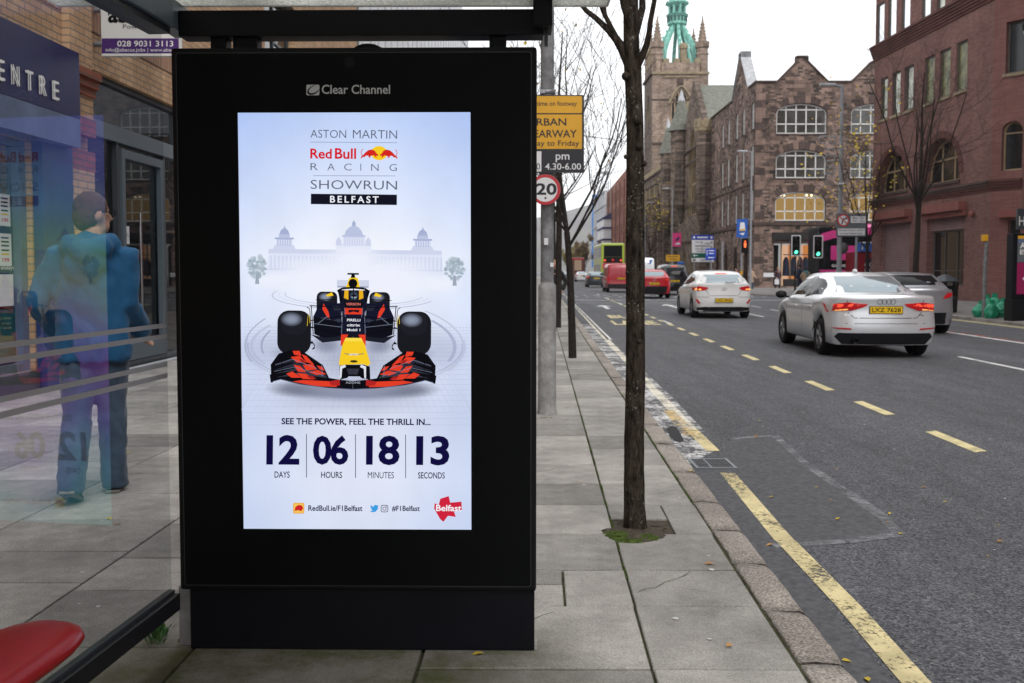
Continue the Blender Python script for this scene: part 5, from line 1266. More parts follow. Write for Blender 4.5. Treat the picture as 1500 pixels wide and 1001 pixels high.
mb = MB()
lb([(924, 95, 20, 0), (912, 72, 15, .02), (903, 58, 12, .04), (890, 43, 9.5, .06), (872, 26, 8, .08), (860, 17, 7, .1), (838, -8, 6, .12), (800, -60, 5, .2)], mb)
lb([(905, 60, 9, .04), (893, 36, 7, .04), (883, 16, 6.5, .04), (876, -10, 6, .03), (868, -60, 5, 0)], mb); lb([(894, 40, 6, .05), (886, 20, 6, .1), (884, -10, 5.5, .15), (890, -70, 4, .2)], mb)
lb([(932, 96, 15, -.02), (940, 84, 10.5, -.04), (947, 66, 9, -.06), (951, 48, 8, -.08), (953, 30, 7.5, -.09), (958, 4, 7, -.1), (964, -30, 6.5, -.12), (975, -110, 5, -.15)], mb)
lb([(928, 60, 12, .03), (937, 28, 10, .06), (941, 12, 10, .08), (941, -10, 9, .1), (938, -60, 8, .12)], mb)
lb([(924, 40, 10, -.03), (914, 10, 9, -.05), (908, -20, 8, -.06), (896, -90, 6, -.1)], mb)
mb.build('branches', t1)
mb = MB(); q = [alongk(x, y, -.011) for x, y in ((.385, 4.78), (.70, 4.78), (.70, 5.22), (.385, 5.22))]; mb.add(q, [(0, 1, 2, 3)], 'soil')
q = [G(884, 772, .004), G(965, 772, .004), G(966, 795, .004), G(888, 795, .004)]
tuft(mb, G(926, 784), .19, .19, .014, 'soil', 6.1); mb.build('tree_pit', t1)
def streettree(label, px, Y, h, r, seed, group='bare street trees on the left pavement', fork=.42, lev=3, base_py=None, lean=(0, 0), leaves=0, cat='tree', leafm='leaf_yellow', limbk=1.0, X=None, z=0, nk=(4, 6), spread=.62, n1=7, leafs=.05):
    rr = random.Random(seed); c = V(((px-750)/1400*Y if X is None else X, Y, z)); t = thing('street_tree', label, cat, c, 0, group)
    tr, tw = MB(), MB(); tips = []
    pts, rad, d = limb(tr, c, V((lean[0], lean[1], 1)), h*fork, r, r*.72, 8, .03, .1, 'bark', 10, rr)
    for k in range(n1):
        a = 6.283*k/n1+rr.uniform(-.4, .4); i = rr.choice((-1, -1, -2)); inc = rr.uniform(.3, .95)
        branch(tr, tw, pts[i], V((math.cos(a)*inc, math.sin(a)*inc, 1)), h*(1-fork)*rr.uniform(.55, .85)*limbk, r*.34, lev-1, rr, spread, .3, .004, nk, tips)
    limb(tr, pts[-1], d, h*(1-fork)*.8*limbk, r*.6, r*.15, 8, .06, .2, 'bark', 7, rr)
    tr.build('trunk', t); tw.build('crown', t)
    if leaves:
        lf = MB()
        for k in range(leaves):
            p = rr.choice(tips)+V((rr.gauss(0, .25), rr.gauss(0, .25), rr.gauss(0, .25))); s = rr.uniform(.6, 1.3)*leafs
            u = V((rr.uniform(-1, 1), rr.uniform(-1, 1), rr.uniform(-1, 1))).normalized()*s; w = u.orthogonal()*.7
            lf.add([p-u, p+w, p+u, p-w], [(0, 1, 2, 3)], leafm)
        lf.build('leaves', t)
    return t
streettree('slim bare street tree with a tight twiggy head, just behind the sign post', 839, 15.0, 6.6, .064, 11, lean=(-.022, 0), fork=.30, lev=3, leaves=10, leafs=.03, spread=.5, n1=6, limbk=.62)
streettree('thin young tree trunk standing beside the walking blond person', 817, 23.2, 8, .085, 5, fork=.5, leaves=30)
streettree('bare street tree farther along the left kerb, half hidden by the sign post', 808, 33, 8.5, .11, 8, fork=.45, leaves=40)
streettree('last street tree on the left pavement, fine twigs against the hill', 812, 48, 9, .13, 21, fork=.45, leaves=120)
# ---------------------------------------------------------------- sign post
sp = thing('sign_post', 'grey steel post with yellow clearway plate and a round 20 limit sign', 'sign post', V((.325, 9.1, 0)))
YP = 9.1; mb = MB(); c0 = V((.335, YP, 0))
mb.lathe([(.100, -.02), (.096, .0), (.090, .04), (.086, .3), (.085, 1.2), (.082, 1.232), (.066, 1.245), (.064, 1.26)], c0, 'post_sleeve', 20); mb.build('sleeve', sp)
mb = MB(); mb.tube([c0+V((0, 0, 1.2)), c0+V((-.005, 0, 5.6))], .0625, 'old_post', 18)
mb.build('pole', sp)
for y in (136, 160, 235, 262, 292):
    mb = MB(); z = P(800, y, YP).z; mb.lathe([(.064, -.02), (.069, -.018), (.069, .018), (.064, .02)], c0+V((-.002, 0, z)), 'galvanised', 18); mb.box(c0+V((-.05, -.05, z)), (.05, .05, .035), 'galvanised'); mb.build('clamp', sp)
mb = MB(); a = Art(mb, lambda x, y: P(x, y, YP-.1), (0, -1, 0), .0004, .003)
mat('sign_yellow', (.72, .37, .012), .45, .06, 3); mat('sign_black', (.012, .012, .018), .45); mat('sign_white', (.72, .72, .74), .4, .05, 3); mat('sign_red', (.50, .022, .035), .4); mat('sign_back', (.2, .2, .2), .5)
b0, b1 = P(743, 253.5, YP-.1), P(855.5, 139.5, YP-.1); mb.boxab(b0, b1+V((0, .004, 0)), 'sign_back')
a.rrect(743, 139.5, 855.5, 253.5, 3, 'sign_black'); a.rrect(744.5, 141, 852.5, 166, 2, 'sign_yellow'); a.rect(744.5, 168, 852.5, 218.5, 'sign_yellow')
a.text('at any time on footway', 763, 157.5, 845, 148.5, 'sign_black', .01); a.text('URBAN', 773.5, 184.5, 829.5, 173.5, 'sign_black', .014); a.text('CLEARWAY', 763.5, 202, 845, 190.5, 'sign_black', .014); a.text('Monday to Friday', 757, 216.5, 848.5, 206, 'sign_black', .008)
a.rect(745, 222, 793, 251.5, 'sign_white'); a.text('am', 757, 237, 780, 228, 'sign_black', .008); a.text('8.00-9.30', 748, 249, 791, 239.5, 'sign_black', .004)
a.text('pm', 814, 238, 834, 226.5, 'sign_white', .01); a.text('4.30-6.00', 798.5, 249, 851, 239.5, 'sign_white', .008)
mb.build('clearway_plate', sp)
mb = MB(); a = Art(mb, lambda x, y: P(x, y, YP-.1), (0, -1, 0), .0004, .003)
cc = P(799, 278, YP-.1); mb.lathe([(0, .0), (.144, 0), (.144, .004), (0, .004)], cc, 'sign_back', 32, 'Y')
a.ell(799, 278, 22, 22.3, 'sign_red', 40); a.ell(798.8, 278, 17.6, 17.8, 'sign_white', 40); a.text('20', 785, 286, 815.5, 268.5, 'sign_black', .03); a.ell(799, 290.5, 1.6, 1.6, 'dark_metal')
mb.build('speed_limit_disc', sp)
mb = MB(); a = Art(mb, lambda x, y: P(x, y, YP-.088), (0, -1, 0), .0004, .003); a.rect(797, 349, 803, 359, 'paper'); mb.build('torn_sticker', sp); mb = MB(); a.mb = mb; a.rect(806, 385, 811, 391, 'paper'); mb.build('torn_sticker', sp)
# ---------------------------------------------------------------- vehicles: built with the rear at y=0, driving towards +y
def paint(name, col, metal=0, rough=.3, coat=.6): return mat(name, col, rough, .0, spec=.5, metal=metal, coat=coat)
paint('car_silver', (.80, .82, .85), .55, .30, .6); paint('car_silver_dull', (.36, .37, .40), .6, .33); paint('car_white', (.74, .74, .74)); paint('car_red', (.50, .012, .022)); paint('van_red', (.42, .022, .035), 0, .4)
paint('car_black', (.012, .013, .017)); paint('car_grey', (.045, .055, .065), .4); paint('van_white', (.75, .77, .8)); paint('lorry_maroon', (.10, .035, .03), 0, .5)
mat('white_plate', (.75, .75, .75), .5); mat('body_gap', (.02, .02, .022), .7); mat('decal_blue', (.02, .12, .45), .5)
def interp(tab, x):
    if x <= tab[0][0]: return tab[0][1]
    for (a, p), (b, q) in zip(tab, tab[1:]):
        if x <= b:
            t = (x-a)/(b-a); return p+(q-p)*t
    return tab[-1][1]
def smoothtab(tab, s=.09):
    return lambda x: sum(interp(tab, x+d*s)*w for d, w in ((-1, .12), (-.5, .22), (0, .32), (.5, .22), (1, .12)))
def car(name, label, cat, loc, rz, sp, group=None):
    t = thing(name, label, cat, loc, rz, group)
    L, Wd, m = sp['L'], sp['W']/2, sp['paint']
    zb, zr = smoothtab(sp['belt'], sp.get('sm', .09)), smoothtab(sp['roof'], sp.get('sm', .09))
    yw = (sp['yr'], sp['yf']); Rw = sp['Rw']; ra = Rw+.055
    ys = sorted(set([round(i*.08, 3) for i in range(int(L/.08)+1)]+[L, .02, .05]+[round(w+ra*math.cos(math.pi*i/16), 3) for w in yw for i in range(17)]))
    wr0 = sp.get('wr', .76)
    def plan(y):
        e = sp.get('taper', .10); w = Wd
        if y < .9: w -= e*.55*Wd*(1-y/.9)**2
        if y > L-1.2: w -= e*1.5*Wd*((y-L+1.2)/1.2)**2
        return w
    def inset(z): return interp(sp['rear'], z)
    def section(y):
        w = plan(y); b, r = zb(y), zr(y); zl = sp['sill']
        for yy in yw:
            if abs(y-yy) < ra: zl = max(zl, Rw+math.sqrt(max(0, ra*ra-(y-yy)**2)))
        g = max(0, min(1, (r-b)/.18)); wr = w*wr0
        P_ = [(w*.90, zl), (w*.975, zl+.03), (w*.992, zl+.40*(b-zl)), (w, zl+.66*(b-zl)), (w*.985, b-.05 if b-.05 > zl+.7*(b-zl) else zl+.85*(b-zl)), (w*.945, b)]
        dk = [w*.945*f for f in (.84, .70, .52, .27, 0)]
        cb = [(w*.945+(wr-w*.945)*.5, b+(r-b)*.5), (wr+.005, r-.10), (wr*.88, r-.025), (wr*.5, r-.004), (0, r)]
        for (dx, (cx, cz)) in zip(dk, cb):
            dz = b+.035*(1-(dx/w)**2); P_.append((dx+(cx-dx)*g, dz+(cz-dz)*g))
        return P_
    nrow = 11; vs = []; fs = []
    def warp(x, y, z):
        k = max(0, 1-y/.75)**2; kf = max(0, 1-(L-y)/.8)**2
        y += inset(z)*k + sp.get('round', .16)*abs(x/Wd)**3*k
        y -= (.30*abs(x/Wd)**2.5+sp.get('front', .12)*max(0, z-.55))*kf
        return V((x, y, z))
    for y in ys:
        s_ = section(y)
        vs += [warp(-x, y, z) for x, z in s_]+[warp(x, y, z) for x, z in s_[-2::-1]]
    w2 = 2*nrow-1
    for i in range(len(ys)-1):
        for k in range(w2-1): fs.append((i*w2+k, i*w2+k+1, (i+1)*w2+k+1, (i+1)*w2+k))
    body = MB()
    for e_, y in ((0, 0), (len(ys)-1, L)):
        s_ = section(y); b, r = zb(y), zr(y); nc = 7 if r-b > .35 else 5
        fr_ = [x/s_[nc][0] for x, z in s_[nc:]]; fr_ = [-q for q in fr_]+fr_[-2::-1]
        base = len(vs)
        for i in range(nc+1):
            for j, q in enumerate(fr_):
                x, z = s_[i]
                if i == nc: z = (s_[nc:]+s_[-2:nc-1:-1])[j][1]
                vs.append(warp(x*q, y, z))
        n = len(fr_)
        for i in range(nc):
            for j in range(n-1): fs.append((base+i*n+j, base+i*n+j+1, base+(i+1)*n+j+1, base+(i+1)*n+j))
    bm = bmesh.new(); bv = [bm.verts.new(p) for p in vs]
    for f in fs:
        try: bm.faces.new([bv[q] for q in f])
        except ValueError: pass
    bmesh.ops.remove_doubles(bm, verts=bm.verts, dist=.002); bmesh.ops.recalc_face_normals(bm, faces=bm.faces)
    bm.verts.index_update(); bvh = BVHTree.FromBMesh(bm)
    body.add([q.co.copy() for q in bm.verts], [[q.index for q in f.verts] for f in bm.faces], m, True); bm.free()
    body.build('body', t, local=True)
    mb = MB(); mb.boxab((-Wd*.74, .22, sp['sill']-.02), (Wd*.74, L-.3, .62), 'trim_black'); mb.build('underbody', t, local=True)
    def decal(name, axis, poly, mt, off=.004, rows=6, cols=8, parent=None, label=None, mbx=None):
        own = mbx is None; mbx = MB() if own else mbx
        z0 = min(p[1] for p in poly); z1 = max(p[1] for p in poly); g = []
        for i in range(rows+1):
            z = z0+(z1-z0)*(i+.0001 if i == 0 else i-.0001 if i == rows else i)/rows; xs = []
            for (ax, az), (bx, bz) in zip(poly, poly[1:]+poly[:1]):
                if (az-z)*(bz-z) < 0 or az == z: xs.append(ax+(bx-ax)*((z-az)/(bz-az) if bz != az else 0))
            if not xs: continue
            a, b = min(xs), max(xs); row = []
            for j in range(cols+1):
                q = a+(b-a)*j/cols
                o, d = {'rear': ((q, -2, z), (0, 1, 0)), 'left': ((-3, q, z), (1, 0, 0)), 'right': ((3, q, z), (-1, 0, 0)), 'front': ((q, L+2, z), (0, -1, 0)), 'top': ((q, z, 5), (0, 0, -1))}[axis]
                h = bvh.ray_cast(V(o), V(d)); 
                if h[0] is None: row = None; break
                nn_ = h[1] if h[1].dot(V(d)) < 0 else -h[1]
                row.append(h[0]-V(d)*off*.4+nn_*off*.6)
            if row: g.append(row)
        if len(g) < 2: return None
        n = cols+1; flat = [p for r_ in g for p in r_]
        mbx.add(flat, [(i*n+j, i*n+j+1, (i+1)*n+j+1, (i+1)*n+j) for i in range(len(g)-1) for j in range(cols)], mt, True)
        if own: return mbx.build(name, parent or t, local=True, label=label)
    t_dec = decal
    for nm, ax, poly, mt in sp['decals']:
        o = decal(nm, ax, poly, mt, .003 if mt == 'body_gap' else .005 if 'window' in nm else .008)
        if ax == 'rear' and sp.get('both', True) and nm in ('tail_light', 'reflector', 'brake_light', 'indicator'): decal(nm, ax, [(-a, z) for a, z in poly], mt, .008)
        if ax == 'left': decal(nm, 'right', poly, mt, .003 if mt == 'body_gap' else .005 if 'window' in nm else .008)
    # number plate
    if 'plate' in sp:
        z, txt = sp['plate']; h = bvh.ray_cast(V((0, -2, z)), V((0, 1, 0))); y = h[0].y-.012
        mb = MB(); w = .26; mb.box((0, y+.004, z), (w*2+.02, .014, .13), 'trim_black', bev=.003); a = Art(mb, plane_fn((0, y-.004, z), (1, 0, 0), (0, 0, 1)), (0, -1, 0), .0006, .0004)
        a.rect(-w, -.055, w, .055, 'plate_yellow'); a.text(txt, -w*.9, -.036, w*.9, .036, 'ink', .02); mb.build('number_plate', t, local=True)
    # wheels
    def wheel(x, y, sd):
        mb = MB(); r = Rw; w = sp.get('tw', .21)
        mb.lathe([(r*.66, -w/2), (r*.90, -w/2), (r*.985, -w*.38), (r, -w*.2), (r, w*.2), (r*.985, w*.38), (r*.90, w/2), (r*.66, w/2)], (x, y, r), 'tyre', 28, 'X')
        o = mb.build('wheel', t, local=True)
        mb = MB(); xo = x+sd*w*.36
        mb.lathe([(r*.67, sd*w*.1), (r*.67, 0), (r*.60, 0), (r*.58, -sd*.05), (r*.0, -sd*.05)], (xo, y, r), 'rim_dark', 24, 'X')
        for k in range(5):
            a = 2*math.pi*k/5+.3; 
            for da in (-.16, .16):
                p, q = V((xo, y+r*.10*math.cos(a), r+r*.10*math.sin(a))), V((xo, y+r*.63*math.cos(a+da), r+r*.63*math.sin(a+da)))
                mb.tube([p, q], [.030, .022], sp.get('rimmat', 'rim'), 6)
        mb.lathe([(r*.69, 0), (r*.69, sd*.012), (r*.63, sd*.012), (r*.63, 0)], (xo, y, r), sp.get('rimmat', 'rim'), 24, 'X')
        mb.lathe([(.055, 0), (.05, sd*.012), (0, sd*.016)], (xo, y, r), sp.get('rimmat', 'rim'), 10, 'X'); mb.build('rim', o, local=True)
    for y in yw:
        for sd in (-1, 1): wheel(sd*(Wd-sp.get('tw', .21)/2-.018), y, sd)
    # mirrors, handles
    if 'mirror' in sp:
        y, z = sp['mirror']
        for sd in (-1, 1):
            mb = MB(); ell(mb, (sd*(Wd+.10), y, z), (.11, .075, .075), sp.get('mirrormat', 'trim_black')); mb.tube([(sd*Wd*.90, y+.03, z-.06), (sd*(Wd+.06), y+.02, z-.03)], .02, 'trim_black', 6); mb.build('mirror', t, local=True)
    for y, z in sp.get('handles', []):
        for sd in (-1, 1):
            h = bvh.ray_cast(V((sd*3, y, z)), V((-sd, 0, 0)))[0]; mb = MB(); mb.box(h+V((sd*.012, 0, 0)), (.03, .20, .026), sp.get('handlemat', m), bev=.008); mb.build('handle', t, local=True)
    t['L'] = L; t.pop('L', None) if False else None
    del t['L']
    return t, bvh
def gap(ax, pts, w=.010):
    out = []
    for (a, b), (c, d) in zip(pts, pts[1:]):
        l = math.hypot(c-a, d-b); nx, ny = -(d-b)/l*w/2, (c-a)/l*w/2
        out.append(('panel_gap', ax, [(a+nx, b+ny), (c+nx, d+ny), (c-nx, d-ny), (a-nx, b-ny)], 'body_gap'))
    return out
def carpos(px, Y, dz=0): return V(((px-750)/1400*Y, Y, ROAD))
# silver saloon
saloon = dict(L=4.46, W=1.80, paint='car_silver', sill=.22, yr=.82, yf=3.46, Rw=.325, tw=.225, wr=.70, taper=.12, round=.20,
    belt=[(0, 1.005), (.12, 1.03), (.55, 1.02), (1.0, .985), (3.0, .93), (3.35, .90), (4.2, .74), (4.46, .62)],
    roof=[(0, .9), (.42, .98), (.62, 1.06), (1.02, 1.25), (1.35, 1.365), (1.75, 1.42), (2.3, 1.425), (2.7, 1.385), (3.0, 1.24), (3.35, .96), (3.5, .86), (4.46, .5)],
    rear=[(.2, .10), (.34, .03), (.5, 0), (.62, .015), (.66, .05), (.80, .075), (.97, .03), (1.03, .02), (1.2, 0)],
    plate=(.80, 'LXZ 7628'), mirror=(3.05, .99), handles=[(1.35, .82), (2.35, .80)],
    decals=[('side_window', 'left', [(.92, 1.035), (.98, 1.10), (1.30, 1.27), (1.62, 1.335), (1.86, 1.345), (1.86, .975)], 'glass_car'),
            ('side_window', 'left', [(1.91, .97), (1.91, 1.347), (2.35, 1.34), (2.62, 1.29), (3.06, 1.02), (3.10, .95)], 'glass_car'),
            ('rear_window', 'rear', [(-.60, 1.075), (.60, 1.075), (.49, 1.345), (-.49, 1.345)], 'glass_car_pale'),
            ('windscreen', 'front', [(-.62, 1.0), (.62, 1.0), (.52, 1.33), (-.52, 1.33)], 'glass_car'),
            ('tail_light', 'rear', [(.34, .85), (.60, .765), (.87, .755), (.89, .905), (.60, .925), (.28, .905)], 'lamp_red'),
            ('tail_light', 'left', [(.02, .77), (.22, .83), (.16, .90), (.02, .91)], 'lamp_red'),
            ('brake_light', 'rear', [(.42, .862), (.80, .83), (.83, .89), (.52, .905)], 'lamp_red_lit'),
            ('indicator', 'rear', [(.60, .795), (.81, .78), (.82, .795), (.60, .815)], 'lamp_orange_lit'),
            ('reflector', 'rear', [(.55, .47), (.84, .49), (.83, .51), (.55, .50)], 'lamp_red'),
            ('rear_diffuser', 'rear', [(-.68, .23), (.68, .23), (.80, .36), (.74, .42), (.42, .40), (.36, .35), (-.36, .35), (-.42, .40), (-.74, .42), (-.80, .36)], 'trim_black'),
            ('sill_trim', 'left', [(1.25, .235), (3.0, .235), (3.0, .25), (1.25, .25)], 'trim_black')]
            +gap('rear', [(-.62, .965), (-.60, .90)])+gap('rear', [(.62, .965), (.60, .90)])+gap('rear', [(-.60, .76), (-.50, .665), (.50, .665), (.60, .76)])
            +gap('left', [(1.885, .32), (1.885, .98)])+gap('left', [(1.10, .60), (1.14, .985)])+gap('left', [(3.0, .34), (3.06, .93)])+gap('left', [(1.12, .61), (1.22, .34)])+gap('rear', [(-.86, .575), (.86, .575)], .008)+gap('left', [(1.2, .86), (3.3, .84)], .007))
audi, bv = car('saloon_car', 'silver four door saloon with lit tail lights, nearest car on the road', 'car', V((6.13, 15.6, ROAD)), R(-2.5), saloon)
mb = MB(); a = Art(mb, lambda x, z: V((x, bv.ray_cast(V((x, -2, z)), V((0, 1, 0)))[0].y, z)), (0, -1, 0), .0005, .006)
for k in range(4): a.ring(-.105+k*.07, .935, .046, .046, .009, 'chrome', 0, 360, 20)
a.text('A3', -.66, .70, -.56, .735, 'chrome', .02); a.text('TDI', .54, .70, .63, .725, 'chrome', .02); mb.build('badge', audi, local=True)
mb = MB(); mb.lathe([(.05, -.03), (.05, .08), (.04, .08), (.04, -.03)], (-.50, .03, .30), 'chrome', 14, 'Y'); mb.build('exhaust_pipe', audi, local=True)
mb = MB(); ell(mb, (0, 1.72, 1.44), (.035, .10, .035), 'car_silver'); mb.build('roof_aerial', audi, local=True)
# pale estate hatch half hidden behind it
hb = dict(L=4.2, W=1.79, paint='car_silver_dull', sill=.22, yr=.75, yf=3.35, Rw=.32, wr=.74, taper=.14, round=.22,
    belt=[(0, 1.02), (1.0, 1.0), (3.1, .92), (3.5, .86), (4.0, .74), (4.2, .6)],
    roof=[(0, .95), (.12, 1.02), (.25, 1.12), (.75, 1.38), (1.1, 1.41), (1.9, 1.425), (2.4, 1.38), (2.9, 1.16), (3.25, .9), (4.2, .4)],
    rear=[(.2, .10), (.34, .03), (.5, 0), (.64, .03), (.85, .07), (1.05, .05), (1.4, 0)],
    plate=(.62, 'JFZ 4410'), mirror=(2.95, 1.0),
    decals=[('side_window', 'left', [(.72, 1.06), (.95, 1.26), (1.25, 1.345), (1.78, 1.37), (1.78, 1.02)], 'glass_car'), ('side_window', 'left', [(1.84, 1.02), (1.84, 1.37), (2.3, 1.33), (2.85, 1.04), (2.88, .98)], 'glass_car'),
            ('rear_window', 'rear', [(-.60, 1.12), (.60, 1.12), (.50, 1.385), (-.50, 1.385)], 'glass_car'), ('tail_light', 'rear', [(.55, .80), (.86, .86), (.86, 1.02), (.70, .98)], 'lamp_red'), ('tail_light', 'left', [(.02, .84), (.30, .96), (.22, 1.03), (.02, 1.0)], 'lamp_red'),
            ('rear_bumper', 'rear', [(-.80, .24), (.80, .24), (.86, .50), (-.86, .50)], 'trim_black')]+gap('left', [(1.81, .32), (1.81, 1.0)]))
car('hatchback_car', 'silver hatchback partly hidden behind the silver saloon', 'car', V((9.20, 21.6, ROAD)), R(-4), hb)
# white hatchback
wh = dict(hb); wh.update(L=4.3, paint='car_white', yr=.78, yf=3.43, W=1.79, plate=(.56, 'UFZ 6926'), handles=[(1.25, .86), (2.3, .84)],
    roof=[(0, .97), (.06, 1.05), (.20, 1.14), (.62, 1.37), (.9, 1.44), (1.8, 1.475), (2.4, 1.42), (2.95, 1.18), (3.3, .9), (4.3, .4)],
    belt=[(0, 1.06), (1.0, 1.02), (3.1, .92), (3.5, .86), (4.1, .74), (4.3, .6)],
    decals=[('side_window', 'left', [(.62, 1.12), (.80, 1.24), (1.2, 1.34), (1.74, 1.37), (1.74, 1.03)], 'glass_car'), ('side_window', 'left', [(1.80, 1.02), (1.80, 1.37), (2.3, 1.33), (2.92, 1.02), (2.96, .97)], 'glass_car'),
            ('rear_window', 'rear', [(-.62, 1.10), (-.30, 1.075), (.30, 1.075), (.62, 1.10), (.66, 1.14), (.52, 1.335), (-.52, 1.335), (-.66, 1.14)], 'glass_car_pale'),
            ('high_brake_light', 'rear', [(-.18, 1.352), (.18, 1.352), (.17, 1.375), (-.17, 1.375)], 'lamp_red_lit'),
            ('tail_light', 'rear', [(.44, .93), (.56, .86), (.74, .835), (.88, .86), (.88, .985), (.76, .99), (.52, .96)], 'lamp_red'), ('tail_light', 'left', [(.02, .86), (.34, .96), (.38, 1.0), (.02, .985)], 'lamp_red'),
            ('indicator', 'rear', [(.66, .855), (.84, .86), (.84, .92), (.68, .91)], 'lamp_orange_lit'),
            ('reflector', 'rear', [(.68, .47), (.76, .45), (.84, .60), (.80, .61)], 'lamp_red'),
            ('rear_bumper', 'rear', [(-.78, .23), (.78, .23), (.80, .34), (.56, .36), (-.56, .36), (-.80, .34)], 'trim_black')]
            +gap('left', [(1.77, .32), (1.77, 1.0)])+gap('left', [(.98, .62), (1.02, 1.0)])+gap('rear', [(-.56, .93), (-.44, .70), (.44, .70), (.56, .93)])+gap('rear', [(-.30, .50), (.30, .50)])+gap('rear', [(-.86, .655), (-.45, .655)])+gap('rear', [(.45, .655), (.86, .655)]))
hy, bv = car('hatchback_car', 'white hatchback with glowing indicators, second along behind the bare trunk', 'car', V((6.42, 28.9, ROAD)), R(-1.5), wh)
mb = MB(); a = Art(mb, lambda x, z: V((x, bv.ray_cast(V((x, -2, z)), V((0, 1, 0)))[0].y, z)), (0, -1, 0), .0005, .006)
a.ring(0, .90, .085, .05, .012, 'chrome', 0, 360, 20); a.line([(-.03, .865), (-.015, .935)], .012, 'chrome'); a.line([(.015, .865), (.03, .935)], .012, 'chrome'); a.line([(-.02, .895), (.02, .905)], .012, 'chrome'); mb.build('badge', hy, local=True)
mb = MB(); mb.tube([(.02, -.0, 1.115), (.12, .01, 1.10), (.34, .0, 1.115)], .010, 'trim_black', 5); mb.build('rear_wiper', hy, local=True)
# red crossover
rd = dict(wh); rd.update(L=4.15, W=1.82, paint='car_red', sill=.26, Rw=.335, yr=.75, yf=3.35, plate=(.79, 'OEZ 3316'), mirror=(2.95, 1.06), handles=[],
    roof=[(0, 1.02), (.06, 1.10), (.18, 1.18), (.6, 1.45), (.9, 1.53), (1.8, 1.56), (2.4, 1.5), (2.95, 1.25), (3.3, .95), (4.15, .5)], belt=[(0, 1.10), (1, 1.08), (3.1, .98), (3.5, .92), (4.0, .8), (4.15, .66)],
    decals=[('side_window', 'left', [(.7, 1.16), (.9, 1.3), (1.3, 1.42), (1.74, 1.45), (1.74, 1.09)], 'glass_car'), ('side_window', 'left', [(1.80, 1.09), (1.80, 1.45), (2.3, 1.40), (2.92, 1.09)], 'glass_car'),
            ('rear_window', 'rear', [(-.64, 1.18), (.64, 1.18), (.52, 1.42), (-.52, 1.42)], 'glass_car_pale'), ('roof_pod', 'rear', [(-.52, 1.44), (.52, 1.44), (.48, 1.53), (-.48, 1.53)], 'car_red'),
            ('tail_light', 'rear', [(.42, 1.0), (.62, .93), (.88, .95), (.90, 1.09), (.70, 1.06)], 'lamp_red'), ('indicator', 'rear', [(.60, .99), (.70, .97), (.72, 1.0), (.62, 1.02)], 'lamp_red_lit'),
            ('rear_bumper', 'rear', [(-.82, .27), (.82, .27), (.90, .60), (.70, .66), (-.70, .66), (-.90, .60)], 'trim_black')]+gap('rear', [(-.6, .95), (-.52, .72), (.52, .72), (.6, .95)]))
rn, bv = car('crossover_car', 'bright red crossover half behind the nearest trunk', 'car', V((7.52, 50.4, ROAD)), R(-1), rd)
mb = MB(); a = Art(mb, lambda x, z: V((x, bv.ray_cast(V((x, -2, z)), V((0, 1, 0)))[0].y, z)), (0, -1, 0), .0008, .006); a.poly([(-.06, 1.0), (0, .91), (.06, 1.0), (0, 1.09)], 'chrome'); a.poly([(-.03, 1.0), (0, .955), (.03, 1.0), (0, 1.045)], 'car_red'); mb.build('badge', rn, local=True)
# black taxi
tx = dict(L=4.6, W=1.85, paint='car_black', sill=.26, yr=.9, yf=3.7, Rw=.34, wr=.76, taper=.12, round=.22,
    belt=[(0, 1.05), (3.4, 1.02), (3.8, 1.0), (4.4, .85), (4.6, .7)], roof=[(0, 1.15), (.05, 1.3), (.2, 1.55), (.5, 1.80), (1.0, 1.88), (2.6, 1.86), (3.0, 1.7), (3.5, 1.1), (4.6, .5)],
    rear=[(.2, .1), (.4, .0), (.6, .02), (1.0, .05), (1.9, 0)], plate=(.86, 'TOI 1842'), mirror=(3.3, 1.15),
    decals=[('rear_window', 'rear', [(-.68, 1.12), (.68, 1.12), (.60, 1.66), (-.60, 1.66)], 'glass_car'), ('side_window', 'left', [(.5, 1.15), (.7, 1.62), (2.6, 1.64), (3.2, 1.12)], 'glass_car'), ('brake_light', 'rear', [(-.2, 1.72), (.2, 1.72), (.19, 1.77), (-.19, 1.77)], 'lamp_red_lit'), ('tail_light', 'rear', [(.76, .8), (.88, .8), (.88, 1.05), (.78, 1.05)], 'lamp_red'), ('rear_bumper', 'rear', [(-.85, .3), (.85, .3), (.88, .52), (-.88, .52)], 'trim_black')])
tx['both'] = True
tt, bv = car('taxi', 'black taxi with a wide dark rear window beside the red crossover', 'taxi', V((9.82, 57.5, ROAD)), R(-1), tx)
mb = MB(); mb.box((.55, 1.6, 1.95), (.42, .14, .14), 'decal_blue', bev=.03); mb.build('roof_sign', tt, local=True)
# vans
vn = dict(L=4.8, W=1.95, paint='van_red', sill=.28, yr=.85, yf=3.85, Rw=.33, wr=.90, taper=.03, round=.05, sm=.05,
    belt=[(0, 1.1), (3.6, 1.08), (4.3, .98), (4.8, .75)], roof=[(0, 1.93), (.08, 1.97), (3.0, 1.97), (3.3, 1.9), (4.0, 1.12), (4.8, .6)], rear=[(.2, .05), (.35, .0), (.55, .0), (.6, .06), (1.9, .06), (2.0, .12)],
    plate=(.95, 'RNZ 5021'), mirror=(3.6, 1.25),
    decals=[('tail_light', 'rear', [(.82, .75), (.95, .75), (.95, 1.2), (.84, 1.2)], 'lamp_red'), ('tail_light', 'left', [(.02, .75), (.12, .75), (.12, 1.2), (.02, 1.2)], 'white_plate'), ('side_window', 'left', [(2.9, 1.15), (2.9, 1.7), (3.3, 1.7), (3.75, 1.15)], 'glass_car'), ('rear_bumper', 'rear', [(-.9, .3), (.9, .3), (.93, .58), (-.93, .58)], 'trim_black')]
        +gap('rear', [(0, .62), (0, 1.88)], .014)+gap('left', [(1.5, .6), (1.5, 1.85)], .014)+gap('left', [(2.8, .4), (2.8, 1.85)], .014))
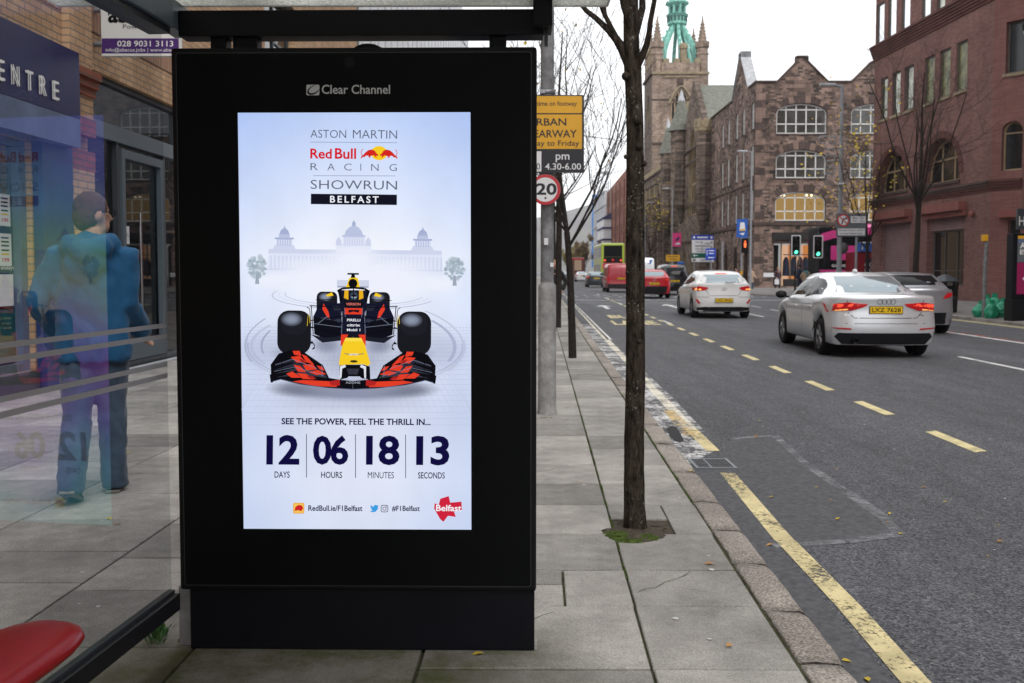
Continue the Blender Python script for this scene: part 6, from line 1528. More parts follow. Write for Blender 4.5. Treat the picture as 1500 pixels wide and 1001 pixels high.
vr, bv = car('delivery_van', 'plain red delivery van ahead of the red crossover', 'van', V((7.45, 65.2, ROAD)), R(-1), vn)
wv = dict(vn); wv.update(paint='van_white', plate=(.8, 'SIG 9920'), belt=[(0, 1.2), (3.6, 1.15), (4.3, 1.05), (4.8, .8)], roof=[(0, 2.45), (.1, 2.52), (3.0, 2.52), (3.3, 2.4), (4.1, 1.2), (4.8, .7)], W=2.0,
    decals=[('tail_light', 'rear', [(.84, .8), (.97, .8), (.97, 1.3), (.86, 1.3)], 'lamp_red'), ('rear_lettering', 'rear', [(.44, 2.02), (.62, 2.02), (.78, 2.34), (.5, 2.34), (.52, 2.24), (.6, 2.22)], 'decal_blue'), ('rear_logo', 'rear', [(-.55, 1.5), (-.25, 1.5), (-.2, 1.85), (-.5, 1.9)], 'decal_blue')])
car('delivery_van', 'tall white van with blue markings on its rear door', 'van', V((10.25, 75, ROAD)), R(-1), wv)
gc = dict(hb); gc.update(paint='car_grey', plate=(.82, 'KUI 3075'), W=1.74); gc['decals'] = [('rear_window', 'rear', [(-.60, 1.10), (.60, 1.10), (.50, 1.385), (-.50, 1.385)], 'glass_car_pale'), ('side_window', 'left', [(.72, 1.06), (.95, 1.26), (1.25, 1.345), (2.3, 1.33), (2.88, .98)], 'glass_car'), ('tail_light', 'rear', [(.6, .86), (.86, .86), (.86, 1.05), (.72, 1.05)], 'lamp_red'), ('brake_light', 'rear', [(.70, .9), (.84, .9), (.84, 1.0), (.72, 1.0)], 'lamp_red_lit')]
car('hatchback_car', 'dark grey hatchback with brake lights on, ahead of the red van', 'car', V((7.62, 86, ROAD)), R(-1), gc)
pc = dict(gc); pc.update(paint='van_white'); car('hatchback_car', 'pale car far down the road between the lorry and the bus', 'car', V((9.9, 135, ROAD)), 0, pc)
gc2 = dict(gc); gc2.update(paint='car_silver_dull'); car('hatchback_car', 'small silver car far down the road left of the lorry', 'car', V((8.6, 160, ROAD)), 0, gc2)
# buses and the lorry: upright boxes with rounded corners
def coach(name, label, cat, loc, rz, L, Wd, H, m, top=.35):
    t = thing(name, label, cat, loc, rz); mb = MB(); mb.box((0, L/2, H/2+.16), (Wd, L, H-.32), m, bev=.14); mb.build('body', t, local=True)
    for y in (1.9, L-2.2):
        for sd in (-1, 1): 
            w = MB(); w.lathe([(.0, -.14), (.44, -.14), (.5, -.10), (.5, .10), (.44, .14), (0, .14)], (sd*(Wd/2-.12), y, .5), 'tyre', 20, 'X'); w.build('wheel', t, local=True)
    return t
def face(t, nm, ax, x0, x1, z0, z1, m, Wd, L, k=.012, parent=None):
    mb = MB()
    if ax == 'rear': mb.boxab((x0, -k, z0), (x1, .05, z1), m)
    elif ax == 'front': mb.boxab((x0, L-.05, z0), (x1, L+k, z1), m)
    elif ax == 'left': mb.boxab((-Wd/2-k, x0, z0), (-Wd/2+.05, x1, z1), m)
    else: mb.boxab((Wd/2-.05, x0, z0), (Wd/2+k, x1, z1), m)
    return mb.build(nm, t, local=True)
paint('bus_lime', (.42, .55, .06)); paint('bus_rose', (.60, .075, .11)); paint('bus_pink', (.72, .06, .29), 0, .3); paint('bus_green_dark', (.045, .07, .05))
bs = coach('double_decker_bus', 'lime green double decker bus with a rose band across its rear', 'bus', V((10.75, 102, ROAD)), R(-.5), 10.8, 2.5, 4.45, 'bus_lime')
face(bs, 'rear_window', 'rear', -.98, .98, 3.0, 4.2, 'glass_car', 2.5, 10.8); face(bs, 'lamp_band', 'rear', -1.0, 1.0, 2.35, 2.98, 'ink', 2.5, 10.8, .016)
face(bs, 'advert_band', 'rear', -1.12, 1.12, 1.7, 2.33, 'bus_rose', 2.5, 10.8, .014); face(bs, 'engine_cover', 'rear', -1.0, 1.0, .5, 1.68, 'bus_green_dark', 2.5, 10.8)
for x in (-.85, .85): 
    mb = MB(); mb.lathe([(0, -.05), (.12, -.05), (.12, .02)], (x, -.02, 2.62), 'lamp_red_lit', 12, 'Y'); mb.build('tail_light', bs, local=True)
mb = MB(); mb.lathe([(0, -.05), (.16, -.05), (.16, .02)], (0, -.02, 2.62), 'lamp_red', 12, 'Y'); mb.build('emblem', bs, local=True)
face(bs, 'side_windows', 'left', .4, 10.2, 2.9, 4.0, 'glass_car', 2.5, 10.8); face(bs, 'lower_windows', 'left', .8, 10.2, 1.2, 2.2, 'bus_green_dark', 2.5, 10.8)
lo = coach('lorry', 'dark maroon lorry with a pale rear hatch far down the left lane', 'lorry', V((10.1, 148, ROAD)), 0, 7.5, 2.3, 3.6, 'lorry_maroon')
face(lo, 'rear_hatch', 'rear', -.45, .65, 1.6, 3.2, 'coat_beige', 2.3, 7.5, .03); face(lo, 'roof_trim', 'rear', -1.0, 1.0, 3.3, 3.5, 'lamp_orange_lit', 2.3, 7.5, .03) if False else face(lo, 'roof_trim', 'rear', -1.0, 1.0, 3.3, 3.5, 'sign_red', 2.3, 7.5, .03)
# pink bus standing in the side street, broadside on
pk = coach('double_decker_bus', 'pink and black double decker bus standing broadside in the side street', 'bus', V((19.3+11, 61.35, ROAD)), R(90), 11, 2.5, 4.25, 'ink')
mb = MB(); pts = []
for (y0, z0) in ((10.98, 3.72), (10.9, 3.9), (10.2, 4.12), (9.2, 4.28), (7.5, 4.36), (2.0, 4.36), (0.1, 4.30)): pts.append((y0, z0))
vs = []
for x in (-1.285, -.8, .8, 1.285):
    for y, z in pts: vs.append((x, y, z+(.10 if abs(x) < 1 else -.12)))
n = len(pts); fs = [(i*n+k, i*n+k+1, (i+1)*n+k+1, (i+1)*n+k) for i in range(3) for k in range(n-1)]
mb.add(vs, fs, 'bus_pink', True)
for x in (-1.285, 1.285): mb.add([(x, y, z-.12) for y, z in pts]+[(x, y, z-.62) for y, z in pts], [(k, k+1, n+k+1, n+k) for k in range(n-1)], 'bus_pink')
mb.build('roof_dome', pk, local=True)
face(pk, 'pink_panel', 'left', 8.7, 10.3, 2.15, 3.05, 'bus_pink', 2.5, 11, .02); face(pk, 'lower_panel', 'left', 8.45, 10.98, .30, 1.55, 'bus_pink', 2.5, 11, .02); face(pk, 'upper_windows', 'left', .5, 10.6, 3.1, 3.6, 'glass_car', 2.5, 11, .014)
mb = MB(); a = Art(mb, lambda y, z: V((-1.27, 11-y, z)), (-1, 0, 0), .001, .012); a.rect(.55, .42, 1.85, 1.12, 'decal_navy' if 'decal_navy' in MATS else 'poster_navy'); a.text('METRO', .7, .85, 1.3, 1.0, 'letter_white', .02); a.line([(.7, .62), (1.3, .62)], .08, 'letter_white'); a.text('GLIDER', .75, 1.72, 1.85, 1.88, 'letter_white', .02); a.ell(2.2, 1.85, .14, .16, 'paper'); mb.build('side_lettering', pk, local=True)
# ---------------------------------------------------------------- buildings across the road
bricks('plum_brick', (.25, .128, .112), (.175, .088, .078), (.18, .125, .115), 'Y', .225, .075, .009, .85, .16, .25, .5)
bricks('plum_brick_front', (.25, .112, .10), (.20, .085, .078), (.19, .13, .12), 'X', .225, .075, .009, .85, .16, .25, .5)
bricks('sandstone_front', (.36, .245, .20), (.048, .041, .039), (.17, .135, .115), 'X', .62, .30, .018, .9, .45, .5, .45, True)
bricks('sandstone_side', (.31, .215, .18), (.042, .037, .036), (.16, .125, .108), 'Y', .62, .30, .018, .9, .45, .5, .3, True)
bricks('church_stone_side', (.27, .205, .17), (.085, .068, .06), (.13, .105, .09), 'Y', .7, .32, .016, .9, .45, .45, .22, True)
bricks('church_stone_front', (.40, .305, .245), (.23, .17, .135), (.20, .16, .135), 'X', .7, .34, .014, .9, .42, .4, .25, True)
bricks('far_red_brick', (.34, .15, .105), (.28, .12, .09), (.16, .11, .09), 'Y', .225, .075, .01, .85, .2, .2, .3)
mat('dressed_stone', (.29, .235, .155), .85, .3, .9, .2, 12); mat('dressed_dark', (.085, .062, .055), .85, .35, .7, .3, 10); mat('moulding', (.115, .052, .046), .8, .25, 1.5)
mat('head_stone', (.225, .155, .128), .9, .35, 1.3, .3, 9); mat('buff_stone', (.34, .25, .16), .85, .25, 1.2); mat('sooty', (.028, .026, .026), .9, .4, .6); mat('shutter_mauve', (.24, .15, .15), .55, .15, 2); mat('shutter_head', (.23, .085, .072), .6, .15, 2)
mat('room_warm', (.30, .20, .06), .8, .3, .7); emit('room_lit', (1.0, .62, .22), .35); emit('lamp_spot', (1, .85, .55), 2.5); mat('curtain_pale', (.45, .45, .38), .8, .3, 1.1); mat('curtain_olive', (.15, .15, .055), .3, .55, 2.2, spec=.6)
emit('shop_lit', (1.0, .36, .10), .55); emit('shop_lit_pale', (1.0, .60, .38), .65)
def frame_of(O, U):
    O, U = V(O), V(U).normalized(); N = U.cross(UP)
    def hit(px, py, k=0): d = ray(px, py); q = CAM+d*((O+N*k-CAM).dot(N)/d.dot(N)); return (q-O).dot(U), q.z
    def pt(u, z, k=0): return O+U*u+UP*z+N*k
    rot = Matrix((U, N, UP)).transposed()
    def bx(mb, u0, u1, z0, z1, k0, k1, m, bev=0): mb.box(pt((u0+u1)/2, (z0+z1)/2, (k0+k1)/2), (abs(u1-u0), abs(k1-k0), abs(z1-z0)), m, rot, bev)
    return O, U, N, hit, pt, bx
# --- plum red brick building on the right
B0, A0 = V((17.45, 46.5, 0)), V((17.92, 36.0, 0)); RW = (A0-B0).length
O, U, N, hit, pt, bx = frame_of(B0, A0-B0)
rb = thing('brick_building', 'plum red brick corner building with arched windows and roller shutters', 'building', A0)
def opening(x0, x1, yt, yb, xs=None, rise=0):
    xm = (x0+x1)/2; u0, u1 = hit(x0, 200)[0], hit(x1, 200)[0]; return (u0, u1, hit(xm, yb)[1], hit(xm, yt)[1])
up = [opening(x0, x1, yt, yb) for x0, x1, yt, yb in ((1281, 1292, 15.5, 74), (1297.5, 1309.5, 1.5, 62), (1317, 1329.5, -14, 49), (1346.5, 1359, -38, 29), (1368, 1380, -56, 17), (1391, 1404, -76, 3))]
z0u = sum(w[2] for w in up)/6; z1u = sum(w[3] for w in up)/6
lo_ = [opening(x0, x1, yt, yb) for x0, x1, yt, yb in ((1289, 1299, 118.5, 174.5), (1305.5, 1317.5, 109, 167.5), (1323.5, 1336.5, 99, 162.5), (1352.5, 1367, 83, 151), (1374.5, 1390, 70, 143.5), (1398, 1414.5, 56.5, 134))]
z0l = sum(w[2] for w in lo_)/6; z1l = sum(w[3] for w in lo_)/6
a1 = opening(1286, 1331, 222, 281); a2 = opening(1352, 1407, 203, 268); za0, za1 = (a1[2]+a2[2])/2, (a1[3]+a2[3])/2
g1 = opening(1293, 1336, 318, 402); g2 = opening(1361, 1416, 312, 415); zg0, zg1 = .75, (g1[3]+g2[3])/2
h_ = [arch(w[0], w[1], z0u, z1u) for w in up]+[arch(w[0], w[1], z0l, z1l) for w in lo_]+[arch(w[0], w[1], za0, za1, (w[1]-w[0])/2, 14) for w in (a1, a2)]+[arch(g1[0], g1[1], .3, zg1), arch(g2[0], g2[1], zg0, zg1)]
mb = MB(); mb.facade(O, U, [(0, 0), (RW, 0), (RW, 21), (0, 21)], h_, .42, 'plum_brick', 'plum_brick')
# the canted corner and the wing that comes forward
A2 = V((18.62, 35.1, 0)); O2, U2, N2, hit2, pt2, bx2 = frame_of(A0, A2-A0); W2 = (A2-A0).length
c1 = (hit2(1473.5, 70)[0], W2-.02, hit2(1484, 107)[1], hit2(1484, 31)[1]); c2 = (hit2(1467, 220)[0], W2-.02, hit2(1480, 250)[1], hit2(1480, 178)[1])
mb.facade(O2, U2, [(0, 0), (W2, 0), (W2, 21), (0, 21)], [arch(*c1), arch(*c2, .30, 8), arch(hit2(1476, 350)[0], W2-.02, .3, hit2(1480, 321)[1])], .22, 'plum_brick_front')
A3 = A2+V((.5, -60, 0)); O3, U3, N3, hit3, pt3, bx3 = frame_of(A2, A3-A2)
mb.facade(O3, U3, [(0, 0), (60, 0), (60, 21), (0, 21)], [arch(1.2+2.6*i, 2.8+2.6*i, z, z+2.4) for i in range(4) for z in (3.2, 7.2, 11)], .3, 'plum_brick')
# return wall to the side street, top
mb.quad(B0, B0+V((18, .3, 0)), B0+V((18, .3, 21)), B0+V((0, 0, 21)), 'plum_brick_front'); mb.add([B0+UP*21, A0+UP*21, A2+UP*21, A3+UP*21, A3+V((14, 0, 21)), B0+V((18, 0, 21))], [(0, 1, 2, 3, 4, 5)], 'slate')
mb.build('wall', rb)
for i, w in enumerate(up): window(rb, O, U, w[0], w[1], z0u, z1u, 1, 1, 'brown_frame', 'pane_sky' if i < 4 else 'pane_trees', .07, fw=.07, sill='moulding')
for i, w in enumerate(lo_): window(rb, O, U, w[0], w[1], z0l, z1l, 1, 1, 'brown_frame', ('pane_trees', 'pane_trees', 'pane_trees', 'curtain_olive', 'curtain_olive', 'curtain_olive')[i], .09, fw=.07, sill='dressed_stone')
for w in (a1, a2): window(rb, O, U, w[0]+.02, w[1]-.02, za0, za1-.02, 3, 1, 'buff_stone', 'pane_dark', .38, (w[1]-w[0])/2-.02, .10, .09, sill='dressed_dark', rowz=[za0+1.0])
window(rb, O2, U2, *c1, 1, 1, 'brown_frame', 'pane_dark', .2, fw=.07, sill='dressed_stone'); window(rb, O2, U2, *c2, 1, 1, 'buff_stone', 'pane_dark', .2, .30, .07, rowz=[c2[3]-.42])
for i in range(4):
    for z in (3.2, 7.2, 11): window(rb, O3, U3, 1.2+2.6*i, 2.8+2.6*i, z, z+2.4, 2, 1, 'brown_frame', 'pane_dark', .2)
zc = (hit(1273, 92)[1]+hit(1445, 1)[1])/2
mb = MB()
for i, (dz, k) in enumerate(((.0, .05), (.11, .09), (.22, .13), (.33, .17), (.44, .21), (.55, .26))):
    bx(mb, -.12, RW, zc+dz-.10, zc+dz, .001, k, 'moulding'); bx2(mb, .0, W2, zc+dz-.10, zc+dz, .001, k, 'moulding')
mb.build('cornice', rb, label='stepped plum brick cornice below the top windows')
zs = za0-.25; mb = MB()
for i, (dz, k) in enumerate(((-.30, .04), (-.20, .08), (-.10, .12), (.0, .16))):
    bx(mb, -.1, RW, zs+dz-.095, zs+dz, .001, k, 'dressed_dark' if i > 1 else 'moulding'); bx2(mb, 0, W2, zs+dz-.095, zs+dz, .001, k, 'moulding')
mb.build('string_course', rb)
for w in (a1, a2):
    mb = MB(); c, r = (w[0]+w[1])/2, (w[1]-w[0])/2; n = 14; zz = za1-r
    for k in range(n):
        t0, t1 = math.pi*k/n+.01, math.pi*(k+1)/n-.01; q = [pt(c+rr_*math.cos(t), zz+rr_*math.sin(t), .004) for rr_, t in ((r, t0), (r+.28, t0), (r+.28, t1), (r, t1))]
        mb.prism(q, N*.03, 'moulding')
    mb.build('arch_ring', rb)
for w, full, lab in ((g1, True, 'fully closed mauve roller shutter'), (g2, False, 'half raised mauve roller shutter')):
    zb2 = .32 if full else zg1-.75
    mb = MB(); n = int((zg1-zb2)/.085)
    for k in range(n):
        z = zb2+(zg1-zb2)*k/n; h = (zg1-zb2)/n; mb.add([pt(w[0]+.02, z, -.16), pt(w[1]-.02, z, -.16), pt(w[1]-.02, z+h*.5, -.135), pt(w[0]+.02, z+h*.5, -.135), pt(w[1]-.02, z+h, -.16), pt(w[0]+.02, z+h, -.16)], [(0, 1, 2, 3), (3, 2, 4, 5)], 'shutter_mauve')
    mb.build('roller_shutter', rb, label=lab)
    mb = MB(); bx(mb, w[0]-.25, w[1]+.15, zg1-.02, zg1+.32, .003, .34, 'shutter_head', .01); bx(mb, w[0]-.25, w[1]+.15, zg1-.24, zg1-.03, .003, .16, 'shutter_head', .01); mb.build('shutter_box', rb)
window(rb, O, U, g2[0]+.03, g2[1]-.03, zg0+.02, zg1-.72, 3, 2, 'brown_frame', 'pane_dark', .30, fw=.09, rowz=[zg0+.65])
mb = MB(); bx2(mb, hit2(1466, 312)[0], W2, hit2(1480, 319)[1], hit2(1480, 307)[1], .0, .22, 'shutter_head', .01); mb.build('door_canopy', rb)
mb = MB(); bx2(mb, hit2(1477, 350)[0], W2-.03, .3, hit2(1480, 322)[1], -.2, -.15, 'sooty'); mb.build('door', rb)
mb = MB(); bx(mb, 0, RW, .0, .72, .002, .06, 'moulding') if False else None; ell(mb, pt(hit(1427, 314)[0], hit(1427, 314)[1], .12), (.10, .10, .14), 'shutter_head'); mb.build('alarm_box', rb)
mb = MB(); q = pt3(0.25, 0); lz = P(1497, 55, 34.8).z; lx = A2+V((-.10, -.55, 0))
mb.lathe([(.30, lz+.15), (.34, lz+.35), (.05, lz+1.1), (.0, lz+1.25)], lx, 'sooty', 4, smooth=False); mb.lathe([(.20, lz-.1), (.30, lz+.15), (.0, lz+.15)], lx, 'curtain_pale', 4, smooth=False); mb.tube([lx+UP*(lz+.9), lx+V((.5, .3, lz+1.2))], .03, 'sooty', 6); mb.build('lantern', rb)
# --- red sandstone gabled building on the far corner
SX, SY = P(1106, 300, 78).x, 78
O, U, N, hit, pt, bx = frame_of((SX, SY, 0), (1, 0, 0))
st = thing('stone_building', 'dark red sandstone gabled building with white framed windows on the far corner', 'building', (SX, SY, 0))
hz = lambda py: hit(1170, py)[1]
E = hz(121); prof = [(0, 0), (24, 0), (24, E)]
g = [(1213, 121), (1184, 92), (1184, 84.5), (1167, 84.5), (1167, 92), (1138, 121.5)]
prof += [(hit(1318, 121)[0], E), (hit(1290, 93)[0], hz(92)), (hit(1277, 93)[0], hz(92)), (hit(1248, 121)[0], E)]+[(hit(x, y)[0], hz(y)) for x, y in g]+[(0.05, E), (0, E-.05)]
wr = [(hit(1137.5, 170)[0], hit(1212, 170)[0]), (hit(1247, 170)[0], hit(1322, 170)[0])]; wz = [(hz(196), hz(151.5)), (hz(261), hz(219.5)), (hz(323.5), hz(281))]
rise = .75
shop_op = (hit(1133, 380)[0], hit(1245, 380)[0], .15, hz(357))
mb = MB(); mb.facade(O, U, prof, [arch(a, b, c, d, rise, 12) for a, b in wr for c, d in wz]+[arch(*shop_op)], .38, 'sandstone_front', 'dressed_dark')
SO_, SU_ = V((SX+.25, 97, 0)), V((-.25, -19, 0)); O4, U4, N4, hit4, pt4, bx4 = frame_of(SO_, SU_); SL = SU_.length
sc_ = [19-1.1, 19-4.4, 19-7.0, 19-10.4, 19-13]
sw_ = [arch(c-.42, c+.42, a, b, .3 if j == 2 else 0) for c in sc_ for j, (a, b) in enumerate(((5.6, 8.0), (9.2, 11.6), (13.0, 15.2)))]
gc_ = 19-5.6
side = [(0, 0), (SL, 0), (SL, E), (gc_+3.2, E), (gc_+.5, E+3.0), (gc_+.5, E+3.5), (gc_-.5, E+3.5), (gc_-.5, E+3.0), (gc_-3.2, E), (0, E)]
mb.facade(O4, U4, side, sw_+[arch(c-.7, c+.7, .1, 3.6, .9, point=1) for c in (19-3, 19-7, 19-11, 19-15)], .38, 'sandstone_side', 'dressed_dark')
mb.build('wall', st)
for a, b in wr:
    for j, (c, d) in enumerate(wz): window(st, O, U, a+.01, b-.01, c, d-.01, 5, 3, 'white_frame', 'pane_mid' if j < 2 else 'room_lit', .25, rise, .10, .09, sill='dressed_dark', rowz=[c+(d-c)*.33, c+(d-c)*.80])
for c in sc_:
    for j, (a, b) in enumerate(((5.6, 8.0), (9.2, 11.6), (13.0, 15.2))): window(st, O4, U4, c-.41, c+.41, a, b, 2, 3, 'white_frame', 'pane_mid', .10, .3 if j == 2 else 0, .09, .06, sill='dressed_dark')
for j, (c, d) in enumerate([z for _ in wr for z in wz]):     # radiating head stones over each window
    a, b = wr[j//3]; mb = MB(); m_, w_ = (a+b)/2, (b-a)/2; n = 15
    for k in range(n):
        t0, t1 = math.pi*k/n+.012, math.pi*(k+1)/n-.012
        q = [pt(m_+(w_+e*.5)*math.cos(t), d-rise+(rise+e)*math.sin(t), .004) for e, t in ((.02, t0), (.62, t0), (.62, t1), (.02, t1))]
        mb.prism(q, N*.035, 'dressed_dark' if (k*7+j) % 3 else 'head_stone')
    mb.build('window_arch', st)
mb = MB()
for k in range(27):                                  # long and short corner stones
    z = .2+k*.6; w_ = .75 if k % 2 else .42
    bx(mb, -.035, w_, z, z+.57, .001, .035, 'head_stone' if k % 3 else 'dressed_dark')
mb.build('quoin', st)
mb = MB()
for c in (19-3, 19-7, 19-11, 19-15): bx4(mb, c-.7, c+.7, .1, 3.6, -.5, -.38, 'sooty')
mb.build('doorway', st)
mb = MB(); cpx = [(0, E)]+[(hit(x, y)[0], hz(y)) for x, y in g[::-1]]
def coping(mb, pt, pts, m, h=.14, k=.12, d=.7):
    for (a, b), (c, d_) in zip(pts, pts[1:]): 
        mb.prism([pt(a, b+.004, k), pt(c, d_+.004, k), pt(c, d_+h, k), pt(a, b+h, k)], (pt(0, 0, 0)-pt(0, 0, 1))*d, m)
coping(mb, pt, [(-.1, E), (hit(1138, 121)[0], E)], 'dressed_dark'); coping(mb, pt, [(hit(x, y)[0], hz(y)) for x, y in g[::-1]], 'dressed_dark'); coping(mb, pt, [(hit(1213, 121)[0], E), (hit(1248, 121)[0], E), (hit(1277, 93)[0], hz(92)), (hit(1290, 93)[0], hz(92)), (hit(1318, 121)[0], E)], 'dressed_dark')
coping(mb, pt4, [(SL, E), (gc_+3.2, E)][::-1], 'dressed_dark'); coping(mb, pt4, [(gc_-3.2, E), (gc_-.5, E+3), (gc_-.5, E+3.5), (gc_+.5, E+3.5), (gc_+.5, E+3.0), (gc_+3.2, E)], 'slate_light', .16, .16, .9); coping(mb, pt4, [(0, E), (gc_-3.2, E)], 'dressed_dark')
mb.build('coping', st)
mb = MB()                                            # slate roofs behind the gables
def ridge(mb, a, b, half, z0, z1, axis, m='slate'):
    a, b = V(a), V(b); d = (b-a).normalized(); s = V((d.y, -d.x, 0))*half
    mb.add([a+s+UP*z0, b+s+UP*z0, b+UP*z1, a+UP*z1, a-s+UP*z0, b-s+UP*z0], [(0, 1, 2, 3), (3, 2, 5, 4)], m)
gx = SX+hit(1175, 90)[0]; ridge(mb, (gx, SY+.5, 0), (gx, SY+12, 0), 2.1, E-.9, E+.3, 'y', 'slate'); gx2 = SX+hit(1283, 90)[0]; ridge(mb, (gx2, SY+.5, 0), (gx2, SY+12, 0), 2.0, E-.9, E+.3, 'y', 'slate')
yy_ = 97-gc_; ridge(mb, (SX+.6, yy_, 0), (SX+12, yy_, 0), 2.9, E-.9, E+.2, 'x', 'slate'); mb.quad((SX+.4, SY+.4, E-.1), (SX+24, SY+.4, E-.1), (SX+24, 97, E-.1), (SX+.5, 97, E-.1), 'slate')
mb.build('roof', st)
mb = MB(); bx(mb, -.06, 24, hz(330), hz(326), .001, .12, 'dressed_dark'); bx4(mb, 0, SL+.1, hz(330), hz(326), .001, .12, 'dressed_dark'); bx4(mb, 0, SL, 8.55, 8.7, .001, .08, 'dressed_dark'); mb.build('string_course', st)
mb = MB(); bx(mb, hit(1131, 350)[0], hit(1247, 350)[0], hz(352), hz(341), .002, .35, 'sooty'); bx(mb, hit(1133, 350)[0], hit(1245, 350)[0], hz(357), hz(352.5), .002, .2, 'dressed_dark'); mb.build('shop_fascia', st)
mb = MB(); u0, u1, z0_, z1_ = shop_op
for a, b, m in ((1134, 1144, 'sooty'), (1149, 1158, 'shop_lit_pale'), (1159, 1171, 'shop_lit'), (1172, 1180, 'shop_lit_pale'), (1181, 1189, 'shop_lit'), (1190, 1243, 'sooty')): bx(mb, hit(a, 380)[0], hit(b, 380)[0], .2, z1_-.1, -.9, -.8, m)
for a in (1145, 1158.5, 1171.5, 1190): bx(mb, hit(a, 380)[0], hit(a+1.6, 380)[0], .16, z1_, -.36, -.25, 'buff_stone' if a == 1145 else 'brown_frame')
bx(mb, hit(1149, 380)[0], u1, hz(374), hz(372.5), -.35, -.27, 'brown_frame'); bx(mb, hit(1149, 380)[0], u1, .16, .75, -.35, -.2, 'sooty')
for x in (1155, 1166, 1176, 1184): mb.tube([pt(hit(x, 380)[0], 1.0, -.7), pt(hit(x, 380)[0], 2.2, -.7), pt(hit(x, 380)[0], 2.55, -.7)], [.3, .25, .1], 'coat_navy' if x != 1176 else 'coat_maroon', 10)
mb.build('shop_window', st)
mb = MB()
for px in (1145, 1150, 1183, 1190): ell(mb, pt(hit(px, 286)[0], hz(286), -.235), (.09, .02, .09), 'lamp_spot')
mb.build('ceiling_lamps', st)
t = tag(MB().add([pt(hit(x, y)[0], hz(y), k) for x, y, k in ((1114, 406, .02), (1135, 406, .02), (1135, 400, .02), (1114, 400, .02))], [(0, 1, 2, 3)], 'paper').build('street_name_sign', base=pt(.8, 0)), 'long white street name plate low on the sandstone corner wall', 'sign')
# --- church front, tower and copper crown
CX_ = 19.7; O, U, N, hit, pt, bx = frame_of((CX_, 152, 0), (0, -1, 0)); CL = 55
ch = thing('church', 'sandstone church with a pinnacled clock-less tower and green copper crown', 'church', (CX_, 120, 0))
ch['label'] = 'sandstone church with a pinnacled tower under a green copper crown'
gcn = 152-105; H_ = 14.6
outl = [(0, 0), (CL, 0), (CL, H_), (gcn+8, H_), (gcn+.4, 22), (gcn-.4, 22), (gcn-8, H_), (0, H_)]
holes = [arch(gcn-2.3, gcn+2.3, 7.5, 17, 3.4, 12, 1)]
bays = [3, 7, 11, 15, 19, 24, 29, 34]
for i, c in enumerate(bays): holes += [arch(c-.55, c+.55, 5.2, 7.8), arch(c-.55, c+.55, 9.2, 12.4, .6)] + ([arch(c-1.0, c+1.0, .1, 3.6, 1.0, 8, 1)] if i % 2 else [])
holes += [arch(c-.9, c+.9, .1, 4.2, 1.2, 8, 1) for c in (gcn-4.5, gcn, gcn+4.5)]
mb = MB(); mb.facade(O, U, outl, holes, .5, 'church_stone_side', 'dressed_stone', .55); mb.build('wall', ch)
window(ch, O, U, gcn-2.28, gcn+2.28, 7.52, 16.98, 4, 3, 'buff_stone', 'pane_dark', .4, 3.4, .2, .2, point=1, rowz=[11])
for c in bays:
    window(ch, O, U, c-.54, c+.54, 5.2, 7.8, 2, 1, 'buff_stone', 'pane_mid', .2, 0, .12, .14); window(ch, O, U, c-.54, c+.54, 9.2, 12.4, 2, 2, 'buff_stone', 'pane_mid', .2, .6, .12, .14)
mb = MB(); bx(mb, 0, CL, .1, 4.4, -.75, -.6, 'sooty'); mb.build('doors', ch)
mb = MB()
for z, k in ((4.6, .14), (8.5, .12), (13.2, .16), (H_, .22)): bx(mb, 0, CL, z, z+.22, .001, k, 'dressed_dark')
for c in (1, 5, 9, 13, 17, 21.5, 26.5, 31.5, 37.5, 56-1.5): bx(mb, c-.35, c+.35, 0, 11.5, .001, .7, 'church_stone_side'); bx(mb, c-.3, c+.3, 11.5, 13.0, .001, .4, 'dressed_stone')
for c in (bays): bx(mb, c-1.0, c+1.0, 4.9, 13.0, .001, .25, 'church_stone_side') if False else None
mb.build('buttress', ch)
mb = MB()
for k in range(24): bx(mb, .5+k*1.6, 1.4+k*1.6, H_+.22, H_+.9, -.35, .1, 'dressed_stone') if k*1.6 < gcn-9 else None
mb.build('battlement', ch)
def turret(Y, r, zb_, zt_, cap, apex, X=CX_-.3, mat_='church_stone_side'):
    mb = MB(); mb.lathe([(.05, zb_-2.2), (r*.55, zb_-1.2), (r, zb_), (r, zt_-1.3), (r*1.08, zt_-1.25), (r*1.08, zt_-1.05), (r, zt_-1.0), (r, zt_)], (X, Y, 0), mat_, 8, smooth=False)
    if cap == 'cone': mb.lathe([(r*1.25, zt_), (r*1.2, zt_+.15), (r*.82, zt_+(apex-zt_)*.3), (r*.3, zt_+(apex-zt_)*.78), (.12, apex-.5), (.05, apex)], (X, Y, 0), 'slate', 12, smooth=False); mb.lathe([(r*.36, zt_+(apex-zt_)*.74), (.06, apex+.1)], (X, Y, 0), 'slate_light', 8)
    else:
        mb.lathe([(r, zt_), (r*1.2, zt_+.2), (r*1.2, zt_+.5), (0, zt_+.5)], (X, Y, 0), 'dressed_stone', 8, smooth=False)
        for k in range(8):
            a = math.pi*k/4; mb.box((X+r*1.05*math.cos(a), Y+r*1.05*math.sin(a), zt_+.95), (.34, .34, .9), 'dressed_stone', Matrix.Rotation(a, 3, 'Z'))
    mb.build('turret', ch)
turret(91.8+5.5, .8, 7.5, 15.3, 'bat', 0); turret(110.5, 1.2, 9, 17.4, 'cone', 22); turret(119.5, .95, 8, 15.9, 'cone', 20.2)
